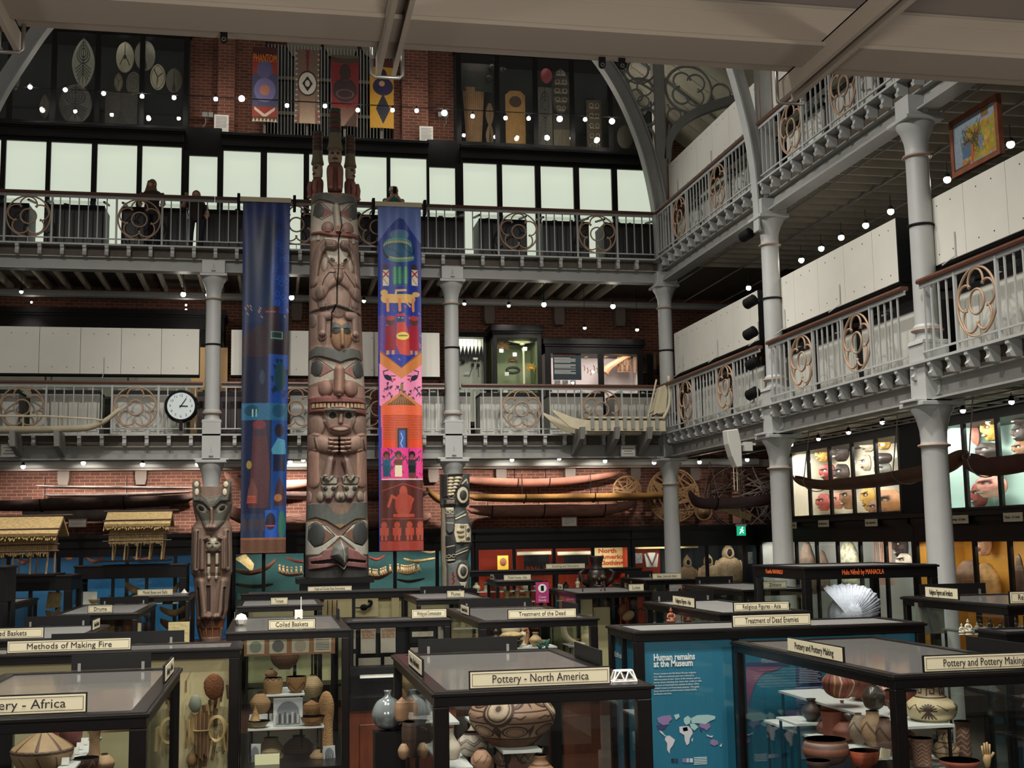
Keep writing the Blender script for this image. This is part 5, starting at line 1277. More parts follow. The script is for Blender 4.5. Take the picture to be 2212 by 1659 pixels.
# world map
LND = {'pale_green_land': (176,208,210),'lilac_land': (150,124,172),'purple_land': (66,60,118),'white_land': (220,214,226)}
lands = [('lilac_land',[(1419,1552),(1430,1547),(1448,1545),(1452,1553),(1444,1560),(1446,1564),(1432,1566),(1422,1560)]),('purple_land',[(1418,1566),(1440,1566),(1437,1573),(1428,1577),(1420,1574)]),
 ('white_land',[(1423,1577),(1430,1580),(1434,1586),(1441,1592),(1437,1591),(1427,1583)]),('white_land',[(1438,1590),(1446,1589),(1458,1598),(1453,1610),(1447,1618),(1446,1628),(1441,1620),(1441,1606),(1436,1598)]),
 ('pale_green_land',[(1455,1545),(1466,1542),(1468,1548),(1460,1555)]),('pale_green_land',[(1477,1552),(1486,1546),(1492,1552),(1490,1562),(1482,1566),(1477,1560)]),('pale_green_land',[(1492,1552),(1506,1545),(1530,1544),(1545,1547),(1544,1553),(1532,1558),(1524,1564),(1508,1562),(1494,1562)]),
 ('lilac_land',[(1510,1562),(1524,1564),(1532,1562),(1534,1570),(1526,1578),(1520,1573),(1512,1572)]),('purple_land',[(1511,1570),(1518,1573),(1515,1581),(1511,1576)]),('pale_green_land',[(1490,1563),(1500,1563),(1508,1570),(1500,1578),(1492,1572)]),
 ('white_land',[(1467,1570),(1486,1568),(1494,1576),(1496,1584),(1490,1594),(1488,1606),(1483,1610),(1479,1600),(1478,1588),(1468,1582)]),('pale_green_land',[(1474,1572),(1484,1570),(1486,1578),(1476,1580)]),('white_land',[(1493,1598),(1497,1594),(1495,1603)]),
 ('white_land',[(1525,1586),(1534,1590),(1540,1589),(1538,1593),(1527,1590)]),('lilac_land',[(1534,1601),(1540,1597),(1550,1600),(1551,1607),(1543,1611),(1534,1607)]),('white_land',[(1554,1612),(1559,1606),(1558,1613)])]
for nm,pts in lands:
    P = [hp(*p) for p in pts]; MB().prism(P[::-1],.044,.049).build('map_'+nm,mat(nm,LND[nm],.6),H0)
for i,c in enumerate(((18,40,60),(30,60,90),None,(150,124,172),(200,190,214),(226,222,230))):
    if c: p = hp(1453+8*i,1642); MB().box(p[0]-.014,p[0]+.014,.044,.05,p[1]-.02,p[1]+.015).build('legend_swatch',mat('legend%d_swatch' % i,c,.6),H0)
mb = MB()
for k in range(5): p = hp(1499,1637+3.5*k); mb.box(p[0],p[0]+.13,.046,.05,p[1]-.003,p[1]+.003)
mb.build('legend_print',TEXTW,H0)
# right-hand panel of the teal case seen through the pottery case
def hq(px,py): p = atY(px,py,11.6); return (p[0]-3.41,p[2])
for (x0,y0,x1,y1,c,nm) in ((1612,1428,1705,1440,(62,40,92),'dark_purple_bar'),(1720,1430,1773,1481,(44,48,96),'navy_text_block'),(1720,1482,1777,1530,(128,116,160),'lilac_text_block'),(1725,1530,1778,1640,(190,190,200),'pale_text_block'),(1735,1580,1770,1618,(30,28,30),'dark_photo_block')):
    a,b = hq(x0,y1),hq(x1,y0); MB().box(a[0],b[0],.042 if nm != 'dark_photo_block' else .038,.05,a[1],b[1]).build(nm,mat(nm,c,.6),H0)
P = [hq(*p) for p in ((1612,1440),(1690,1440),(1672,1448),(1652,1452),(1640,1462),(1628,1482),(1618,1520),(1614,1560),(1611,1600),(1609,1500))]
MB().prism(P[::-1],.043,.05).build('crimson_curve',mat('crimson_curve',(150,60,100),.6),H0)
mb = MB()
for y0,n,m_ in ((1434,12,0),(1486,10,0),(1536,11,0)):
    for k in range(n): a = hq(1726,y0+3.7*k); mb.box(a[0],a[0]+.19+.02*((k*7) % 3),.036,.042,a[1]-.003,a[1]+.003)
mb.build('block_print',mat('grey_block_print',(170,168,190),.6),H0)
# ---------------------------------------------------------------- printed sheets of the writing case
W0 = CASES['WC'][0]
for i,(x0,y0,x1,y1,c) in enumerate(((752,1360,768,1402,1),(779,1358,811,1412,1),(822,1356,854,1410,1),(752,1412,768,1440,0),(774,1420,822,1442,0),(830,1418,854,1440,0),(884,1350,941,1389,2),(946,1350,962,1380,0),(886,1398,912,1410,0))):
    a,b = atY(x0,y1,16.4),atY(x1,y0,16.4); s = thing('printed_sheet','printed sheet %s in the writing case' % ('cut by the frame at top left','tall, second from the left','tall, third from the left','small at lower left','wide, low in the middle','small, low right of the wide one','dark, with a pale arm shape','narrow, at the right edge','small, below the dark one')[i],'sheet',(a[0],16.38,a[2]),0,'printed sheets in the writing case')
    w_,h_ = b[0]-a[0],b[2]-a[2]
    MB().box(0,w_,0,.01,0,h_).build('paper',mat('sheet_paper',(176,168,152),.7) if c != 2 else BLACKM,s)
    if c == 1: MB().box(.01,w_-.01,-.003,0,h_*.62,h_*.97).build('picture',mat('sepia_print',(150,120,96),.7,var=.5,scale=40),s)
    if c == 2: MB().box(w_*.1,w_*.9,-.003,0,h_*.35,h_*.65).build('picture',mat('pale_print',(170,160,140),.7,var=.3,scale=10),s)
# sloping desk and wooden panel under it
t = thing('reading_desk','sloping glazed desk with wooden panels below the printed sheets','desk',(.92,15.5,0))
MB().box(0,1.32,0,.42,0,1.15).build('desk_base',mat('red_brown_wood',(92,46,26),.4,var=.25,scale=6,stretch=(4,4,.8)),t)
MB().box(.12,.60,-.02,0,.1,.98).build('wood_panel',mat('red_brown_wood'),t,bevel=.01); MB().box(.72,1.20,-.02,0,.1,.98).build('wood_panel',mat('red_brown_wood'),t,bevel=.01)
MB().box(-.02,1.34,-.03,.44,1.15,1.3).build('desk_rim',BLACK,t)
MB().box(.02,1.30,-.02,.42,1.3,1.56).build('desk_glass',GLASS,t)
MB().box(-.02,1.34,.36,.44,1.3,1.62).build('desk_back',BLACK,t)
MB().box(.15,.65,.28,.3,1.50,1.54).build('paper_strip',PAPER,t)
# instrument boards in the reed case
for i,(x0,x1,w_) in enumerate(((700,817,0),(846,862,0))):
    a,b = atY(x0,1335,23.4),atY(x1,1290,23.4); o = MB().box(a[0],b[0],23.4,23.42,a[2],b[2]).build('instrument_board',mat('tan_cream_board',(200,184,140),.7)); tag(o,('cream board of reed pipes left of the centre mullion','narrow cream board right of the centre mullion')[i],'board')
mb = MB().tube([atY(768,1313,23.35),atY(782,1313,23.35)],.014,6).ball(atY(786,1312,23.35),(.07,.03,.06)).tube(spline([atY(788,1313,23.35),atY(800,1307,23.35),(atY(802,1300,23.35)),atY(795,1298,23.35)],5),.03,6)
tag(mb.build('horn_pipe',BLACKM),'dark curled horn pipe on the cream board','instrument')
for k in range(6): p = atY(703+5*k,1315,23.36); tag(MB().tube([(p[0],23.36,p[2]-.18),(p[0],23.36,p[2]+.16)],.010,5).build('reed_pipe',DARKW if k % 2 else PALEW),'slim upright reed pipe at the left of the cream board','instrument','slim reed pipes on the cream board')
# ---------------------------------------------------------------- small white paper models and boxes on the case tops
def poly_model(loc,r,label):
    me = MB().ball((0,0,r*.9),r,6,4); o = me.build('folded_paper_model',PAPER,None,loc=loc); return tag(o,label,'paper model','folded white paper models')
poly_model(atZ(521,1350,2.2),.075,'folded white paper model on the left corner of the basket case')
t = thing('paper_truss','white folded truss model at the right end of the North American pottery label','paper model',atZ(1347,1472,2.2))
P = [(-.085,-.04),(.085,-.04),(.085,.04),(-.085,.04)]; T = [(-.06,-.025),(.06,-.025),(.06,.025),(-.06,.025)]
mb = MB(); bt = [(x,y,.005) for x,y in P]; tp_ = [(x,y,.075) for x,y in T]
for i in range(4): mb.tube([bt[i],bt[(i+1) % 4]],.006,5).tube([tp_[i],tp_[(i+1) % 4]],.006,5).tube([bt[i],tp_[i]],.006,5)
for a_,b_ in (((-.085,-.04,0),(-.03,-.03,.075)),((-.03,-.03,.075),(0,-.04,0)),((0,-.04,0),(.03,-.03,.075)),((.03,-.03,.075),(.085,-.04,0)),((.085,-.04,0),(.07,.03,.075))): mb.tube([a_,b_],.006,5)
mb.build('truss_bars',PAPER,t)
t = thing('white_sensor','small white sensor box with an aerial behind the Coiled Baskets label','sensor',atZ(645,1345,2.2))
MB().box(-.05,.05,-.02,.02,0,.16).build('sensor_box',PAPER,t,bevel=.008); MB().tube([(.03,0,.15),(.03,0,.32)],.006,6).build('aerial',PAPER,t); MB().tube([(math.cos(a)*.015,-.022,.05+math.sin(a)*.015) for a in [i*PI/6 for i in range(12)]],.005,5,True).build('dial_ring',INK,t)
for px,py,z,lb in ((398,1281,2.3,'tiny white paper pyramid on the boats and rafts case'),): tag(MB().lathe([(.06,0),(.001,.08)],seg=4).build('paper_pyramid',PAPER,None,loc=atZ(px,py,z)),lb,'paper model')
# ================================================================ things inside the near cases
BRN_ = (74,50,38)
def inc(px,py,Y): return atY(px,py,Y)
def pot(label,px,pyb,Y,wpx,hpx,prof,base,dec=None,m=None,cw=160,name='pot',cat='pot',group=None,foot=None,rz=0,relief=1,under=None,z=None):
    """px = centre, pyb = base row in the photo, prof = (r 0..1, z 0..1) from the rim down"""
    p = atY(px,pyb,Y); k = math.hypot(p[0],p[1])/F_PX; R,H = wpx*k/2,hpx*k
    P = smooth_prof([(r*R,z_*H) for r,z_ in prof],7); cv = Canvas(cw,int(cw*.55),base); cv.f = (0,0,cw,cw*.55)
    if dec: dec(cv)
    cv.frame(); cv.blur(1).noise(5,2)
    inner = [(max(.001,q[0]-.012),q[1]) for q in P[:max(3,len(P)*2//3)]][::-1]
    o = painted_lathe(name,P,cv,m,loc=(p[0],Y,p[2] if z is None else z),rz=rz,relief=relief)
    MB().lathe([(.001,inner[0][1])]+inner+[(P[0][0],P[0][1])],seg=28).build('pot_inside',mat('dark_clay_inside',(84,56,44),.8),o,True)
    MB().lathe([(.001,0),(P[-1][0],0),(P[-1][0],.004),(.001,.004)],seg=24).build('pot_base',mat('dark_clay_inside'),o)
    return tag(o,label,cat,group)
def shelf(label,x0,x1,y0,y1,z,m=None,legs=True,zb=.66,th=.02,group='white display shelves'):
    t = thing('display_shelf',label,'shelf',(x0,y0,z),0,group); W,D = x1-x0,y1-y0
    MB().box(0,W,0,D,-th,0).build('shelf_board',m or SHELF,t)
    if legs:
        for a in (.02,W-.04):
            for b in (.02,D-.04): MB().box(a,a+.02,b,b+.02,zb-z,-th).build('leg',BLACKM,t)
    return t
def bands(*bs):
    def f(cv):
        for y0,y1,c in bs: cv.rect(0,y0,1,y1,c)
    return f
def zig(y0,y1,n,c,lw=.012,off=0):
    def f(cv): cv.line([((i+off)/n,y0 if i % 2 else y1) for i in range(-1,n+2)],lw,c)
    return f
def multi(*fs):
    def f(cv):
        for g in fs: g(cv)
    return f
OLLA = [(.55,1),(.52,.93),(.62,.85),(.92,.66),(1,.48),(.9,.25),(.55,.04),(.45,0)]
BOWL = [(1,1),(1.0,.85),(.96,.6),(.8,.3),(.48,.06),(.42,0)]
JARN = [(.48,1),(.40,.93),(.40,.80),(.7,.62),(1,.42),(.92,.2),(.55,0)]
BEAK = [(.95,1),(.88,.8),(.8,.5),(.78,.2),(.8,0)]
ROUND = [(.35,1),(.3,.94),(.55,.86),(.95,.6),(1,.42),(.8,.15),(.4,0)]
BASK = [(.9,1),(1,.8),(.98,.4),(.85,0)]
LID = [(.001,1),(.12,.97),(.5,.86),(.82,.78),(.88,.72),(1,.5),(.92,.12),(.8,0)]
CONE = [(.001,1),(.1,.8),(.5,.45),(.9,.12),(1,0)]
# --- North American pottery
def zuni(cv):
    for k in range(6):
        x = k/6+.08; cv.ell(x,.16,.055,.15,BRN_,lw=.012); cv.ell(x,.16,.04,.12,BRN_,lw=.005)
        cv.poly([(x+.055,.0),(x+.11,.0),(x+.083,.32)],BRN_); cv.poly([(x+.065,.02),(x+.10,.02),(x+.083,.24)],(190,160,130))
    cv.line([(0,.36),(1,.36)],.012,BRN_); cv.line([(0,.52),(1,.52)],.012,BRN_)
    for k in range(8): cv.line([(k/8+.02,.46),(k/8+.05,.43),(k/8+.07,.46),(k/8+.09,.42)],.008,BRN_)
    for k in range(7): x = k/7+.07; cv.ell(x,.66,.05,.10,BRN_,lw=.010); cv.ell(x,.66,.035,.07,BRN_,lw=.004); cv.poly([(x+.05,.62),(x+.072,.54),(x+.09,.62),(x+.072,.8)],BRN_)
    cv.line([(0,.80),(1,.80)],.02,BRN_); cv.rect(0,.82,1,1,(120,84,62))
    for x in (.14,.36,.86):
        cv.ell(x,.30,.06,.25,(190,164,136)); cv.ell(x,.30,.06,.25,BRN_,lw=.012)
        for k in range(12): a = k*PI/6; cv.ell(x+math.cos(a)*.03,.30+math.sin(a)*.12,.010,.045,(214,192,164),ang=a*.0)
        cv.ell(x,.3,.045,.19,BRN_,lw=.005); cv.ell(x,.3,.012,.05,BRN_)
pot('large jar with dark brown circles and rosettes in the North American case',1107,1606,9.35,182,112,[(.62,1),(.60,.93),(.80,.80),(.98,.62),(1,.50),(.92,.32),(.62,.08),(.50,0)],(186,150,124),zuni,cw=420,rz=.35)
pz = atY(1110,1607,9.35)[2]
sx0 = atY(1095,1610,9.0)[0]
shelf('upper white shelf under the large painted jar',sx0-.02,sx0+.27,9.05,10.9,pz)
pot('pale jar with grey zigzag bands low in the North American case',1020,1632,9.4,66,48,OLLA,(196,184,170),multi(zig(.25,.42,12,(96,84,76),.016),zig(.33,.5,12,(96,84,76),.016),zig(.55,.7,10,(110,96,86),.012),bands((0,.08,(110,90,80)))))
pot('small pale pointed jar standing on the shelf edge behind the zigzag jar',1018,1594,9.8,34,30,CONE,(180,160,140),zig(.3,.8,8,(110,90,80)))
lowz_ = atY(1010,1636,9.4)[2]
shelf('lower white shelf running under the zigzag jar',1.2,1.42,9.0,10.9,lowz_)
pot('brown jar with a flared rim at the bottom of the North American case',1168,1690,9.0,62,56,JARN,(150,112,80),bands((0,.06,(190,160,120)),(.3,.36,(90,60,44))))
pot('pale bowl with scrolling lines under the shelf of the large jar',1140,1650,9.6,66,34,BOWL,(196,180,160),multi(zig(.2,.6,16,(90,70,60),.01),zig(.3,.8,11,(90,70,60),.008)))
pot('warty brown effigy pot beside the shelf leg',1085,1655,9.3,36,34,ROUND,(120,96,80),zig(.2,.8,30,(80,62,52),.012))
pot('round tan jar with a lid in the back left of the North American case',868,1556,10.4,30,48,LID,(150,116,86),bands((.2,.24,(100,70,50))))
pot('dark round basket low at the left of the North American case',900,1632,10.2,62,70,BASK,(70,54,44),bands((.1,.15,(50,38,30)),(.5,.54,(50,38,30))))
pot('small coiled basket low at the far left of the North American case',872,1640,9.9,24,34,ROUND,(146,120,90),zig(.1,.9,20,(110,86,62),.01))
pot('white bottle-shaped vessel low at the left front of the North American case',975,1640,9.0,40,64,[(.3,1),(.28,.8),(.6,.6),(1,.35),(.8,.05),(.6,0)],(206,194,176))
pot('small terracotta figure jar at the bottom of the zigzag jar',1040,1665,9.1,44,46,ROUND,(168,130,104),zig(.3,.6,9,(120,84,64),.02))
shelf('short white shelf at the left of the North American case',1.12,1.5,10.2,10.9,atY(900,1556,10.4)[2])
def photo(px,py,Y,w_,h_,label,rz=0,group='grey photographs in the cases'):
    p = atY(px,py,Y); k = Y/F_PX; cv = Canvas(50,40,(170,172,172)); cv.f = (0,0,50,40); cv.ell(.5,.55,.38,.42,(104,108,112)); cv.rect(.1,.62,.9,.95,(90,90,92))
    for i in range(9): cv.rect(.12+.085*i,.5+.05*(i % 3),.17+.085*i,.9,(40,40,44) if i % 2 else (150,150,150))
    cv.frame(); t = sheet('photo_print',cv,h_*k,lambda v: w_*k,PAINTED,relief=0,th=.006,loc=p,rot=(-.12,0,rz)); return tag(t,label,'photograph',group)
photo(912,1546,10.15,38,44,'grey photograph on the left shelf of the North American case',.2)
# --- pottery and pottery making
zU = atY(2000,1556,9.0)[2]; zM = atY(1850,1608,9.6)[2]; zL = atY(2020,1653,8.9)[2]
xr = atY(2062,1566,8.75)[0]
shelf('uppermost white shelf of the pottery making case',xr-.42,xr,8.75,11.1,zU)
shelf('middle white shelf of the pottery making case',4.5,4.78,9.0,11.1,zM)
shelf('lowest white shelf of the pottery making case',xr-.3,xr+.12,8.6,10.6,zL)
def peru(cv):
    cv.rect(0,.0,1,.34,(196,176,140)); cv.line([(0,.02),(1,.02)],.014,BRN_)
    for k in range(6):
        x = k/6; cv.line([(x+.01,.26),(x+.01,.12),(x+.10,.12),(x+.10,.22),(x+.05,.22),(x+.05,.17)],.016,BRN_)
    cv.line([(0,.31),(1,.31)],.02,BRN_)
    for x in (.12,.37,.62,.87):
        for a in range(9): q = PI*a/8; cv.line([(x,.62),(x+math.cos(q)*.05,.62-math.sin(q)*.14)],.014,BRN_)
        for a in range(5): cv.line([(x,.62),(x-.05+.025*a,.78)],.012,BRN_)
        cv.line([(x+.06,.5),(x+.12,.62),(x+.16,.5),(x+.2,.66)],.008,BRN_)
    cv.rect(0,.93,1,1,(120,80,60))
pot('broad cream jar with brown key pattern and plants on the upper shelf',2013,1560,9.0,100,80,[(.62,1),(.56,.95),(.50,.86),(.52,.72),(.60,.64),(.95,.46),(1,.34),(.88,.14),(.5,0)],(206,190,150),peru,cw=420,rz=.2)
def stripes(cv):
    cols = ((206,186,150),(130,60,50),(60,42,36),(190,160,110))
    for k in range(18): cv.line([(k/18,.0),(k/18+.05,.5),(k/18-.0,1)],.014,cols[k % 4])
    cv.rect(0,0,1,.1,(110,56,46))
pot('striped reddish jar with curving bands at the left end of the upper shelf',1818,1507,9.9,76,62,ROUND,(146,84,66),stripes,cw=300)
pot('tall reddish brown jar behind the striped jar',1862,1508,10.2,58,66,ROUND,(128,70,54))
pot('glossy black bottle with a short neck on the upper shelf',1888,1533,9.3,45,58,[(.3,1),(.16,.95),(.14,.84),(.5,.78),(.92,.55),(1,.4),(.8,.12),(.4,0)],(66,62,54),m=mat('burnished_black',attr=True,rough=.22))
pot('red bowl with white dots behind the broad cream jar',1948,1546,9.35,64,50,BOWL,(120,56,44),lambda cv: [cv.ell(k/18,.35,.01,.03,(206,180,140)) for k in range(19)])
pot('patterned white and red jar behind the corner post',1925,1512,9.9,60,44,ROUND,(150,90,80),multi(zig(.2,.5,14,(220,200,180),.02),zig(.5,.8,14,(60,40,36),.016)))
for i,(px,pb,Y,w_,h_,pr_,c,lb) in enumerate(((1800,1594,9.9,50,54,BEAK,(110,62,48),'brown flared cup on the middle shelf'),(1822,1585,10.1,26,66,[(.35,1),(.22,.9),(.2,.6),(.8,.4),(1,.2),(.7,0)],(150,100,76),'slender long-necked pink bottle on the middle shelf'),(1777,1586,10.2,26,28,ROUND,(90,54,44),'small dark round pot at the left end of the middle shelf'),(1826,1600,9.7,48,40,ROUND,(112,62,48),'round brown pot in front of the slender bottle'),(1857,1606,9.3,40,60,ROUND,(150,136,116),'grey lobed effigy jar on the middle shelf'),(1888,1612,9.1,48,70,OLLA,(170,140,110),'glazed cream figure jar in the centre of the middle shelf'),(1914,1616,9.0,40,60,OLLA,(110,86,72),'brown jar next to the corner post on the middle shelf'))):
    pot(lb,px,pb,Y,w_,h_,pr_,c,multi(zig(.3,.7,6,tuple(int(v*.6) for v in c),.03)) if i in (4,5,6) else None,group='pots on the middle shelf of the pottery making case')
pot('large black and brown cooking pot low at the left of the pottery making case',1785,1650,9.0,92,50,[(.9,1),(.84,.92),(.96,.8),(1,.5),(.8,.15),(.5,0)],(70,54,46),bands((.0,.15,(120,90,70)),(.3,.5,(110,70,54))),cw=200)
pot('small dark bowl at the bottom of the pottery making case',1768,1664,8.7,48,20,BOWL,(60,48,42))
pot('terracotta bowl with an orange lining low in the pottery making case',1868,1658,8.9,60,34,BOWL,(150,76,50))
for px,pb,Y,w_,h_,pr_,c,dc,lb in ((1993,1654,8.8,46,54,BEAK,(110,80,66),multi(*[zig(.15+.13*k,.28+.13*k,14,(170,140,116),.012) for k in range(6)]),'flared beaker with net pattern on the lowest shelf'),(2044,1640,8.95,54,60,[(.62,1),(.52,.8),(.5,.6),(.9,.42),(1,.3),(.8,.08),(.5,0)],(176,150,120),multi(zig(.1,.3,12,BRN_,.016),zig(.5,.62,10,BRN_,.014),bands((.36,.40,BRN_),(.7,.73,BRN_))),'cream waisted jar painted brown on the lowest shelf'),(2083,1638,9.2,32,72,[(1,1),(.9,.93),(.8,.8),(.9,.4),(.92,0)],(100,72,58),multi(*[zig(.2+.14*k,.32+.14*k,8,(160,130,106),.016) for k in range(5)]),'tall carved cylinder vase on the lowest shelf'),(1966,1640,9.0,34,44,BEAK,(150,110,86),zig(.2,.8,5,(116,80,62),.03),'body of the stirrup-spouted vessel on the lowest shelf'),(2074,1668,8.6,76,24,[(1,1),(.96,.7),(.6,.15),(.4,0)],(172,96,80),None,'shallow pink red dish at the bottom right')):
    o = pot(lb,px,pb,Y,w_,h_,pr_,c,dc,cw=200,group='pots on the lowest shelf of the pottery making case')
    if 'stirrup' in lb:
        k = 9/F_PX; MB().tube([(math.cos(a)*14*k,0,44*k+math.sin(a)*14*k) for a in [PI*i/10 for i in range(11)]],.016,8).tube([(0,0,57*k),(0,0,76*k)],.018,8).build('stirrup_spout',mat('tan_clay',(150,110,86),.6),o,True)
p = atY(1912,1628,8.5); tag(MB().cbox(p,(.075,.01,.07),Matrix.Rotation(.2,3,'Y')).build('label_slip',CREAM),'cream label slip at the edge of the middle shelf','label')
# seen through the case at right: box crates and hands
t = MB().box(5.25,5.7,10.2,10.9,.66,1.75).build('grey_plinth',mat('grey_plinth',(112,104,92),.7)); tag(t,'grey plinth inside the right end of the pottery making case','plinth')
p = atY(1600*1.0+532,1640,8.7)
hd_ = MB()
for k,(dx,L) in enumerate(((-.03,.07),(-.012,.09),(.006,.095),(.024,.08))): hd_.tube([(dx,0,.03),(dx*1.2,0,.03+L)],.0085,6)
hd_.tube([(.03,0,.01),(.055,-.01,.05)],.010,6).lathe([(.02,-.06),(.034,0),(.03,.035)],seg=12,sy=.6)
tag(hd_.build('clay_hand',PALEW,None,True,loc=p),'small upright carved hand at the bottom right corner','hand carving')
# --- coiled baskets
def coil(c,dec=None):
    def f(cv):
        for k in range(14): cv.line([(0,k/14),(1,k/14)],.012,tuple(int(v*.82) for v in c),-.002)
        if dec: dec(cv)
    return f
bk = mat('basket_surface',attr=True,rough=.8,bump=.6,bscale=90)
CBt = CASES['CB'][0]
for z_,y0_,y1_,x0_,x1_,lb in ((1500,15.6,16.4,575,658,'upper shelf of the coiled basket case'),(1572,15.1,16.4,535,700,'wide middle shelf of the coiled basket case')):
    z__ = atY(620,z_,y0_)[2]; shelf(lb,atY(x0_,z_,y0_)[0],atY(x1_,z_,y0_)[0],y0_,y1_,z__,m=SHELF)
for px,pb,Y,w_,h_,pr_,c,dc,lb in (
    (615,1445,16.0,60,34,BOWL,(120,84,56),None,'large dark bowl basket at the top of the coiled basket case'),
    (590,1500,15.75,40,34,BASK,(160,126,84),zig(0,.12,20,(90,60,40),.03),'lidded tan basket with a tag on the upper shelf'),(640,1497,15.75,42,34,BOWL,(156,116,74),zig(.3,.8,8,(110,74,46),.03),'basket with a dark zigzag on the upper shelf'),(586,1466,16.2,26,20,ROUND,(140,108,76),None,'small basket behind the lidded tan basket'),
    (676,1506,16.0,42,46,ROUND,(170,146,106),None,'big pale gourd ladle body at the right of the upper shelf'),
    (562,1542,15.6,42,44,ROUND,(150,118,80),None,'round tan basket left of the photograph'),(551,1570,15.25,30,50,CONE,(170,136,90),None,'cone-lidded basket at the left of the middle shelf'),(673,1550,15.4,38,36,LID,(154,112,70),None,'lidded brown basket right of the photograph'),(560,1570,15.2,46,12,[(1,1),(.7,.4),(.5,0)],(190,176,140),None,'small dished mat at the left end of the middle shelf'),(675,1566,15.2,52,18,[(1,1),(.8,.4),(.5,0)],(176,126,76),None,'flat tan dish at the right end of the middle shelf'),
    (585,1660,15.4,56,62,OLLA,(150,132,100),multi(zig(.4,.8,6,(90,66,48),.03)),'painted basket jar at the bottom left of the coiled basket case'),(645,1660,15.8,78,66,ROUND,(104,82,64),None,'very large dark coiled basket at the bottom'),(690,1652,15.2,40,34,ROUND,(150,122,88),None,'small domed basket at the bottom right')):
    pot(lb,px,pb,Y,w_,h_,pr_,c,coil(c,dc),m=bk,cw=160,name='coiled_basket',cat='basket')
mb = MB(); p = atY(705,1650,15.3)
prf = smooth_prof([(.09,0),(.08,.3),(.095,.48),(.09,.6),(.05,.7),(.002,.73)],4)
tag(MB().lathe(prf,seg=18).build('tall_wrapped_basket',mat('tan_basket',(168,128,84),.8,bump=.8,bscale=60),None,True,loc=(p[0],15.4,.68)),'tall wrapped tan basket column at the right of the coiled basket case','basket')
photo(622,1568,15.15,60,56,'grey photograph of a hut leaning on the middle shelf of the basket case')
photo(712,1648,15.1,26,34,'small photograph at the bottom right of the basket case',.3)
photo(549,1655,15.1,24,44,'narrow photograph at the bottom left of the basket case',-.3)
p = atY(577,1662,14.9); tag(MB().box(p[0]-.14,p[0]+.14,14.9,14.91,p[2],p[2]+.17).build('text_card',mat('yellow_cream_card',(226,222,180),.6)),'cream text card at the bottom front of the basket case','card')
a,b = atY(527,1418,14.8),atY(724,1372,14.8)
t = thing('picture_strip','long wooden strip with four square pictures at the top of the basket case','picture strip',(a[0],14.8,a[2])); W,H = b[0]-a[0],b[2]-a[2]
MB().box(0,W,0,.015,0,H).build('strip_board',mat('tan_strip',(150,104,66),.6),t)
for k in range(4):
    x = W*(.03+.245*k); w_ = W*.19; MB().box(x,x+w_,-.004,0,H*.1,H*.9).build('picture_card',mat('pale_card',(196,190,166),.7),t)
    if k < 3: MB().prism([(x+w_/2+math.cos(a_)*w_*.34,H*.5+math.sin(a_)*w_*.34) for a_ in [i*PI/10 for i in range(20)]][::-1],-.007,-.004).build('round_picture',mat(('grey_green_disc','slate_disc','tan_disc')[k],((130,140,120),(104,104,100),(170,160,136))[k],.7),t)
    else:
        mb = MB()
        for j in range(7): mb.box(x+w_*.1,x+w_*.9,-.006,-.004,H*(.78-.09*j),H*(.80-.09*j))
        mb.build('print_lines',INK,t)
# glass float beside the desk
p = atY(838,1542,10.9); 
t = tag(MB().lathe(smooth_prof([(.002,-.14),(.1,-.1),(.14,0),(.1,.1),(.03,.15),(.035,.2)],5),seg=28).build('silvery_jar',mat('silver_glaze',(150,160,160),.12,metal=.6),None,True,loc=p),'round silvery bottle beside the left edge of the North American case','bottle')
tag(MB().box(p[0]-.12,p[0]+.14,10.78,11.02,0,p[2]-.135).build('bottle_stand',BLACK),'narrow black stand under the silvery bottle','stand')
# --- African pottery
AF = CASES['PA']
pot('tan boat-bellied vessel with rope relief at the bottom left',90,1668,9.3,118,92,[(.12,1),(.10,.9),(.2,.84),(.65,.66),(.98,.50),(1,.44),(.94,.3),(.7,.05),(.4,0)],(170,142,104),multi(bands((.52,.58,(110,86,64))),zig(.53,.57,40,(80,60,46),.01),lambda cv: [cv.line([(k/8,0),(k/8,.5)],.02,(96,72,54),.006) for k in range(9)],lambda cv: [cv.line([(k/10,.62),(k/10+.05,.95)],.008,(90,66,50)) for k in range(10)]),cw=300)
pot('red gourd-shaped flask behind the tan vessel',110,1600,10.0,30,34,ROUND,(170,76,52)); pot('dark reddish tall pot at the back of the African case',152,1620,10.2,44,70,ROUND,(120,66,58))
pot('tan waisted jar with a flared rim at the right of the African case',203,1650,9.6,32,66,[(1,1),(.7,.92),(.62,.6),(.7,.3),(.9,.1),(.8,0)],(168,136,100),lambda cv: [cv.line([(.3+.02*(k % 2),.1+.08*k),(.6,.1+.08*k)],.02,(80,60,48)) for k in range(7)])
pot('dark striped bowl under the waisted jar',185,1670,9.4,50,30,BOWL,(84,62,52),zig(.1,.9,9,(130,100,80),.03)); pot('rounded tan jug at the bottom right of the African case',225,1668,9.5,40,36,ROUND,(176,144,108))
tag(MB().tube([atY(190,1572,10.3),atY(288,1564,10.3)],.05,12,rs=[.045,.055]).build('pale_cylinder',PALEW,None,True),'pale horizontal wooden tube at the top of the African case','tube')
zz = atY(165,1640,9.4)[2]
t = thing('display_shelf','narrow white sloping shelf with labels in the African case','shelf',(atY(160,1640,9.4)[0],9.0,zz),0,'white display shelves'); MB().box(-.06,.06,0,1.4,-.015,0).build('shelf_board',SHELF,t)
for k in range(2): MB().box(-.04,-.02,.1+1.1*k,.12+1.1*k,.66-zz,-.015).build('leg',BLACKM,t)
for k in range(5): tag(MB().cbox((t.location[0]-.02,9.15+.22*k,zz+.03),(.05,.006,.05),Matrix.Rotation(-.4,3,'X')).build('label_slip',PAPER),'small white label slip on the narrow shelf of the African case','label','label slips on the narrow African shelf')
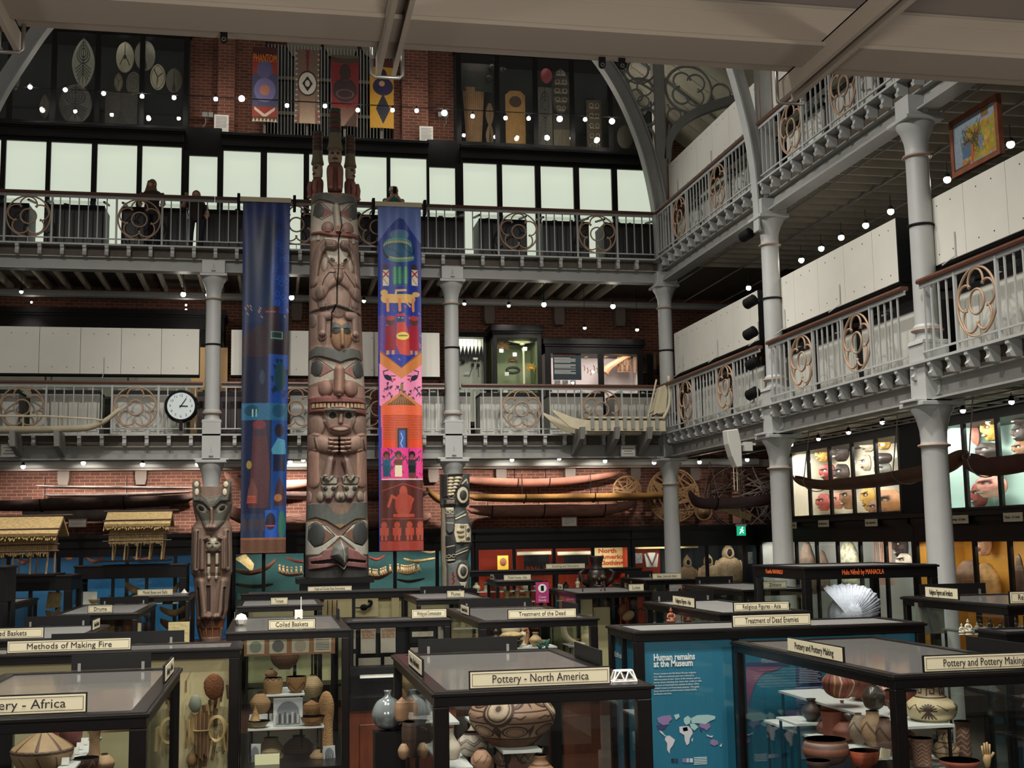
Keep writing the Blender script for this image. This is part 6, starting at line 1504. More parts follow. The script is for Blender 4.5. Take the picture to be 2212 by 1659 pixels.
# --- fire-making tools hanging on the cream back board
r = random.Random(11)
YH = 13.1
TL = [mat('tool_wood_%s' % k,c,.6,var=.2) for k,c in (('tan',(150,116,78)),('brown',(110,80,56)),('straw',(186,160,110)))]
for i in range(26):
    px = 402+ (i*37 % 98); py = 1470+(i*53 % 170); L = .12+.22*((i*7) % 10)/10; p = atY(px,py,YH); a = (r.random()-.5)*.3
    mb = MB()
    for k in range(1+i % 3): mb.tube([(p[0]+.012*k,YH-.01*k,p[2]),(p[0]+.012*k+math.sin(a)*L,YH-.01*k,p[2]-L)],.010+.006*(i % 2),6)
    if i % 4 == 0: mb.tube([(p[0],YH,p[2]),(p[0]+.05,YH-.01,p[2]+.10),(p[0]+.02,YH,p[2])],.003,4)
    tag(mb.build('fire_tool',TL[i % 3]),'slim wooden fire-making tool hanging on the cream board','tool','fire-making tools on the cream board')
for px,py,m_,s,lb in ((462,1483,mat('red_brown_tuft',(128,78,46),.9,bump=1,bscale=60),(.10,.05,.13),'shaggy red brown tinder pouch hanging near the top right of the fire case'),(422,1520,mat('green_white_bundle',(130,136,120),.7),(.06,.04,.09),'green and white knotted bundle in the fire case'),(414,1640,TL[0],(.05,.05,.07),'round wooden knob low in the fire case')):
    o = MB().ball((0,0,0),s,16,10); rr = random.Random(px)
    o.v = [(v[0]*(1+.2*(rr.random()-.5)),v[1]*(1+.2*(rr.random()-.5)),v[2]) for v in o.v]
    o = o.build('tinder_pouch',m_,None,True,loc=atY(px,py,YH-.04)); tag(o,lb,'tool')
p = atY(437,1545,YH-.05); t = thing('fire_stick_bundle','thick bundle of brown fire sticks in the fire case','bundle',p)
for k in range(7): MB().tube([(.02*k-.06,0,.02*(k % 3)),(.018*k-.05,-.01*(k % 2),-.38-.02*(k % 4))],.013,6).build('stick',TL[k % 2],t)
MB().tube([(math.cos(a_)*.08,math.sin(a_)*.03,-.15) for a_ in [i*PI/8 for i in range(16)]],.010,5,True).build('binding',TL[2],t)
for k in range(3): tag(MB().tube([(math.cos(a_)*(.09-.01*k),-.01*k,math.sin(a_)*.12) for a_ in [i*PI/10 for i in range(20)]],.008,5,True).build('cord_loop',TL[2],None,loc=atY(468,1572+2*k,YH-.05)),'straw coloured loop of cord in the fire case','cord','cord loops in the fire case')
for px,py,w_,h_,lb in ((408,1540,14,34,'small blue print at the left of the right hand fire pane'),(468,1545,38,34,'cream text sheet in the middle of the fire case'),(475,1618,14,10,'small white tag low in the fire case')):
    p = atY(px,py,13.18); k = 13.2/F_PX; tag(MB().box(p[0]-w_*k/2,p[0]+w_*k/2,13.18,13.19,p[2]-h_*k/2,p[2]+h_*k/2).build('text_sheet',mat('aged_sheet',(190,176,134),.7,var=.15,scale=30)),lb,'sheet')
# --- Treatment of the Dead, lutes, Asian figures, artefacts, drums, baskets, boats
def lump(label,px,py,Y,s,m,name,cat,group=None,seed=0,amp=.25,rot=None):
    o = MB().ball((0,0,0),s,18,12,rot); rr = random.Random(px+seed); o.v = [tuple(c*(1+amp*(rr.random()-.5)) for c in v) for v in o.v]
    return tag(o.build(name,m,None,True,loc=atY(px,py,Y)),label,cat,group)
lump('banded cream bundle in the Treatment of the Dead case',1104,1362,16.6,(.13,.1,.12),IVORY,'wrapped_bundle','bundle',amp=.06)
lump('flat straw coil below the banded bundle',1105,1373,16.2,(.16,.12,.05),STRAW,'straw_coil','coil')
tag(MB().tube(spline([atY(1138,1390,16),atY(1140,1368,16),atY(1136,1358,16),atY(1130,1362,16)],5),.025,8).build('knotted_cord',mat('orange_cord',(190,130,90),.8,bump=1,bscale=60)),'hanging knot of orange cord in the Treatment of the Dead case','cord')
mb = MB(); rr = random.Random(4)
for k in range(14): p = Vector(atY(1160+rr.random()*24,1396-rr.random()*12,15.8)); mb.ball(tuple(p),(.05,.03,.015),8,5,Matrix.Rotation(rr.random()*3,3,'Y'))
tag(mb.build('green_leaf_spray',mat('verdigris',(58,96,84),.6),None,True),'spray of dark green leaves in the Treatment of the Dead case','leaves')
tag(MB().tube(spline([atY(1215,1350,17.5),atY(1222,1375,17.5),atY(1240,1390,17.5),atY(1262,1396,17.5)],6),.05,10,rs=None).build('pale_drapery',mat('pale_drape',(150,136,116),.7)),'pale trailing drapery at the right of the Treatment of the Dead case','cloth')
for i,(px,Y) in enumerate(((1262,22.4),(1300,22.6))):
    p = atY(px,1330,Y); t = MB().box(p[0]-.16,p[0]+.16,Y,Y+.25,.66,atY(px,1300,Y)[2]+(.15 if i == 0 else -.1)).build('cream_plinth',mat('cream_box',(206,196,150),.7)); tag(t,('taller cream plinth at the left of the lutes case','shorter cream plinth at the right of the lutes case')[i],'plinth')
for i in range(7):
    px = 1262+16*i if i < 4 else 1345+12*(i-4); p = atY(px,1302+(i % 3)*14,22.9); a = .6*(i % 3-1)+.5; R_ = Matrix.Rotation(a,3,'Y'); t = thing('lute','long-necked lute with a dark body in the lutes case','lute',p,0,'lutes')
    MB().ball(tuple(R_ @ Vector((0,0,0))),(.09,.05,.13),rot=R_).build('body',(DARKW,REDW,PALEW)[i % 3],t,True); MB().tube([tuple(R_ @ Vector((0,0,.1))),tuple(R_ @ Vector((0,0,.42)))],.014,6).build('neck',DARKW,t)
def figure(label,px,pyb,Y,hpx,m,group=None,name='carved_figure'):
    p = atY(px,pyb,Y); h = hpx*Y/F_PX; t = thing(name,label,'figure',p,0,group)
    MB().lathe(smooth_prof([(.30*h,0),(.28*h,.06*h),(.16*h,.12*h),(.30*h,.2*h),(.24*h,.34*h),(.12*h,.44*h),(.17*h,.56*h),(.16*h,.66*h),(.06*h,.72*h)],3),seg=16,sy=.7).build('body',m,t,True)
    MB().ball((0,0,.83*h),(.10*h,.10*h,.12*h),12,8).lathe([(.09*h,.90*h),(.03*h,.96*h),(.001,1.02*h)],seg=12).build('head',m,t,True)
    for s in (-1,1): MB().tube([(s*.15*h,0,.64*h),(s*.24*h,-.04*h,.46*h),(s*.10*h,-.16*h,.36*h)],.045*h,7).build('arm',m,t,True)
    return t
BRZ2 = mat('dark_bronze_figure',(92,82,66),.4,metal=.4,var=.2); PALEF = mat('pale_stone_figure',(176,170,150),.6,var=.15)
shelf('dark glass shelf of figures in the artefacts case at right',7.05,8.3,11.2,12.3,atY(2100,1372,11.4)[2],m=mat('grey_shelf',(120,122,116),.4))
for px,h,m_,lb in ((2078,26,PALEF,'pale seated figure at the left of the artefacts case'),(2092,36,PALEF,'taller pale group figure in the artefacts case'),(2112,30,PALEF,'pale crouching figure in the artefacts case'),(2140,40,BRZ2,'dark bronze figure in the middle of the artefacts case'),(2163,34,BRZ2,'dark bronze figure beside the corner post of the artefacts case'),(2195,40,BRZ2,'dark bronze figure at the right edge of the artefacts case')): figure(lb,px,1371,11.4,h,m_,'figures in the artefacts case')
a,b = atY(1980,1370,12.4),atY(2038,1300,12.4)
tag(MB().box(a[0],b[0],12.4,12.41,a[2],b[2]).build('grey_text_panel',mat('grey_text_panel',(96,100,92),.7)),'grey text panel at the left of the artefacts case','panel')
figure('carved figure in the Asian religious figures case, left',1450,1350,14.6,38,REDW,'figures in the Asian case'); figure('carved figure in the Asian religious figures case, right',1486,1350,14.6,36,DARKW,'figures in the Asian case')
for i,px in enumerate((205,222,240,258,276)):
    p = atY(px,1380,20.6); tag(MB().lathe(smooth_prof([(.10,0),(.13,.2),(.11,.45),(.12,.62)],3),seg=16).build('drum',(DARKW,REDW,WICKER)[i % 3],None,True,loc=(p[0],20.6,1.45)),'upright wooden drum in the drums case','drum','drums in the drums case')
p = atY(386,1385,22.6); tag(MB().box(p[0]-.18,p[0]+.18,22.6,22.64,p[2]-.05,p[2]+.33).build('cream_cloth_card',mat('cream_cloth',(206,192,140),.8,bump=.8,bscale=14)),'cream cloth picture standing before the boats and rafts case','picture')
MBR = CASES['MBR']
boat([(345,1310),(375,1318),(404,1305)],23.6,.3,.12,PALEW,'pale model sailing raft inside the boats and rafts case',sail=[(352,1306),(372,1306),(378,1290),(356,1288)])
boat([(346,1336),(375,1344),(400,1334)],23.4,.3,.16,REDW,'reddish model boat low inside the boats and rafts case')
boat([(270,1256),(300,1272),(340,1278),(372,1270),(388,1256)],25.3,.5,.2,PALEW,'large planked model boat inside the tall black case at left')
p = atY(194,1305,25.1); tag(MB().box(p[0]-.13,p[0]+.13,25.1,25.12,p[2],p[2]+.24).build('boat_picture_card',PAPER),'white card with a boat picture in the tall black case at left','card')
boat([(98,1318),(115,1322),(132,1310)],22.8,.3,.12,PALEW,'pale model boat with a sail inside the black case at the left',sail=[(100,1315),(128,1312),(134,1280),(106,1278)])
# straw house in the model houses case, magenta sign, dark carved guardian
lump('heap of straw in the model houses case',1118,1290,25.1,(.26,.15,.07),STRAW,'straw_roof','model')
p = atY(1172,1302,23.9); t = thing('magenta_sign','magenta panel with a white disc beside the lutes case','sign',(p[0],23.9,0)); w_ = .13; z0 = p[2]
MB().box(-w_,w_,0,.02,z0,z0+.40).build('sign_board',mat('magenta_board',(170,48,116),.6),t); MB().box(-.02,.02,.02,.04,0,z0).build('sign_post',BLACKM,t)
MB().prism([(math.cos(a_)*.085,z0+.28+math.sin(a_)*.085) for a_ in [i*PI/12 for i in range(24)]][::-1],-.006,0).build('disc',PAPER,t)
MB().box(-.03,.03,-.009,-.006,z0+.23,z0+.33).build('disc_mark',BLACKM,t)
text('Case\nStudy',.06,PAPER,(0,-.004,z0+.08),(PI/2,0,0),t,width=.16)
GD_ = mat('black_carved_wood',(40,32,28),.35,var=.3,scale=12)
p = atY(1290,1272,25.3); t = thing('guardian_bust','dark carved horned guardian head beyond the lutes case','carving',(p[0],25.3,p[2]))
u = 25.3/F_PX
MB().lathe(smooth_prof([(20*u,0),(20*u,10*u),(22*u,24*u),(18*u,38*u),(12*u,44*u)],4),seg=24,sy=.8).build('head',GD_,t,True)
for s in (-1,1):
    MB().ball((s*9*u,-16*u,26*u),(6*u,5*u,5.5*u)).build('bulging_eye',mat('worn_eye',(92,78,62),.4),t,True)
    MB().tube([(s*18*u,0,8*u),(s*34*u,0,20*u),(s*38*u,0,36*u),(s*28*u,0,42*u)],5*u,8,rs=[6*u,6*u,5*u,3*u]).build('curled_wing',GD_,t,True)
    MB().ball((s*5*u,-18*u,12*u),(3*u,3*u,4*u)).build('tusk',mat('worn_eye'),t,True)
MB().lathe(smooth_prof([(15*u,42*u),(12*u,52*u),(17*u,70*u),(14*u,72*u)],3),seg=14,sy=.8).build('crown',GD_,t,True)
MB().tube([(0,-17*u,26*u),(0,-22*u,17*u)],4*u,8).build('nose',GD_,t,True)
MB().tube([(-10*u,-17*u,9*u),(0,-19*u,6*u),(10*u,-17*u,9*u)],2.2*u,6).build('mouth',mat('worn_eye'),t,True)
tag(MB().box(p[0]-.35,p[0]+.35,25.0,25.6,0,p[2]).build('guardian_plinth',BLACK),'black plinth under the horned guardian head','plinth')
# ================================================================ small exhibits standing in the farther cases
_k = [('small_vessel',MB().lathe(smooth_prof([(.03,0),(.07,.05),(.075,.09),(.03,.14),(.04,.17)],3),seg=14)),('small_bowl',MB().lathe(smooth_prof([(.03,0),(.08,.04),(.10,.09)],3),seg=14)),
      ('small_figure',MB().lathe(smooth_prof([(.05,0),(.03,.06),(.055,.13),(.02,.17),(.035,.21),(.002,.25)],3),seg=12)),('small_drum',MB().lathe([(.05,0),(.06,.02),(.04,.1),(.06,.18),(.055,.19)],seg=14))]
_m = [TERRA,DARKW,PALEW,IVORY,REDW,WICKER]; _me = {}
def fill(key,what,n,kinds,dz,y0=.25,step=.16,mats=_m,seed=1):
    t,x0,x1,ya_,yb_,zt = CASES[key]; rr = random.Random(seed); W = x1-x0; z = zt-dz
    shelf('shelf of small exhibits in the %s case' % what,x0+.12,x1-.12,ya_+y0-.1,ya_+y0+.34,z)
    for i in range(n):
        nm,mb = _k[kinds[i % len(kinds)]]; m = mats[rr.randrange(len(mats))]
        if (nm,m.name) not in _me: _me[nm,m.name] = mb.mesh(nm,m,True)
        s = .8+.6*rr.random(); o = inst(nm,_me[nm,m.name],None,(x0+.2+(W-.4)*(i+.5)/n,ya_+y0+(.16 if i % 2 else 0),z),(0,0,rr.random()*6),(s,s,s))
        tag(o,'%s on the shelf inside the %s case' % (nm.replace('_',' '),what),nm.split('_')[1],'small exhibits in the %s case' % what)
fill('TR','trumpets',7,(0,3,2),.48); fill('FL','flutes',6,(2,0),.50,mats=[IVORY,PALEW]); fill('DR','drums',6,(3,0),.52,.5); fill('TB','twined baskets',6,(1,0),.5,mats=[WICKER,STRAW,PALEW])
fill('MHA','model houses',5,(3,1),.42,mats=[STRAW,PALEW,DARKW]); fill('RFA','Asian religious figures',7,(2,),.46,1.2,mats=[REDW,DARKW,BRZ2,PALEF]); fill('TD','Treatment of the Dead',8,(0,1,2),.50,1.9,mats=[IVORY,PALEW,WICKER,DARKW])
fill('HL','harps and lyres',5,(2,0),.45,mats=[PALEW,REDW]); fill('ZI','zithers',6,(1,3),.48,mats=[DARKW,REDW,PALEW]); fill('RFR','religious artefacts',8,(2,0),.72,.3,mats=[BRZ2,PALEF]); fill('SM','textiles',4,(0,1),.45); fill('BLT','tall black model boat',6,(1,0),.75,mats=[PALEW,STRAW])
fill('SS','Smoking and Stimulants',16,(0,2,1),.45,.15,mats=[IVORY,TERRA,DARKW]); fill('PPM','pottery making, right hand side',5,(0,1),.62,2.1)
for x0,x1,y,lb in ((36,70,1205,'at the left end'),(136,166,1196,'left of the smaller thatched house'),(186,226,1202,'under the smaller thatched house'),(286,330,1200,'right of the smaller thatched house stilts'),(340,372,1192,'above the tall black case')):
    boat([(x0,y),((x0+x1)/2,y+6),(x1,y-2)],29.0,.3,.10,(REDW,PALEW)[x0 % 2],'model boat in the sky blue case, %s' % lb)
# ================================================================ carved poles and painted banners
def pole_frame(cv,ytop,ybot,xl,xr,ox,oy,sc):
    """draw in the coordinates of an enlarged detail whose origin is (ox, oy) and scale sc"""
    w_ = xr-xl; cv.f = ((xl-ox)*sc,(ytop-oy)*sc,cv.w/(w_*sc),cv.h/((ybot-ytop)*sc)); return cv
def weather(cv): cv.c = (cv.c*.82+cv.c.mean(-1,keepdims=True)*.18)*.90
def pole_sheet(name,label,cv,ytop,ybot,edges,Y,parent=None,thick=.3,bulge=.75,m=None,loc0=None):
    """edges: list of (y, left, right) photo pixels; builds a solid half-round pole"""
    E_ = [(y,atY(l,y,Y),atY(r,y,Y)) for y,l,r in edges]
    zs = np.array([(e[1][2]+e[2][2])/2 for e in E_]); cxs = np.array([(e[1][0]+e[2][0])/2 for e in E_]); Rs = np.array([(e[2][0]-e[1][0])/2 for e in E_])
    zt,zb_ = atY((edges[0][1]+edges[0][2])/2,ytop,Y)[2],atY((edges[-1][1]+edges[-1][2])/2,ybot,Y)[2]
    c0 = (float(cxs[-1]),Y,zb_); o = np.argsort(zs)
    def f(U,V,Z):
        z = zt+(zb_-zt)*V; R = np.interp(z,zs[o],Rs[o]); cx = np.interp(z,zs[o],cxs[o]); s = np.clip(2*U-1,-1,1); pr = (1-np.abs(s)**2.4)**.45
        return np.stack([cx+s*R-c0[0],-pr*R*bulge-Z*(.25+.75*pr),z-zb_],-1)
    def b(U,V):
        z = zt+(zb_-zt)*V; R = np.interp(z,zs[o],Rs[o]); cx = np.interp(z,zs[o],cxs[o]); s = np.clip(2*U-1,-1,1)
        return np.stack([cx+s*R-c0[0],(1-np.abs(s)**2.4)**.45*R*thick+.02,z-zb_],-1)
    return inst(name,canvas_mesh(name,cv,f,m or WOODP,back=b),parent,c0)
DG_,RD_,PL_,BR_,TN_ = (84,88,82),(134,74,66),(172,160,142),(132,102,86),(160,126,104)
cv = Canvas(168,1000,BR_); Yt,Yb = 426,1247
A = (640,220,6.144); B = (640,480,6.144); C_ = (640,740,6.144); D_ = (640,990,6.144)
# upper bear face
pole_frame(cv,Yt,Yb,671,772,*A); cv.rect(150,1200,850,1252,(112,84,70),.03); cv.poly([(170,1400),(480,1420),(840,1380),(840,1900),(170,1900)],PL_)
for (x,y),s in (((292,1512),1),((740,1512),-1)):
    cv.poly([(x,y-100),(x+s*180,y+40),(x+s*40,y+110)],RD_); cv.line([(x-s*70,y+50),(x-s*50,y-100),(x+s*30,y-110),(x+s*190,y+45),(x+s*40,y+125),(x-s*70,y+50)],8,(50,46,42)); cv.ell(x,y,66,102,(70,72,68),.03,dome=True)
cv.poly([(186,1420),(230,1300),(340,1270),(450,1310),(525,1365),(610,1310),(740,1290),(812,1350),(806,1420),(740,1376),(640,1410),(530,1445),(430,1400),(300,1365),(230,1385)],DG_,.05)
cv.line([(518,1490),(530,1620),(540,1780)],100,PL_,.14,dome=True)
pole_frame(cv,Yt,Yb,668,777,*B)
for x in (405,680): cv.ell(x,150,86,82,(140,104,90),.09,dome=True)
cv.ell(545,170,24,34,(150,96,66)); cv.poly([(180,190),(330,200),(500,215),(700,205),(830,215),(835,275),(640,285),(480,290),(300,250),(185,235)],RD_,.12,soft=16)
cv.rect(255,250,300,320,PL_,.04); cv.rect(738,280,772,350,PL_,.04)
# raven-like figure
cv.poly([(350,280),(690,285),(700,480),(640,600),(600,690),(480,690),(400,600),(370,470)],PL_,.07,soft=30); cv.ell(540,690,90,40,(120,70,60),.05,dome=True)
for x,a in ((465,.5),(632,-.5)): cv.ell(x,595,62,26,(196,182,158),.03,ang=a); cv.ell(x,595,34,18,(58,58,50),.02,ang=a)
for x in (365,712): cv.ell(x,650,42,95,(150,134,118),.05,dome=True)
for P in ([(480,405),(360,390),(290,480),(250,620),(215,870)],[(620,400),(690,410),(750,500),(790,640),(815,880)]): cv.line(P,118,(124,98,84),.16,dome=True)
for k in range(3): cv.line([(470,385+18*k),(370,378+18*k),(300,450+18*k)],5,(70,54,46),-.02); cv.line([(620,385+18*k),(690,395+18*k),(745,470+18*k)],5,(70,54,46),-.02)
for x,s in ((350,-1),(730,1)): cv.line([(540+s*40,800),(x,900),(x+s*60,1010)],200,(140,110,94),.13,dome=True); cv.line([(x+s*50,1020),(x+s*20,1180)],110,(122,96,84),.08,dome=True)
cv.ell(530,1090,160,270,(144,114,98),.08,dome=True)
for P in ([(500,780),(420,770),(360,850),(330,940)],[(620,760),(680,850),(760,960)]): cv.line(P,9,(46,38,34),-.03)
cv.line([(150,1265),(510,1200),(880,1300)],26,(84,72,66),.08)
for s,x in ((-1,330),(1,745)): cv.line([(x-s*90,1330),(x,1340),(x,1560)],100,(138,108,94),.10,dome=True); cv.ell(x,1600,55,70,(156,124,108),.10,dome=True); cv.ell(x+s*115,1390,50,90,(110,90,78),.06,dome=True)
for x in (300,330,355,750,780,800): cv.line([(x,1580),(x,1660)],5,(80,60,52),-.02)
# small bird face
cv.ell(562,1590,135,215,(156,112,76),.12,dome=True); cv.poly([(430,1500),(470,1410),(570,1470),(650,1400),(690,1500),(580,1510)],DG_,.02)
for x in (495,632): cv.ell(x,1540,52,44,(44,44,40),.01)
cv.line([(570,1540),(575,1730)],50,(176,134,92),.08,dome=True)
cv.line([(580,-60),(600,120),(548,320),(545,640),(520,900),(515,1180),(450,1300),(435,1620)],12,(26,22,20),-.07)
# middle grizzly
pole_frame(cv,Yt,Yb,665,789,*C_); cv.rect(130,115,940,330,(150,112,94)); cv.poly([(150,300),(560,350),(900,300),(910,660),(780,600),(560,560),(300,600),(150,640)],PL_)
for (x,y),s in (((262,420),1),((822,440),-1)):
    cv.poly([(x,y-110),(x+s*215,y+30),(x+s*40,y+120)],(150,96,84)); cv.line([(x-s*75,y+60),(x-s*60,y-100),(x+s*10,y-125),(x+s*220,y+30),(x+s*40,y+120),(x-s*75,y+60)],8,(40,38,36),-.01); cv.ell(x,y,76,112,(62,64,62),.05,dome=True)
cv.poly([(155,300),(165,180),(260,130),(420,150),(570,210),(720,155),(860,170),(890,230),(885,320),(800,290),(680,320),(580,360),(460,320),(300,275),(220,275)],(84,86,80),.07,soft=12)
cv.rect(140,660,930,800,(164,122,106)); cv.line([(560,460),(560,600),(548,730)],140,(168,124,104),.26,dome=True)
for x in (380,706): cv.ell(x,690,98,112,(146,106,90),.12,dome=True)
cv.poly([(160,800),(560,785),(900,850),(905,1030),(160,1010)],(130,70,64),.14,soft=26); cv.rect(190,880,880,960,(60,40,34),-.10)
for k in range(14): cv.rect(198+49*k,884,240+49*k,950,(186,152,112),.07)
# small human face
cv.poly([(350,960),(560,920),(760,970),(755,1120),(700,1260),(560,1310),(420,1260),(350,1130)],(160,124,108),.14,soft=60); cv.poly([(358,1010),(390,955),(480,945),(570,985),(680,950),(755,990),(755,1020),(660,1000),(570,1020),(450,990)],(84,84,78),.03)
for x in (462,664): cv.ell(x,1052,82,46,(176,180,160),-.02); cv.ell(x,1052,42,42,(48,44,34),.02,dome=True)
cv.line([(568,1050),(560,1140)],60,(168,126,106),.10,dome=True); cv.ell(556,1215,130,42,(120,70,62),.04); cv.ell(560,1225,100,22,(190,166,140),.0)
for k in range(9): cv.line([(470+22*k,1208),(470+22*k,1240)],3,(90,60,50))
for s,x in ((-1,265),(1,830)): cv.ell(x,1175,110,140,(142,112,96),.10,dome=True); cv.line([(x+s*30,1380),(x-s*120,1420)],200,(156,122,104),.15,dome=True)
for x0,x1 in ((430,540),(560,670)):
    for k in range(4): cv.line([(x0,1345+55*k),(x1,1345+55*k)],46,(166,130,112),.10,dome=True); cv.line([(x0,1372+55*k),(x1,1372+55*k)],5,(70,52,46),-.03)
cv.rect(535,1320,562,1540,(40,30,28),-.05); cv.line([(240,1330),(270,1480)],22,(84,70,62),.03); cv.line([(850,1350),(880,1500)],22,(84,70,62),.03)
# frogs and knees
pole_frame(cv,Yt,Yb,662,793,*D_); cv.rect(100,0,960,400,(128,98,82))
for s,P in ((-1,[(440,90),(415,200),(390,300)]),(1,[(640,110),(680,220),(700,300)])): cv.line(P,120,(140,114,100),.14,dome=True)
for x,s in ((225,-1),(850,1)): cv.line([(x,20),(x,360)],150,(166,124,104),.08,dome=True)
cv.ell(545,180,90,200,(112,74,64),-.03)
for x,s in ((430,-1),(705,1)):
    cv.poly([(x-120,300),(x-60,270),(x-10,340),(x+20,280),(x+110,300),(x+90,400),(x-100,400)],(156,150,132),.12,soft=14); cv.line([(x-90,350),(x-80,300),(x-40,300)],16,(50,50,46)); cv.line([(x+20,340),(x+50,295),(x+95,310)],16,(50,50,46))
    cv.poly([(x-115,400),(x+110,400),(x+60,520),(x+20,600),(x-60,600),(x-90,520)],(158,148,130),.15,soft=40)
    for dx in (-60,40): cv.ell(x+dx,452,28,32,(52,48,40),.02,dome=True)
    cv.rect(x-70,540,x+50,600,(150,110,110))
    cv.ell(x+s*-110,550,50,60,(158,148,130),.08,dome=True); cv.ell(x+s*120,550,50,70,(158,140,120),.09,dome=True)
cv.ell(165,550,34,80,(170,130,120),.06,dome=True); cv.ell(910,560,30,80,(160,130,116),.06,dome=True)
# bottom eagle-like face
cv.poly([(110,640),(960,620),(960,900),(880,830),(760,840),(560,960),(380,850),(250,810),(110,850)],(92,98,92),.04); cv.poly([(400,640),(740,640),(640,760),(560,780),(470,740)],(134,104,84),.0)
cv.poly([(110,830),(300,830),(420,890),(560,960),(700,890),(850,815),(960,830),(960,900),(110,900)],(146,112,80))
cv.poly([(120,870),(260,860),(400,930),(520,1050),(600,1050),(700,930),(850,850),(950,860),(950,1290),(830,1290),(680,1160),(560,1060),(430,1180),(300,1280),(120,1280)],(186,184,168),.02)
for (x,y),s in (((270,1030),1),((822,1020),-1)):
    cv.poly([(x+s*40,y-110),(x+s*215,y+10),(x+s*60,y+130)],(128,86,60)); cv.line([(x-s*108,y+60),(x-s*100,y-100),(x-s*20,y-160),(x+s*100,y-110),(x+s*225,y+20),(x+s*70,y+130),(x-s*30,y+160),(x-s*108,y+60)],9,(46,44,42),-.02); cv.ell(x,y,104,150,(62,66,66),.04,dome=True)
cv.rect(100,1290,970,1600,(64,64,60)); cv.poly([(170,1320),(330,1290),(370,1220),(480,1190),(560,1120),(680,1200),(780,1240),(840,1290),(915,1320),(915,1475),(640,1440),(600,1500),(520,1420),(400,1450),(170,1475)],(146,92,88),.07,soft=16)
cv.poly([(200,1370),(480,1340),(560,1390),(600,1430),(650,1340),(890,1370),(890,1400),(660,1370),(600,1460),(530,1390),(200,1400)],(36,26,24),-.07)
cv.poly([(560,1110),(650,1180),(660,1300),(640,1400),(600,1430),(530,1370),(440,1300),(480,1180)],(122,126,118),.30,soft=90); cv.line([(575,1120),(610,1300),(605,1420)],16,(190,188,174),.04); cv.poly([(520,1390),(600,1440),(650,1390),(610,1500)],(160,156,142),.2,soft=30)
weather(cv); cv.frame(); cv.blur(1).noise(5,2)
YT = 24.7
edg = [(426,672,770),(600,668,778),(755,667,783),(900,664,791),(1060,662,793),(1160,660,795),(1247,659,796)]
T = thing('totem_pole','very tall carved pole of stacked beasts with three hatted watchmen on top','totem pole',atY(728,1247,YT))
ps = pole_sheet('carved_shaft','',cv,Yt,Yb,edg,YT,thick=.8); ps.parent = T; ps.location = (0,0,0)
TL = T.location.copy()
def watchman(px,ytop,ybrim,ychin,ybase,wpx,side,label):
    p = atY(px,ybase,YT); q = [atY(px,y,YT)[2]-p[2] for y in (ytop,ybrim,ychin)]; u = wpx*YT/F_PX
    t = thing('watchman',None,None,(p[0]-TL[0],-.12 if side == 0 else .1,p[2]-TL[2]),side*.9); t.parent = T; t['label'] = label
    H0_,B0,C0 = q; HC = [(74,66,60),(110,62,52),(78,76,62),(112,62,54),(76,74,60)]
    n = 5; zz = [B0+(H0_-B0)*(.38+.62*k/n) for k in range(n+1)]; r0,r1 = u*.36,u*.40
    for k in range(n): MB().lathe([(r1-(r1-r0)*k/n,zz[k]),(r1-(r1-r0)*(k+1)/n+.01,zz[k+1]-.012),(.001,zz[k+1])],seg=20).build('hat_ring',mat('hat_ring_%d' % k,HC[k],.6,var=.15),t,'auto')
    MB().lathe(smooth_prof([(u*.5,B0-.03),(u*.52,B0),(u*.44,B0+(zz[0]-B0)*.4),(r1,zz[0])],4),seg=24).build('hat_brim',mat('hat_brim',(124,112,90),.6,var=.1),t,True)
    cv = Canvas(56,56,(176,158,132)); cv.f = (0,0,56,56); cv.ell(.3,.38,.13,.09,(60,52,44)); cv.ell(.7,.38,.13,.09,(60,52,44)); cv.line([(.12,.3),(.35,.2),(.5,.3),(.65,.2),(.88,.3)],.05,(84,80,70),.01); cv.line([(.5,.36),(.5,.56)],.16,(176,150,128),.04,dome=True); cv.ell(.5,.76,.22,.08,(110,60,50),.02); cv.ell(.5,.76,.18,.02,(60,34,30)); cv.frame(); cv.blur(1)
    hh = B0-C0; f_ = sheet('face',cv,hh,lambda v: u*.92*(.55+.45*math.sin(PI*(.15+.6*v))),WOODP,relief=1,bow=u*.30,th=u*.25,parent=t,loc=(0,-.02,C0))
    BD = mat('red_brown_body',(126,78,68),.7,var=.15)
    MB().lathe(smooth_prof([(u*.48,0),(u*.52,C0*.3),(u*.55,C0*.8),(u*.35,C0)],4),seg=18,sy=.8).build('body',BD,t,True)
    for s in (-1,1): MB().tube([(s*u*.30,-u*.45,C0*.78),(s*u*.32,-u*.58,C0*.5),(s*u*.30,-u*.5,.05)],u*.2,8).ball((s*u*.3,-u*.6,.04),(u*.18,u*.2,.05)).build('knee',mat('rose_knee',(154,100,90),.7,var=.1),t,True)
watchman(723,240,326,357,418,33,0,'middle watchman facing forward under the tallest ringed hat')
watchman(686,281,350,382,428,27,-1,'left watchman turned to the side'); watchman(757,290,356,386,432,27,1,'right watchman turned to the side')
a,b = atY(640,1250,24.2),atY(808,1250,24.2); pt = T.location[2]
t = thing('pole_plinth','black plinth carrying the very tall carved pole','plinth',(a[0],24.15,0)); MB().box(0,b[0]-a[0],0,1.2,pt-.10,pt).build('plinth_top',BLACK,t); MB().box(.08,b[0]-a[0]-.08,.06,1.14,0,pt-.10).build('plinth_body',BLACK,t)
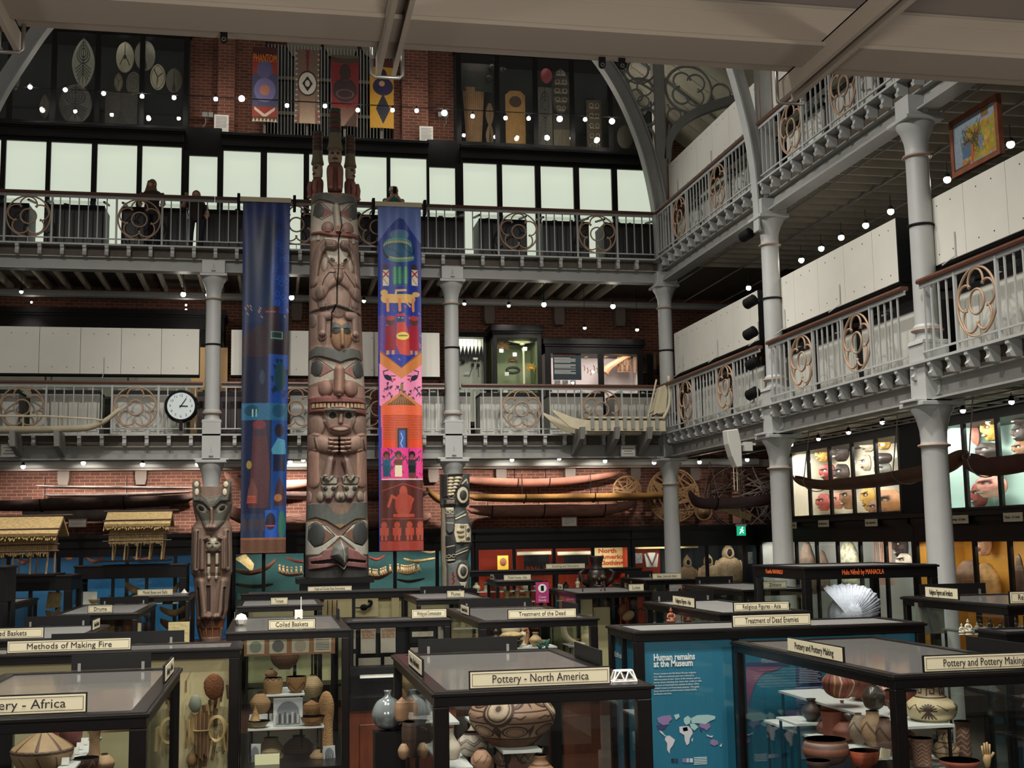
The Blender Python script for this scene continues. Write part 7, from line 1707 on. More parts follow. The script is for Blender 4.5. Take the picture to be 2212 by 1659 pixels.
# left pole
cv = Canvas(110,440,(150,120,102)); Lf = (400,1020,6.917); pole_frame(cv,1052,1385,413,503,*Lf)
cv.poly([(90,320),(330,400),(700,320),(700,560),(620,760),(480,880),(330,880),(200,740),(120,560)],(112,112,98),.10,soft=70)
for s,P in ((1,[(120,320),(230,330),(330,440),(390,560),(360,570),(260,470),(130,450)]),(-1,[(700,320),(570,340),(480,440),(410,530),(440,560),(540,460),(690,440)])): cv.poly(P,(84,84,78),.07,soft=20)
for x,s in ((238,1),(560,-1)): cv.ell(x,555,92,52,(182,172,150),.0,ang=s*.6); cv.ell(x-s*6,550,50,38,(34,32,30),.02,ang=s*.6,dome=True); cv.line([(x-s*80,490),(x+s*95,620)],6,(40,36,34))
cv.line([(400,570),(395,850)],60,(176,134,112),.12,dome=True)
for x in (350,450): cv.ell(x,835,48,52,(170,134,124),.10,dome=True)
cv.rect(100,890,720,1540,(158,128,110))
for x in (170,640): cv.line([(x,900),(x,1450)],100,(162,132,114),.10,dome=True)
for x,x2 in ((270,360),(590,520)): cv.line([(x2,985),(x,1010),(x,1440)],86,(150,118,102),.14,dome=True)
cv.line([(205,900),(195,1440)],22,(84,66,58),-.05); cv.line([(655,900),(655,1420)],22,(84,66,58),-.05)
cv.rect(330,1190,545,1560,(112,80,60),-.05); cv.ell(435,1090,115,105,(206,196,168),.12,dome=True)
for x in (378,488): cv.ell(x,1075,30,15,(60,54,46)); cv.line([(x-36,1048),(x+36,1044)],9,(70,64,54))
cv.line([(430,1070),(428,1110)],26,(206,190,160),.05,dome=True); cv.line([(385,1145),(430,1130),(480,1145)],12,(90,64,54))
for x in (370,490): cv.line([(x,1240),(x,1370)],58,(206,196,172),.08,dome=True); cv.line([(x-4,1440),(x-14,1590)],52,(200,190,166),.08,dome=True)
for s,x in ((1,215),(-1,610)): cv.line([(x,1640),(x+s*35,2140)],130,(166,134,114),.13,dome=True)
cv.rect(310,1700,380,2080,(88,64,56),-.04); cv.line([(625,1740),(625,2140)],40,(84,64,56),-.05); cv.line([(165,1740),(165,2140)],40,(84,64,56),-.05); cv.ell(350,2150,80,50,(150,118,100),.12,dome=True); cv.ell(510,2150,70,46,(170,150,128),.12,dome=True)
cv.rect(100,2200,720,2330,(126,84,62),-.02); cv.rect(470,2240,720,2330,(160,98,60)); cv.rect(180,2330,640,2460,(150,90,56),-.04)
for x in (300,450): cv.rect(x,2330,x+22,2460,(200,150,96),.03)
weather(cv); cv.frame(); cv.blur(1).noise(5,2)
TLf = thing('totem_pole','carved pole of an eared beast holding a small pale-faced figure, before the left column','totem pole',atY(455,1385,25.2))
ps = pole_sheet('carved_shaft','',cv,1052,1385,[(1052,417,501),(1090,416,502),(1125,424,496),(1140,414,501),(1236,412,502),(1245,418,499),(1320,424,492),(1350,424,484),(1385,432,478)],25.2,thick=.5); ps.parent = TLf; ps.location = (0,0,0)
bx_,by_,bz_ = TLf.location
for px0,px1,lb in ((419,436,'left ear with pale oval'),(478,496,'right ear with pale oval')):
    p0,p1 = atY(px0,1072,25.1),atY(px1,1037,25.1); cx = (p0[0]+p1[0])/2-bx_; w_ = p1[0]-p0[0]; lean = .05 if px0 > 450 else -.02
    e = MB().prism([(cx-w_/2,p0[2]-bz_-.1),(cx+w_*.4,p0[2]-bz_-.1),(cx+w_*.5+lean,p1[2]-bz_-.03),(cx+lean,p1[2]-bz_),(cx-w_/2+lean,p1[2]-bz_-.06)],-.42,-.22).build('ear',mat('ear_paint',(98,96,86),.6),TLf,bevel=.02); e['label'] = lb
    MB().ball((cx+lean*.4,-.43,(p0[2]+p1[2])/2-bz_+.06),(w_*.32,.02,.06)).ball((cx,-.43,(p0[2]+p1[2])/2-bz_-.09),(w_*.28,.02,.07)).build('ear_oval',IVORY,TLf,True)
tag(MB().box(bx_-.45,bx_+.45,24.9,25.6,0,bz_).build('red_pedestal',mat('red_base',(110,34,34),.5)),'dark red base under the eared beast pole','pedestal')
# right pole
cv = Canvas(96,360,(78,82,80)); Rf = (920,1000,5.72); pole_frame(cv,1024,1272,948,1018,*Rf)
CRM_ = (206,196,168); BK_ = (40,42,42); TL2 = (122,108,96)
cv.rect(165,560,215,1560,(150,140,120)); cv.poly([(170,150),(240,150),(250,420),(180,440)],BK_,.04); cv.poly([(235,160),(450,150),(340,440),(270,455),(240,400)],(70,60,54),-.04)
for k in range(6): cv.ell(290-3*k,200+40*k,42-2*k,20,CRM_,.06,dome=True); cv.ell(385-14*k,195+40*k,48-5*k,20,CRM_,.06,dome=True)
cv.line([(240,150),(245,420),(290,450),(340,420),(455,170)],16,TL2,.04)
cv.ell(450,410,84,100,CRM_,.05); cv.ell(452,408,50,62,(56,60,58),.04,dome=True); cv.ell(450,410,96,125,BK_,.0,lw=22); cv.line([(440,270),(500,215),(520,260)],20,CRM_,.02)
cv.poly([(195,455),(350,450),(355,550),(200,545)],BK_,.05); cv.rect(225,470,335,520,TL2,.03,soft=12)
cv.poly([(210,550),(350,550),(300,860),(240,880),(210,840)],(92,94,92),.07,soft=14); cv.ell(240,618,26,20,CRM_,.02,lw=8); cv.ell(308,618,26,20,CRM_,.02,lw=8); cv.rect(215,560,340,585,CRM_); cv.line([(225,670),(315,665)],30,TL2,.02); cv.line([(215,745),(305,750)],10,CRM_)
for y in (640,1080): cv.line([(345,y+60),(430,y+30),(510,y+5)],20,CRM_,.02); cv.line([(350,y+30),(500,y-30)],22,(110,124,112),.02)
cv.poly([(320,760),(500,765),(545,850),(535,990),(335,990),(310,880)],CRM_,.05); cv.ell(500,835,26,24,(70,76,70),.02); cv.ell(495,940,26,24,(70,76,70),.02); cv.ell(390,850,50,26,(170,160,132),.05,dome=True); cv.ell(400,905,44,24,(170,160,132),.05,dome=True); cv.line([(465,780),(465,975)],9,(90,70,60)); cv.rect(385,770,440,800,(150,140,120),.04); cv.rect(385,955,440,990,(150,140,120),.04)
cv.poly([(205,900),(280,895),(325,1000),(355,1210),(240,1230),(205,1010)],BK_,.07,soft=12); cv.line([(215,1040),(320,1020)],12,CRM_); cv.ell(250,1155,26,18,CRM_,.02,lw=8); cv.ell(318,1150,26,18,CRM_,.02,lw=8); cv.line([(235,1200),(340,1195)],20,CRM_)
cv.poly([(230,1240),(440,1200),(545,1330),(540,1560),(230,1560)],(104,112,108),.05,soft=20); cv.ell(434,1340,76,92,CRM_,.05); cv.ell(436,1335,46,58,(72,78,76),.04,dome=True); cv.ell(434,1350,86,112,BK_,.0,lw=16)
cv.poly([(265,1350),(340,1350),(365,1500),(240,1500)],(132,96,88),.0); cv.line([(300,1350),(290,1380),(315,1400),(290,1430),(318,1450),(295,1490)],14,BK_); cv.poly([(390,1470),(500,1470),(470,1540),(420,1540)],CRM_,.02)
cv.frame(); cv.blur(1).noise(4,2)
TRt = thing('totem_pole','slim black, green and cream carved pole with an upright toothed jaw','totem pole',atY(984,1272,25.2))
ps = pole_sheet('carved_shaft','',cv,1024,1272,[(1024,949,1013),(1090,949,1012),(1097,951,1004),(1130,951,1016),(1175,951,1017),(1210,951,1008),(1225,952,1014),(1272,953,1012)],25.2,thick=.4); ps.parent = TRt; ps.location = (0,0,0)
bx_,by_,bz_ = TRt.location; tag(MB().box(bx_-.4,bx_+.4,24.9,25.6,0,bz_).build('black_pedestal',BLACK),'black base under the slim toothed pole','pedestal')
# ---------------------------------------------------------------- banners
def banner(label,cv,xl0,xr0,y0,xl1,xr1,y1,Y,hookm=BLACKM):
    a0,b0,a1,b1 = atY(xl0,y0,Y),atY(xr0,y0,Y),atY(xl1,y1,Y),atY(xr1,y1,Y); W0_,W1_ = b0[0]-a0[0],b1[0]-a1[0]; H = (a0[2]+b0[2])/2-(a1[2]+b1[2])/2; c0,c1 = (a0[0]+b0[0])/2,(a1[0]+b1[0])/2
    t = thing('painted_banner',label,'banner',(c1,Y,(a1[2]+b1[2])/2))
    def f(U,V,Z): x = (U-.5)*(W0_+(W1_-W0_)*V)+(c0-c1)*(1-V); y = .06*np.sin(U*7+V*2)*np.sin(PI*np.clip(V*1.05,0,1))+.012*np.sin(U*15+1); return np.stack([x,y,H*(1-V)],-1)
    def b(U,V): q = f(U,V,0); q[...,1] += .008; return q
    inst('banner_cloth',canvas_mesh('banner_cloth',cv,f,PAINTSAT,back=b),t)
    MB().box(c0-c1-W0_/2-.06,c0-c1+W0_/2+.02,-.03,.02,H-.01,H+.09).build('top_batten',IVORY,t)
    for s in (-1,1): MB().box(c0-c1+s*(W0_/2+.09)-.03,c0-c1+s*(W0_/2+.09)+.03,-.03,.18,H-.16,H+.16).build('clamp',hookm,t)
    return t
rb_ = random.Random(21)
cv = Canvas(120,880,(16,30,70)); cv.f = (523,432,120/102,880/763)
cv.grad(432,620,(20,44,110),(16,36,100)); cv.poly([(585,432),(627,432),(627,500),(590,470)],(20,52,122)); cv.poly([(558,475),(570,462),(580,466),(605,490),(627,515),(627,700),(590,700),(556,700),(523,700),(523,600)],(14,40,76)); cv.poly([(600,486),(627,510),(627,680),(592,680),(582,600),(590,530)],(20,54,126))
for k in range(26): cv.ell(594+rb_.random()*30,520+rb_.random()*170,5,5,(34,92,180),lw=1)
for k in range(34):
    x,y = 524+rb_.random()*98,(660+rb_.random()*26 if k < 18 else 745+rb_.random()*70 if k < 26 else 890+rb_.random()*150); cv.line([(x,y),(x+2+rb_.random()*2,y+5)],1.3,(224,150,120))
cv.rect(572,664,604,720,(50,34,46)); cv.poly([(523,730),(560,706),(600,706),(627,730),(627,780),(523,780)],(44,32,40)); cv.rect(574,676,596,679,(130,70,60)); cv.rect(586,720,612,736,(90,130,120)); cv.rect(588,722,610,734,(30,50,50)); cv.rect(584,740,616,768,(26,22,32))
cv.rect(523,775,582,905,(18,26,52)); cv.rect(582,770,627,905,(24,66,140)); 
for k in range(14): x,y = 586+rb_.random()*36,776+rb_.random()*90; cv.line([(x,y),(x+5,y+12)],1.5,(14,30,60)); cv.ell(x+4,y+4,3,5,(16,40,60))
cv.ell(608,818,13,30,(24,60,72)); cv.ell(568,820,6,16,(40,60,76))
cv.rect(523,876,627,912,(36,96,130)); cv.ell(545,892,16,12,(26,66,90)); cv.ell(605,892,14,14,(28,74,104)); cv.line([(548,890),(548,904)],3,(160,200,190)); cv.line([(556,890),(556,904)],3,(120,180,170))
cv.rect(523,912,627,1165,(22,34,66)); cv.rect(590,912,627,1165,(24,68,136)); cv.poly([(550,918),(576,918),(588,1020),(582,1100),(540,1100),(546,1000)],(80,42,50)); cv.ell(563,922,15,10,(110,46,54)); cv.rect(553,932,575,946,(50,44,56))
cv.ell(607,934,10,14,(40,34,46)); cv.poly([(590,975),(604,950),(620,955),(622,985),(592,985)],(80,150,176)); cv.rect(594,986,620,1022,(26,34,62)); cv.poly([(600,1060),(608,1032),(620,1060),(622,1095),(596,1095)],(66,42,52)); cv.ell(606,1078,9,8,(170,110,70))
cv.poly([(540,1060),(548,1035),(560,1060),(560,1090),(536,1090)],(110,64,60)); 
for k in range(4): cv.rect(538,1074+4*k,557,1076+4*k,(190,80,64))
cv.ell(541,1008,6,9,(150,130,70)); cv.rect(577,1104,604,1165,(30,90,190)); cv.ell(590,1128,11,18,(36,30,52)); cv.rect(580,1136,600,1139,(210,70,80)); cv.ell(615,1135,8,30,(40,110,90)); cv.rect(523,1112,575,1165,(34,52,84))
for k in range(4): cv.ell(532+14*k,1135,5,14,(70,56,62))
cv.rect(523,1163,627,1200,(120,80,58))
for k in range(26): cv.line([(520+k*4.4,1166),(526+k*4.4,1178),(520+k*4.4,1190)],1,(70,44,34))
cv.rect(523,1162,627,1166,(150,100,70)); cv.frame(); cv.noise(5,2)
banner('long dark blue painted banner hanging left of the tall pole',cv,525,627,436,519,617,1195,25.75)
cv = Canvas(130,900,(30,52,150)); K = (800,430,6.385)
def fr(o): cv.f = ((o[0]*0+(816-o[0])*o[2]),(441-o[1])*o[2],130/(94*o[2]),900/(749*o[2]))
fr(K); cv.rect(0,0,900,640,(112,140,214)); cv.poly([(70,640),(240,400),(360,260),(410,235),(460,260),(560,420),(700,600),(760,900),(60,900)],(34,62,160)); cv.ell(400,480,130,80,(90,140,180)); cv.ell(390,700,215,180,(20,28,50)); cv.ell(390,680,200,160,(40,108,146)); cv.ell(380,610,190,90,(90,180,160)); cv.ell(370,640,190,80,(226,206,150)); cv.ell(370,670,190,80,(40,108,146)); cv.ell(420,820,180,50,(84,178,150)); cv.ell(430,795,170,34,(222,204,150)); cv.ell(430,770,170,34,(40,100,140))
for k in range(14): cv.line([(220+24*k,560),(205+26*k,630)],5,(30,90,90)); cv.line([(260+24*k,790),(270+24*k,860)],5,(30,90,90))
cv.line([(440,610),(480,700),(550,740)],8,(16,30,60)); cv.line([(250,680),(330,700),(390,760)],8,(16,30,60))
for x,y in ((206,950),(600,945)): cv.ell(x,y,42,48,(56,42,40)); cv.rect(x-36,y+30,x+50,y+250,(232,220,196)); cv.line([(x-30,y+50),(x+45,y+130)],16,(170,30,50)); cv.line([(x+45,y+50),(x-30,y+130)],16,(170,30,50)); cv.line([(x-30,y+150),(x+40,y+240)],5,(40,30,40))
for x in (335,400,482):
    cv.ell(x,1060,38,155,(34,110,84))
    for k in range(8): cv.ell(x,950+30*k,18,15,(84,180,140))
cv.line([(200,1380),(560,1390)],110,(222,178,104)); cv.ell(190,1300,50,44,(222,178,104)); cv.ell(625,1320,54,36,(222,178,104)); cv.line([(340,1380),(350,1270),(480,1270)],26,(226,184,116)); cv.line([(450,1400),(540,1500)],22,(226,160,90))
for x in (235,395,580): cv.line([(x,1400),(x+5,1550)],38,(222,140,86))
for k in range(60): x,y = rb_.random()*830,1420+rb_.random()*900; cv.line([(x,y),(x+20,y+26)],9,((222,110,120),(110,70,150),(40,80,180))[k % 3])
fr((800,660,6.385)); cv.rect(0,160,900,700,(84,62,138))
for k in range(40): x,y = rb_.random()*830,100+rb_.random()*520; cv.line([(x,y),(x+22,y+24)],8,((230,130,130),(50,60,130),(130,80,150))[k % 3])
for x,c in ((275,(140,34,50)),(595,(160,34,54))): cv.ell(x,230,62,66,(90,48,44)); cv.ell(x,190,60,34,(170,60,60)); cv.poly([(x-70,300),(x+60,290),(x+70,640),(x-75,640)],c); cv.rect(x-60,640,x-20,700,(180,140,110)); cv.rect(x+10,640,x+50,700,(180,140,110))
cv.rect(350,130,470,170,(190,50,60)); cv.rect(362,165,462,250,(40,70,120)); cv.rect(375,180,395,192,(240,230,200)); cv.rect(415,188,450,198,(240,230,200)); cv.poly([(360,250),(470,250),(520,420),(530,720),(400,700),(345,560)],(196,66,52)); cv.ell(437,445,88,55,(230,206,96)); cv.ell(437,440,70,10,(120,100,50))
cv.poly([(130,640),(415,880),(720,620),(720,1200),(130,1200)],(206,128,70)); cv.poly([(130,640),(415,880),(720,620),(720,800),(415,1040),(130,800)],(200,124,66)); cv.line([(130,655),(415,885),(700,655)],9,(110,60,30)); cv.poly([(120,820),(415,1040),(720,820),(720,1400),(120,1400)],(236,140,178))
for x,s in ((235,1),(595,-1)):
    cv.ell(x,1020,56,34,(32,38,62),ang=.5*s); cv.line([(x-50*s,990),(x-60*s,930),(x,915)],12,(32,38,62)); cv.line([(x+20*s,1040),(x+60*s,1080)],12,(32,38,62)); cv.line([(x+30*s,1000),(x+100*s,1000)],10,(32,38,62)); cv.ell(x+80*s,1050,22,16,(200,50,70))
for k in range(26): x = 150+rb_.random()*540; y = 1080+rb_.random()*280; cv.line([(x,y),(x+40-80*rb_.random(),y+46)],7,(40,40,66)); cv.ell(x+14,y+12,20,10,(40,40,66),ang=rb_.random()*3)
cv.poly([(150,1400),(410,1215),(690,1400)],(196,120,70)); cv.poly([(210,1400),(410,1255),(620,1400)],(60,36,26))
for k in range(24): cv.line([(220+18*k,1400),(320+10*k,1290)],4,(206,150,90)); cv.line([(200+18*k,1400),(300+10*k,1270)],4,(206,150,90)) if k % 2 else None
cv.rect(412-14,1110,440,1215,(130,110,70)); cv.rect(140,1400,720,1700,(228,104,66))
fr((800,900,5.53)); cv.rect(130,0,640,400,(222,96,60)); cv.rect(130,0,146,400,(226,90,130))
for k in range(15): cv.line([(146,12+20*k),(615,12+20*k)],5,(120,48,34))
cv.rect(146,290,620,395,(224,78,46)); cv.rect(285,150,450,395,(170,84,50)); cv.rect(310,165,425,395,(70,40,34)); cv.rect(328,185,402,395,(56,96,176)); cv.line([(350,220),(370,280),(345,340),(365,385)],8,(190,210,230))
cv.rect(120,395,640,760,(226,62,140))
for k in range(60): x,y = 130+rb_.random()*490,400+rb_.random()*340; cv.line([(x,y),(x+30-60*rb_.random(),y+30)],8,(70,24,60))
for x,hc,bc,lc in ((182,(90,50,50),(44,96,124),(40,84,110)),(318,(56,50,34),(104,62,50),(232,222,184)),(480,(40,24,32),(56,50,60),(22,34,34))): cv.ell(x,475,40,44,hc); cv.ell(x,500,24,30,(130,86,70)); cv.rect(x-46,530,x+46,640,bc); cv.rect(x-42,600,x+44,735,lc); cv.line([(x+40,550),(x+85,500)],20,bc)
cv.rect(440,690,520,750,(110,60,60))
for k in range(30): cv.ell(132+17*k,765,8,8,(240,226,190))
cv.rect(100,776,650,1700,(84,36,30)); cv.line([(130,900),(370,815),(630,890)],8,(170,70,50)); RD2 = (176,74,54)
cv.ell(375,910,46,70,RD2); cv.ell(375,1060,100,140,(164,64,48)); cv.line([(290,990),(240,960),(200,1080)],30,RD2); cv.line([(450,970),(490,1000),(460,1060)],26,RD2); cv.line([(270,1190),(490,1190)],34,RD2); cv.rect(120,1225,630,1233,(190,80,60))
for x in (150,300,445,570): cv.ell(x,1300,34,40,RD2); cv.rect(x-50,1330,x+50,1420,RD2); cv.rect(x-36,1400,x-8,1480,RD2); cv.rect(x+8,1400,x+36,1480,RD2)
cv.rect(100,1490,650,1720,(160,60,48)); cv.frame(); cv.noise(6,2)
banner('brightly painted banner in blue, pink, orange and red hanging right of the tall pole',cv,816,909,446,819,915,1190,25.75)
# ================================================================ right galleries and right wall
RZ = -PI/2
for z,lv,bays in ((G1,'first',((26,24.9),(24.75,23.2),(23.0,21.4),(20.9,19.3),(19.0,17.7),(17.45,15.3),(14.8,13.2),(13.0,11.4))),(G2,'second',((26,24.6),(24.4,22.8),(22.6,20.6),(19.9,18.4),(18.2,16.6),(16.3,14.6),(14.4,12.6)))):
    for i,(a,b) in enumerate(bays):
        desk('white panelled desk case on the right gallery, %s level, number %s from the corner' % (lv,('one','two','three','four','five','six','seven','eight')[i]),(8.95,a,0),RZ,a-b,z,CREAMCAB,group='white desk cases on the right gallery, %s level' % lv)
        d = MB().box(8.98,9.6,b-.25,b,z,z+.9).build('gap_shadow_panel',BLACKM); tag(d,'added dark panel for the shade between desk cases on the right gallery, %s level' % lv,'panel','gap shade panels on the right gallery, %s level' % lv)  # dark panel paints in the shade of the gap between desks
screens('white screen boards nearest the corner on the first right gallery',(8.78,26.0,0),RZ,4.9,6.78,.93,.9,boxend=True)
screens('white screen boards in the middle of the first right gallery',(8.78,20.45,0),RZ,4.55,6.78,.93,.95,boxend=True)
screens('white screen boards at the right edge on the first right gallery',(8.78,15.1,0),RZ,6,6.78,.93,.95)
screens('white screen boards nearest the corner on the second right gallery',(8.78,26.0,0),RZ,5.3,10.72,.9,.95)
screens('white screen boards right of the second arch on the second right gallery',(8.78,20.3,0),RZ,6,10.72,1.05,.95)
# back of the right galleries
struct('wall_partition',MB().box(11.9,12.0,2,28,5.5,9.0).box(11.9,12.0,2,28,9.5,12),mat('dark_partition',(36,34,34),.8),label='dark partition at the back of the right galleries')
# framed landscape standing on the screens
c = [atX(px,py,9.1) for px,py in ((2053,262),(2156,205),(2160,337),(2058,386))]
yl,yr = c[0][1],c[1][1]; z0,z1 = (c[2][2]+c[3][2])/2,(c[0][2]+c[1][2])/2
t = thing('framed_landscape','framed painting of a thatched farm and golden trees at upper right','painting',(9.1,yl,z0),RZ)
L,H = yl-yr,z1-z0
cv = Canvas(120,int(120*H/L),(150,160,176)); hh = 120*H/L
r = random.Random(2)
for k in range(500):
    x,y = 40+r.random()*80,hh*(.28+.72*r.random())
    if y < hh*.9: cv.ell(x,y,2+4*r.random(),2+5*r.random(),(150+60*r.random(),120+50*r.random(),40+40*r.random()))
for k in range(50): cv.line([(20+r.random()*60,hh*.15+r.random()*30),(20+r.random()*70,hh*.5+r.random()*30)],.8,(60,52,40))
cv.rect(24,hh*.55,50,hh*.8,(90,110,140)); cv.rect(48,hh*.6,54,hh*.95,(190,100,40)); cv.rect(70,hh*.5,80,hh*.75,(110,130,160)); cv.rect(80,0,100,hh*.2,(140,108,70)); cv.ell(28,hh*.88,7,5,(190,120,60)); cv.ell(40,hh*.92,6,4,(150,90,50)); cv.rect(0,hh*.93,40,hh,(90,84,60)); cv.frame(); cv.noise(8,2)
sheet('canvas',cv,H-.12,lambda v: L-.12,PAINTSAT,th=.01,parent=t,loc=(L/2,-.01,.06),relief=0)
for bx in ((0,L,0,.07),(0,L,H-.07,H)): MB().box(bx[0],bx[1],-.03,.04,bx[2],bx[3]).build('frame_rail',REDW,t)
for bx in ((0,.07),(L-.07,L)): MB().box(bx[0],bx[1],-.03,.04,.07,H-.07).build('frame_stile',REDW,t)
MB().box(.07,L-.07,-.02,-.016,.07,H-.07).build('glass_pane',GLASS,t)
# spotlights above the screens
for i,(px,py,e) in enumerate(((2183,312,1),(2046,388,1),(1924,457,1),(1870,487,1),(1817,513,1),(1774,537,0),(1731,562,1),(1617,622,0))):
    p = atX(px,py,9.25); spotlight(p,'bright spotlight just above the white screen boards of the right gallery',aim=(11.5,p[1],p[2]+.3) if e else None,energy=10 if e else 0,r=.05,group='spotlights above the right gallery screens')
for i,(px,py) in enumerate(((1709,960),(1768,948),(1833,934),(1906,912),(1985,900),(2080,887),(2185,868))):
    p = atX(px,py,10.5); spotlight(p,'small spotlight in the row before the lit mask cases',aim=(11.5,p[1],4.0),energy=6,r=.04,group='spotlights before the mask cases',top=G1-.25)
tag(MB().tube([(10.5,8,5.12),(10.5,27,5.12)],.015,6).build('lighting_track',BLACKM),'lighting track before the lit mask cases','track')
# speakers on the second column
for i,(px,py) in enumerate(((1612,508),(1621,652),(1621,720),(1626,785),(1626,850))):
    p = atX(px,py,8.42); t = thing('black_spot_speaker',('black can light high beside the upper capital of the second column','uppermost of the four black can lights on the second column','second from the top of the four black can lights','third from the top of the four black can lights','lowest of the four black can lights on the second column')[i],'light',(p[0],p[1],p[2]),0)
    rm = Matrix.Rotation(.3,3,'X')
    MB().lathe([(.085,-.12),(.10,-.10),(.10,.10),(.07,.12)],seg=18).build('can_body',BLACKM,t,'auto').rotation_euler = (PI/2-.3,0,.5)
    MB().tube([(.0,.0,-.05),(.14,-.1,0)],.012,5).build('bracket',BLACKM,t)
WS = mat('white_speaker',(206,206,200),.5)
t = thing('line_speaker','curved white wedge loudspeaker below the first gallery corner','loudspeaker',atY(1583,972,20.3),0)
MB().prism([(-.14,.34),(.07,.36),(.12,.10),(.12,-.30),(.02,-.31),(-.06,-.12),(-.12,.10)],-.12,.12).build('speaker_body',WS,t,bevel=.015)
MB().box(.12,.42,-.02,.02,.08,.12).box(.2,.35,-.05,.05,-.02,.14).build('bracket',WS,t)
MB().tube([(.0,0,-.3),(.0,0,-.7)],.006,5).tube([(.06,0,-.3),(.06,0,-.72)],.006,5).build('cables',IVORY,t)
# hanging canoes in front of the mask cases
CH = mat('tan_brown_hull',(104,74,54),.6,var=.2,scale=4)
def xboat(path,X,w_,d_,m,label,straps,z_up):
    P = spline([atX(a,b,X) for a,b in path],8); t = thing('hanging_canoe',label,'canoe',(0,0,0),0,'canoes slung under the right gallery')
    sh = lambda u: max(.06,math.sin(PI*min(1,max(0,u)))**.4)
    hull(MB(),P,lambda u: w_*sh(u),lambda u: d_*(.15+.85*sh(u)),10).build('hull',m,t,'auto')
    for s in straps:
        q = P[int((len(P)-1)*s)]
        MB().tube([(q[0]+math.cos(a)*w_*.54,q[1],q[2]-math.sin(a)*d_*1.05) for a in [PI*k/12 for k in range(13)]],.010,5).tube([(q[0]-w_*.5,q[1],q[2]),(q[0],q[1]+.2,G1-.3)],.010,5).build('sling',GREYW,t)
xboat([(1716,1027),(1745,1036),(1800,1037),(1870,1030),(1950,1019),(2025,1003),(2066,984),(2080,971)],10.0,.5,.2,CH,'long brown canoe slung in front of the lit mask cases',(.2,.6),0)
xboat([(2094,979),(2110,990),(2150,990),(2212,983),(2290,972)],10.0,.5,.25,mat('maroon_hull',(88,52,44),.6,var=.2),'maroon canoe slung at the right edge of the view',(.4,),0)
# right wall cases
XM = 11.5
def yy(px,py=1050): return atX(px,py,XM)[1]
MINT = mat('mint_case_back',(186,216,206),.6); CRM = mat('cream_case_back',(222,214,190),.6); OCH = mat('ochre_case_back',(206,150,58),.6); PALEG = mat('pale_grey_case_back',(196,198,190),.6)
def rcase(label,pa,pb,ml,z0,z1,back,e,fascia,col=(1,.96,.9),py=1050,D=1.0):
    a = yy(pa,py); b = yy(pb,py)
    return wall_case(label,(XM,a,0),RZ,a-b,z0,z1,D,[a-yy(m,py) for m in ml],back,fascia=fascia,cornice=.08,sill=.05,energy=e,lcol=col,mw=.09)
rcase('lit upper case with white and mint backs left of the black bay',1706,1948,[1747,1793,1842,1894],3.55,5.3,CRM,27,.28)
rcase('mint backed upper mask case right of the black bay',2036,2300,[2086,2160,2235],3.55,5.3,MINT,27,.28)
tag(MB().box(XM,XM+.1,yy(2036),yy(1948),3.55,5.3).build('black_pier_panel',BLACKM),'black pier panel between the two upper mask cases','panel')
struct('trim_ledge',MB().box(XM-.14,XM+.9,8,27.5,3.46,3.54),BLACK,label='ledge dividing upper and lower cases on the right wall')
rcase('lower right wall case of hide garments and masks',1640,1975,[1719,1763,1808,1857,1912],1.0,3.45,PALEG,9,.42,py=1190)
rcase('ochre backed lower case at the right edge',1976,2300,[2049,2104,2180,2250],1.0,3.45,OCH,9,.42,(1,.9,.7),py=1190)
for i,(px,py,w_,s) in enumerate(((1713,1135,.3,'Noh and Play'),(1778,1131,.48,'Noh - Masks and Costumes'),(1881,1129,.48,'Figures - Japanese Masks'),(2070,1122,.56,'Carvings - Sri Lankan'),(2187,1117,.50,'Masks - Sri Lanka'))):
    p = atX(px,py,XM-.16); t = thing('shelf_label','cream label on the right wall ledge reading %s' % s,'label',p,RZ,'cream labels on the right wall ledge')
    MB().box(-w_/2,w_/2,0,.02,-.07,.07).build('card',CREAM,t); text(s,.06,INK,(0,-.003,0),(PI/2,0,0),t,width=w_*.8)
# masks and carvings
def face_dec(c0,c1,c2):
    def f(cv):
        cv.ell(.5,.5,.48,.5,c0,.10,dome=True); cv.ell(.32,.40,.13,.07,c2,-.02); cv.ell(.68,.40,.13,.07,c2,-.02); cv.ell(.32,.40,.06,.04,(230,220,200)); cv.ell(.68,.40,.06,.04,(230,220,200))
        cv.line([(.5,.35),(.5,.58)],.13,c1,.06,dome=True); cv.line([(.2,.28),(.45,.33)],.06,c2,.02); cv.line([(.8,.28),(.55,.33)],.06,c2,.02); cv.ell(.5,.74,.22,.08,c2,.02); cv.ell(.5,.74,.16,.035,(226,210,180),.02)
    return f
def smask(px,py,w_,h_,X,cols,label,group='masks in the right wall cases',cat='mask',pf=oval,name='carved_mask'):
    p = atX(px,py,X); cv = Canvas(44,int(44*h_/w_),cols[0]); cv.frame(0,0,44,44*h_/w_); cv.f = (0,0,44,44*h_/w_); face_dec(*cols)(cv); cv.frame(); cv.blur(1).noise(8)
    o = sheet(name,cv,h_,lambda v: w_*pf(v),WOODP,relief=1,bow=w_*.2,th=.03,loc=(p[0],p[1],p[2]-h_/2),rot=(0,0,RZ)); return tag(o,label,cat,group)
RD = ((150,64,58),(170,80,66),(50,30,30)); BRN = ((120,86,60),(140,100,70),(40,28,22)); DK = ((56,46,42),(76,60,54),(20,18,16)); GD = ((206,164,84),(216,176,98),(90,50,30)); PK = ((196,132,116),(206,148,128),(90,40,36)); WH = ((214,200,178),(224,210,190),(60,40,36)); GR = ((110,110,104),(130,130,120),(30,30,30))
X1 = 12.2
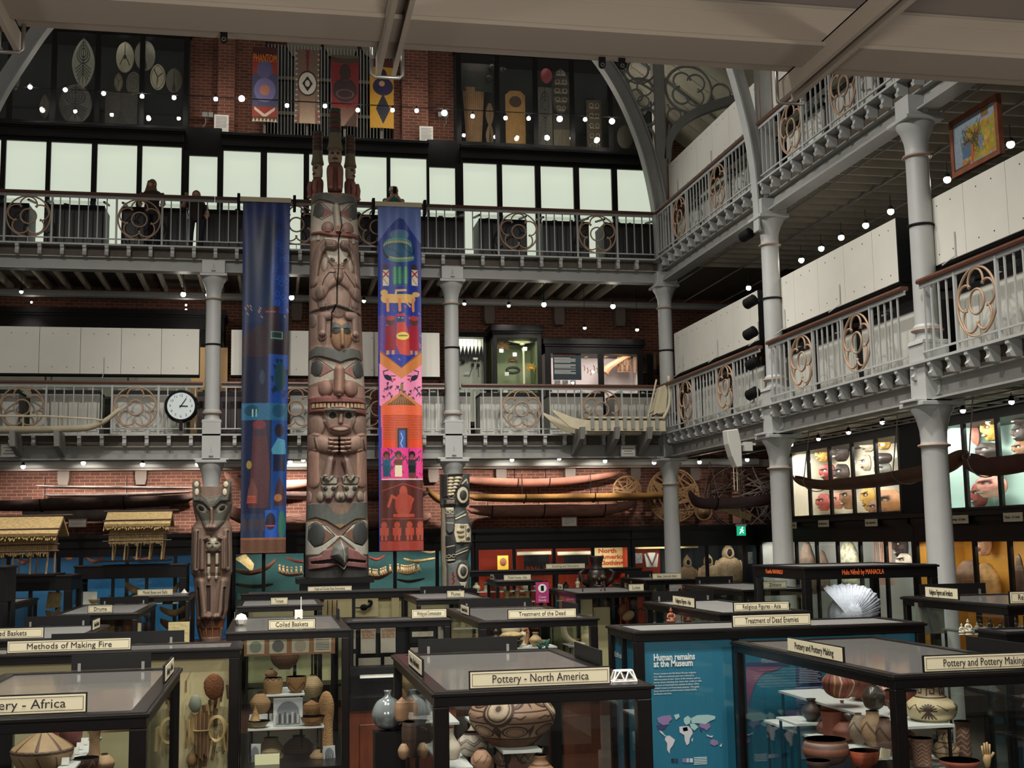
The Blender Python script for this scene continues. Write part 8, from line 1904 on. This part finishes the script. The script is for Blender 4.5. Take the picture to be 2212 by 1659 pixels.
for i,(px,py,w_,h_,c,lb) in enumerate((
    (1743,990,.3,.7,BRN,'brown mask at the far left of the upper mask case'),(1738,1100,.35,.35,((60,90,130),(180,150,90),(30,30,40)),'blue and gold mask low at the left of the upper mask case'),
    (1780,982,.3,.34,GD,'ochre round mask at the top of the second pane'),(1820,975,.55,.45,DK,'dark shaggy mask high in the third pane'),(1792,1020,.5,.36,RD,'red mask behind the brown canoe'),(1822,1022,.5,.4,DK,'dark mask behind the brown canoe'),
    (1783,1085,.42,.38,RD,'red carved mask low in the second pane'),(1812,1082,.38,.36,PK,'pink carved mask low in the third pane'),(1835,1075,.4,.5,BRN,'brown shaggy mask low in the third pane'),
    (1874,1000,.24,.34,WH,'white puppet figure in the fourth pane'),(1878,962,.34,.28,WH,'pale hanging cloth at the top of the fourth pane'),(1913,952,.36,.36,GD,'gold and red horned mask at the top right of the upper case'),(1912,990,.5,.22,DK,'dark perched bird carving below the horned mask'),(1912,1015,.45,.3,GR,'grey carving behind the canoe in the fifth pane'),
    (1880,1075,.38,.55,GD,'gold puppet low in the fourth pane'),(1925,1085,.85,.5,((170,120,80),(190,140,90),(60,40,30)),'long dragon-like carving low in the fifth pane'),(1895,1098,.4,.35,BRN,'brown coiled carving beside the dragon-like carving'),
    (2078,935,.5,.42,RD,'red curly mask at the top left of the mint case'),(2100,942,.42,.48,PK,'pink curly mask beside the first mullion of the mint case'),(2143,928,.34,.4,GD,'gold helmet mask at the top of the mint case'),(2138,975,.6,.3,DK,'dark heap of masks in the middle of the mint case'),(2085,1000,.5,.6,GR,'grey bearded mask behind the canoe tip'),
    (2062,1060,.34,.6,BRN,'brown seated animal carving low at the left of the mint case'),(2066,1085,.3,.3,WH,'pale seated monkey carving low in the mint case'),(2085,1075,.4,.4,DK,'dark mask low beside the first mullion of the mint case'),(2118,1070,.38,.4,RD,'red carving low in the middle of the mint case'),(2145,1050,.8,.4,PK,'large pink animal head carving in the mint case'),
    (2206,900,.3,.32,DK,'uppermost dark mask at the right edge'),(2208,935,.3,.32,DK,'second dark mask from the top at the right edge'),(2210,970,.3,.3,BRN,'brown mask behind the maroon canoe'))):
    smask(px,py,w_,h_,X1-.0004*i,c,lb)
HIDE = mat('grey_hide',(120,100,84),.8,var=.3,scale=9,bump=.6,bscale=30)
def scoat(px,py,w_,h_,m,label,name='hide_garment',cat='garment'):
    p = atX(px,py,12.0); t = MB().lathe(smooth_prof([(w_*.5,-h_),(w_*.5,-h_*.4),(w_*.36,-h_*.2),(w_*.2,-h_*.05),(.002,0)],4),(0,0,0),18,.5,1).build(name,m,None,True,loc=p); return tag(t,label,cat,'garments in the lower right wall case')
scoat(1742,1168,.6,1.2,HIDE,'tall grey hooded hide garment in the lower right wall case'); scoat(1705,1192,.5,.9,FUR2,'brown rounded hide behind the second column'); scoat(1774,1188,.5,.9,HIDE,'small dark hide garment in the third lower pane')
scoat(1832,1166,.7,1.0,mat('openwork_cloth',(206,200,168),.7,var=.5,scale=12,bump=1,bscale=20),'pale openwork peaked cloth in the lower right wall case')
spx = MB(); r = random.Random(9)
for k in range(30):
    p = Vector(atX(1885+r.random()*40,1166,12.1)); spx.tube([tuple(p),(p.x-.1*r.random(),p.y+.3*(r.random()-.5),p.z-.9)],.012,4)
o = spx.build('feathered_string_skirt',mat('string_pink',(190,150,130),.7)); tag(o,'hanging strings of a pale fringed skirt in the lower right wall case','skirt',kind='stuff')
p = atX(1955,1185,12.3); tag(MB().box(12.3,12.32,yy(1970,1190),yy(1925,1190),p[2]-.05,p[2]+.3).build('red_backing',mat('coral_red_panel',(214,96,78),.6)),'coral red panel at the right of the lower right wall case','panel')
smask(1950,1180,.34,.5,12.0,DK,'dark crested head before the coral red panel'); smask(1958,1212,.4,.3,12.0,WH,'heap of pale shells under the dark crested head')
smask(2128,1172,.34,.46,12.3,((214,166,140),(224,178,150),(90,60,50)),'flesh coloured face mask high in the ochre case','heads in the ochre case')
scoat(2095,1208,.95,.8,mat('brown_headdress',(92,64,44),.7,var=.4,scale=8),'broad dark brown headdress low in the ochre case','headdress','headdress'); scoat(2128,1214,.7,.8,mat('tan_headdress',(150,112,66),.7,var=.4,scale=8),'tan headdress beside the broad dark one','headdress','headdress')
scoat(2200,1196,.25,.9,DARKW,'slim dark figure at the right edge of the ochre case','carved_figure','figure')
# small figures of the clock, sled and boat on the first gallery
t = thing('wall_clock','round clock with black case on the first gallery rail','clock',atY(391,877,25.85),0)
p = t.location
MB().lathe([(.001,0),(.30,0),(.335,.03),(.345,.10),(.30,.16),(.001,.16)],seg=40).build('clock_case',mat('glossy_black',(16,18,20),.1),t,'auto').rotation_euler = (-PI/2,0,0)
t.children[0].location = (0,0,0)
MB().lathe([(.001,0),(.275,0),(.275,.01),(.001,.01)],seg=40).build('dial',mat('clock_dial',(214,226,230),.4),t).matrix_local = Matrix.Translation((0,-.012,0)) @ Matrix.Rotation(-PI/2,4,'X')
for k in range(12):
    a = PI/2-2*PI*(k+1)/12; text(str(k+1),.075,INK,(math.cos(a)*.215,-.014,math.sin(a)*.215),(PI/2,0,0),t,name='numeral')
for ang,L,w_,nm in ((PI/2-2*PI*(1.12/12),.19,.018,'minute_hand'),(PI/2-2*PI*(3.1/12),.14,.022,'hour_hand')):
    MB().cbox((math.cos(ang)*L*.38,-.022,math.sin(ang)*L*.38),(L*1.2,.006,w_),Matrix.Rotation(-ang,3,'Y')).build(nm,INK,t)
MB().box(-.03,.03,0,.12,-.5,-.3).build('clock_bracket',BLACKM,t)
# sled on brackets, right
SLM = mat('bleached_sled_wood',(206,196,168),.65,var=.1)
t = thing('dog_sled','pale wooden sled with upturned runners on beams before the right rail of the first gallery','sled',(0,0,0),0)
YS = 25.5
for k,(ys,off) in enumerate(((YS,0),(YS+.35,0))):
    top = spline([atY(a-(0 if k == 0 else 20),b+(0 if k == 0 else 7),ys) for a,b in ((1193,888),(1215,897),(1240,906),(1275,912),(1340,912),(1437,913))],6)
    mb = MB(); n = len(top)
    for i,q in enumerate(top):
        u = i/(n-1); h = .05+.18*min(1,u*3)
        for d in (-.02,.02): mb.v += [(q[0],q[1]+d,q[2]+.04),(q[0],q[1]+d,q[2]+.04-h)]
    for i in range(n-1):
        b_ = i*4; mb.f += [(b_,b_+1,b_+5,b_+4),(b_+2,b_+6,b_+7,b_+3),(b_,b_+4,b_+6,b_+2),(b_+1,b_+3,b_+7,b_+5)]
    mb.build('runner',SLM,t)
p0,p1 = atY(1270,903,YS),atY(1436,903,YS)
MB().box(p0[0],p1[0],YS-.03,YS+.4,p0[2]-.01,p0[2]+.03).build('deck',SLM,t)
for i in range(9):
    x = p0[0]+.05+i*(p1[0]-p0[0]-.1)/9; MB().box(x,x+.08,YS-.05,YS-.02,p0[2]-.24,p0[2]+.02).build('crossbar_end',mat('sled_grey',(150,150,142),.6),t)
for yy_ in (YS-.02,YS+.36):
    MB().tube(spline([atY(1432,905,yy_),atY(1444,880,yy_),atY(1447,850,yy_),atY(1444,812,yy_)],5),.035,8).build('upright',SLM,t,True)
    MB().tube([atY(1400,902,yy_),atY(1418,820,yy_)],.02,6).build('brace',SLM,t)
a_,b_,c_,d_ = (atY(px,py,YS+.1) for px,py in ((1403,898),(1420,838),(1444,828),(1438,890)))
m_ = MB(); m_.v = [tuple(v) for v in (a_,b_,c_,d_)]+[(v[0],v[1]+.03,v[2]) for v in (a_,b_,c_,d_)]; m_.f = [(0,3,2,1),(4,5,6,7),(0,1,5,4),(1,2,6,5),(2,3,7,6),(3,0,4,7)]; m_.build('canvas_back',mat('cream_canvas',(206,196,166),.8,bump=.6,bscale=8),t)
MB().tube([atY(1402,895,YS-.03),atY(1412,888,YS-.06),atY(1408,900,YS-.03),atY(1420,893,YS-.05)],.012,5).build('lashing',BLACKM,t)
for i,px in enumerate((1255,1330,1400)):
    x = atY(px,925,25.5)[0]; tag(MB().prism([(25.3,atY(px,922,25.3)[2]),(26.2,atY(px,922,25.3)[2]),(26.2,5.0),(26.1,5.0),(25.4,atY(px,922,25.3)[2]-.25)],x-.05,x+.05,'X').build('sled_beam',IRONB),('left','middle','right')[i]+' of the three beams under the pale sled','beam')
t = thing('outrigger_boat','pale narrow boat with curled prow on beams before the left rail','boat',(0,0,0),0)
P = spline([atY(a,b,25.5) for a,b in ((-40,922),(60,922),(130,921),(190,918),(225,905),(258,880))],6)
hull(MB(),P,lambda u: .34*(1-.7*u),lambda u: .14-.04*u,8).build('hull',SLM,t,'auto')
MB().tube([atY(-40,898,25.4),atY(100,899,25.4),atY(200,905,25.4),atY(220,908,25.4)],.022,6).build('top_rail',SLM,t)
for px in (50,133):
    MB().tube([atY(px,898,25.4),atY(px,920,25.5)],.02,6).build('strut',SLM,t)
for i,px in enumerate((30,125)):
    x = atY(px,930,25.5)[0]; tag(MB().prism([(25.3,atY(px,930,25.3)[2]),(26.2,atY(px,930,25.3)[2]),(26.2,5.0),(26.1,5.0),(25.4,atY(px,930,25.3)[2]-.3)],x-.05,x+.05,'X').build('boat_beam',IRONB),('left','right')[i]+' of the two beams under the pale narrow boat','beam')
# ================================================================ visitors on the upper gallery
SKIN = mat('skin',(206,156,134),.55); HAIRB = mat('brown_hair',(96,68,50),.7,bump=1,bscale=60)
def head(t,c,s,hair,rz=0,cap=None,long_=False):
    """face made of one surface with nose, brow and chin; hair and cap as children"""
    R_ = Matrix.Rotation(rz,3,'Z'); mb = MB(); seg,rings = 24,18
    for i in range(rings+1):
        a = PI*i/rings
        for j in range(seg):
            q = 2*PI*j/seg; x,y,z = math.sin(a)*math.cos(q),math.sin(a)*math.sin(q),-math.cos(a)
            w_ = 1-.25*max(0,-z); x *= .078*w_; y *= .098*(1-.12*max(0,-z)); z *= .115
            if y < -.05: y -= .030*math.exp(-(x/.014)**2-((z+.012)/.022)**2)+.008*math.exp(-(x/.03)**2-((z+.055)/.012)**2); y += .012*math.exp(-((abs(x)-.03)/.014)**2-((z-.012)/.012)**2)
            p = R_ @ Vector((x,y,z))*s; mb.v.append((c[0]+p.x,c[1]+p.y,c[2]+p.z))
    for i in range(rings):
        for j in range(seg): j2 = (j+1) % seg; mb.f.append((i*seg+j,i*seg+j2,(i+1)*seg+j2,(i+1)*seg+j))
    for sx in (-1,1): p = R_ @ Vector((sx*.076,.01,-.005))*s; mb.ball((c[0]+p.x,c[1]+p.y,c[2]+p.z),.022*s,8,6)
    mb.tube([(c[0],c[1]+.02,c[2]-.20*s),(c[0],c[1]+.01,c[2]-.05*s)],.052*s,10); mb.build('head',SKIN,t,True)
    e = MB()
    for sx in (-1,1): p = R_ @ Vector((sx*.031,-.086,.012))*s; e.ball((c[0]+p.x,c[1]+p.y,c[2]+p.z),.011*s,8,6)
    e.build('eyes',INK,t,True)
    p = R_ @ Vector((0,-.092,-.052))*s; MB().ball((c[0]+p.x,c[1]+p.y,c[2]+p.z),(.024,.01,.006)).build('mouth',mat('lips',(150,80,76),.5),t,True)
    h = MB().ball((c[0],c[1]+.022,c[2]+.028),(.092*s,.108*s,.108*s),20,12)
    if long_:
        rr = random.Random(3)
        for k in range(60):
            a = .15+(PI-.3)*k/59+rz; x,y = c[0]+math.cos(a)*.085,c[1]+.01+math.sin(a)*.095
            h.tube([(x,y,c[2]+.08),(x*1.0+math.cos(a)*.03,y+.02,c[2]-.04),(x+math.cos(a)*.07+.02*rr.random(),y+.02,c[2]-.16),(x+math.cos(a)*.06+.02*math.sin(k),y,c[2]-.30)],.014,5)
    h.build('hair',hair,t,True)
    if cap: MB().lathe(smooth_prof([(.098*s,.02),(.10*s,.06),(.08*s,.115),(.002,.135)],4),(c[0],c[1]+.01,c[2]),20).build('cap',cap,t,True)
def person(label,px,pyhead,Y,hair,shirt,rz=0,cap=None,long_=False,arms=None):
    c = atY(px,pyhead,Y); t = thing('person',label,'person',(c[0],Y,G2)); h = c[2]-G2; k = h/1.53
    b = MB().lathe(smooth_prof([(.12,.8*k),(.16,.95*k),(.15,1.1*k),(.19,1.28*k),(.17,1.36*k),(.06,1.42*k)],4),seg=20,sy=.6)
    b.build('shirt',shirt,t,True)
    lg = MB()
    for s in (-1,1): lg.tube([(s*.09,0,.86*k),(s*.10,-.01,.48*k),(s*.10,0,.08)],.07,10,rs=[.085,.06,.045]); lg.ball((s*.10,-.06,.05),(.05,.13,.05))
    lg.build('trousers',mat('dark_trousers',(40,42,52),.8),t,True)
    head(t,(0,-.01,h),1.0,hair,rz,cap,long_)
    for s in (-1,1):
        P = arms(s,h) if arms else [(s*.19,0,1.33*k),(s*.25,.0,1.08*k),(s*.22,-.12,.98*k)]
        MB().tube([P[0],tuple((Vector(P[0])+Vector(P[1]))/2)],.05,8,rs=[.058,.05]).build('sleeve',shirt,t,True)
        MB().tube([tuple((Vector(P[0])+Vector(P[1]))/2),P[1],P[2]],.04,8,rs=[.043,.037,.027]).build('forearm',SKIN,t,True)
        hb = Vector(P[2]); mb = MB().ball(tuple(hb+Vector((0,0,.035))),(.034,.018,.045),10,8)
        for f_ in range(4): mb.tube([tuple(hb+Vector((-.024+.016*f_,0,.07))),tuple(hb+Vector((-.026+.017*f_,-.012,.105-.006*abs(f_-1.5)))),tuple(hb+Vector((-.022+.015*f_,-.03,.12-.006*abs(f_-1.5))))],.008,6)
        mb.tube([tuple(hb+Vector((-s*.03,-.005,.03))),tuple(hb+Vector((-s*.048,-.02,.065)))],.009,6); mb.build('hand',SKIN,t,True)
    return t
pm = person('person in teal shirt and white cap holding up a phone at the upper rail',850,415,26.36,HAIRB,mat('teal_shirt',(60,130,120),.8),0,mat('white_cap',(216,210,196),.8),arms=lambda s,h: [(s*.19,0,h-.2),(s*.17,-.16,h-.28),(s*.045,-.26,h-.14)])
MB().cbox((0,-.30,pm.children[2].location[2]+0),(.075,.01,.15)).build('phone',BLACKM,pm).location = (0,0,atY(850,415,26.36)[2]-G2-.04)
person('person with long wavy brown hair seen from behind at the left of the upper rail',329,400,26.33,mat('light_brown_hair',(134,104,78),.7,bump=1,bscale=60),mat('dark_top',(60,50,50),.8),PI*.75,None,True)
person('person whose face just shows over the upper rail beside the long-haired one',424,424,26.33,mat('auburn_hair',(128,84,66),.7),mat('dark_top'),0,None,False,arms=lambda s,h: [(s*.19,0,h-.2),(s*.28,-.08,h-.26),(s*.20,-.1,h-.08)] if s < 0 else [(s*.19,0,h-.2),(s*.25,0,h-.42),(s*.22,-.12,h-.5)])
finish_texts()
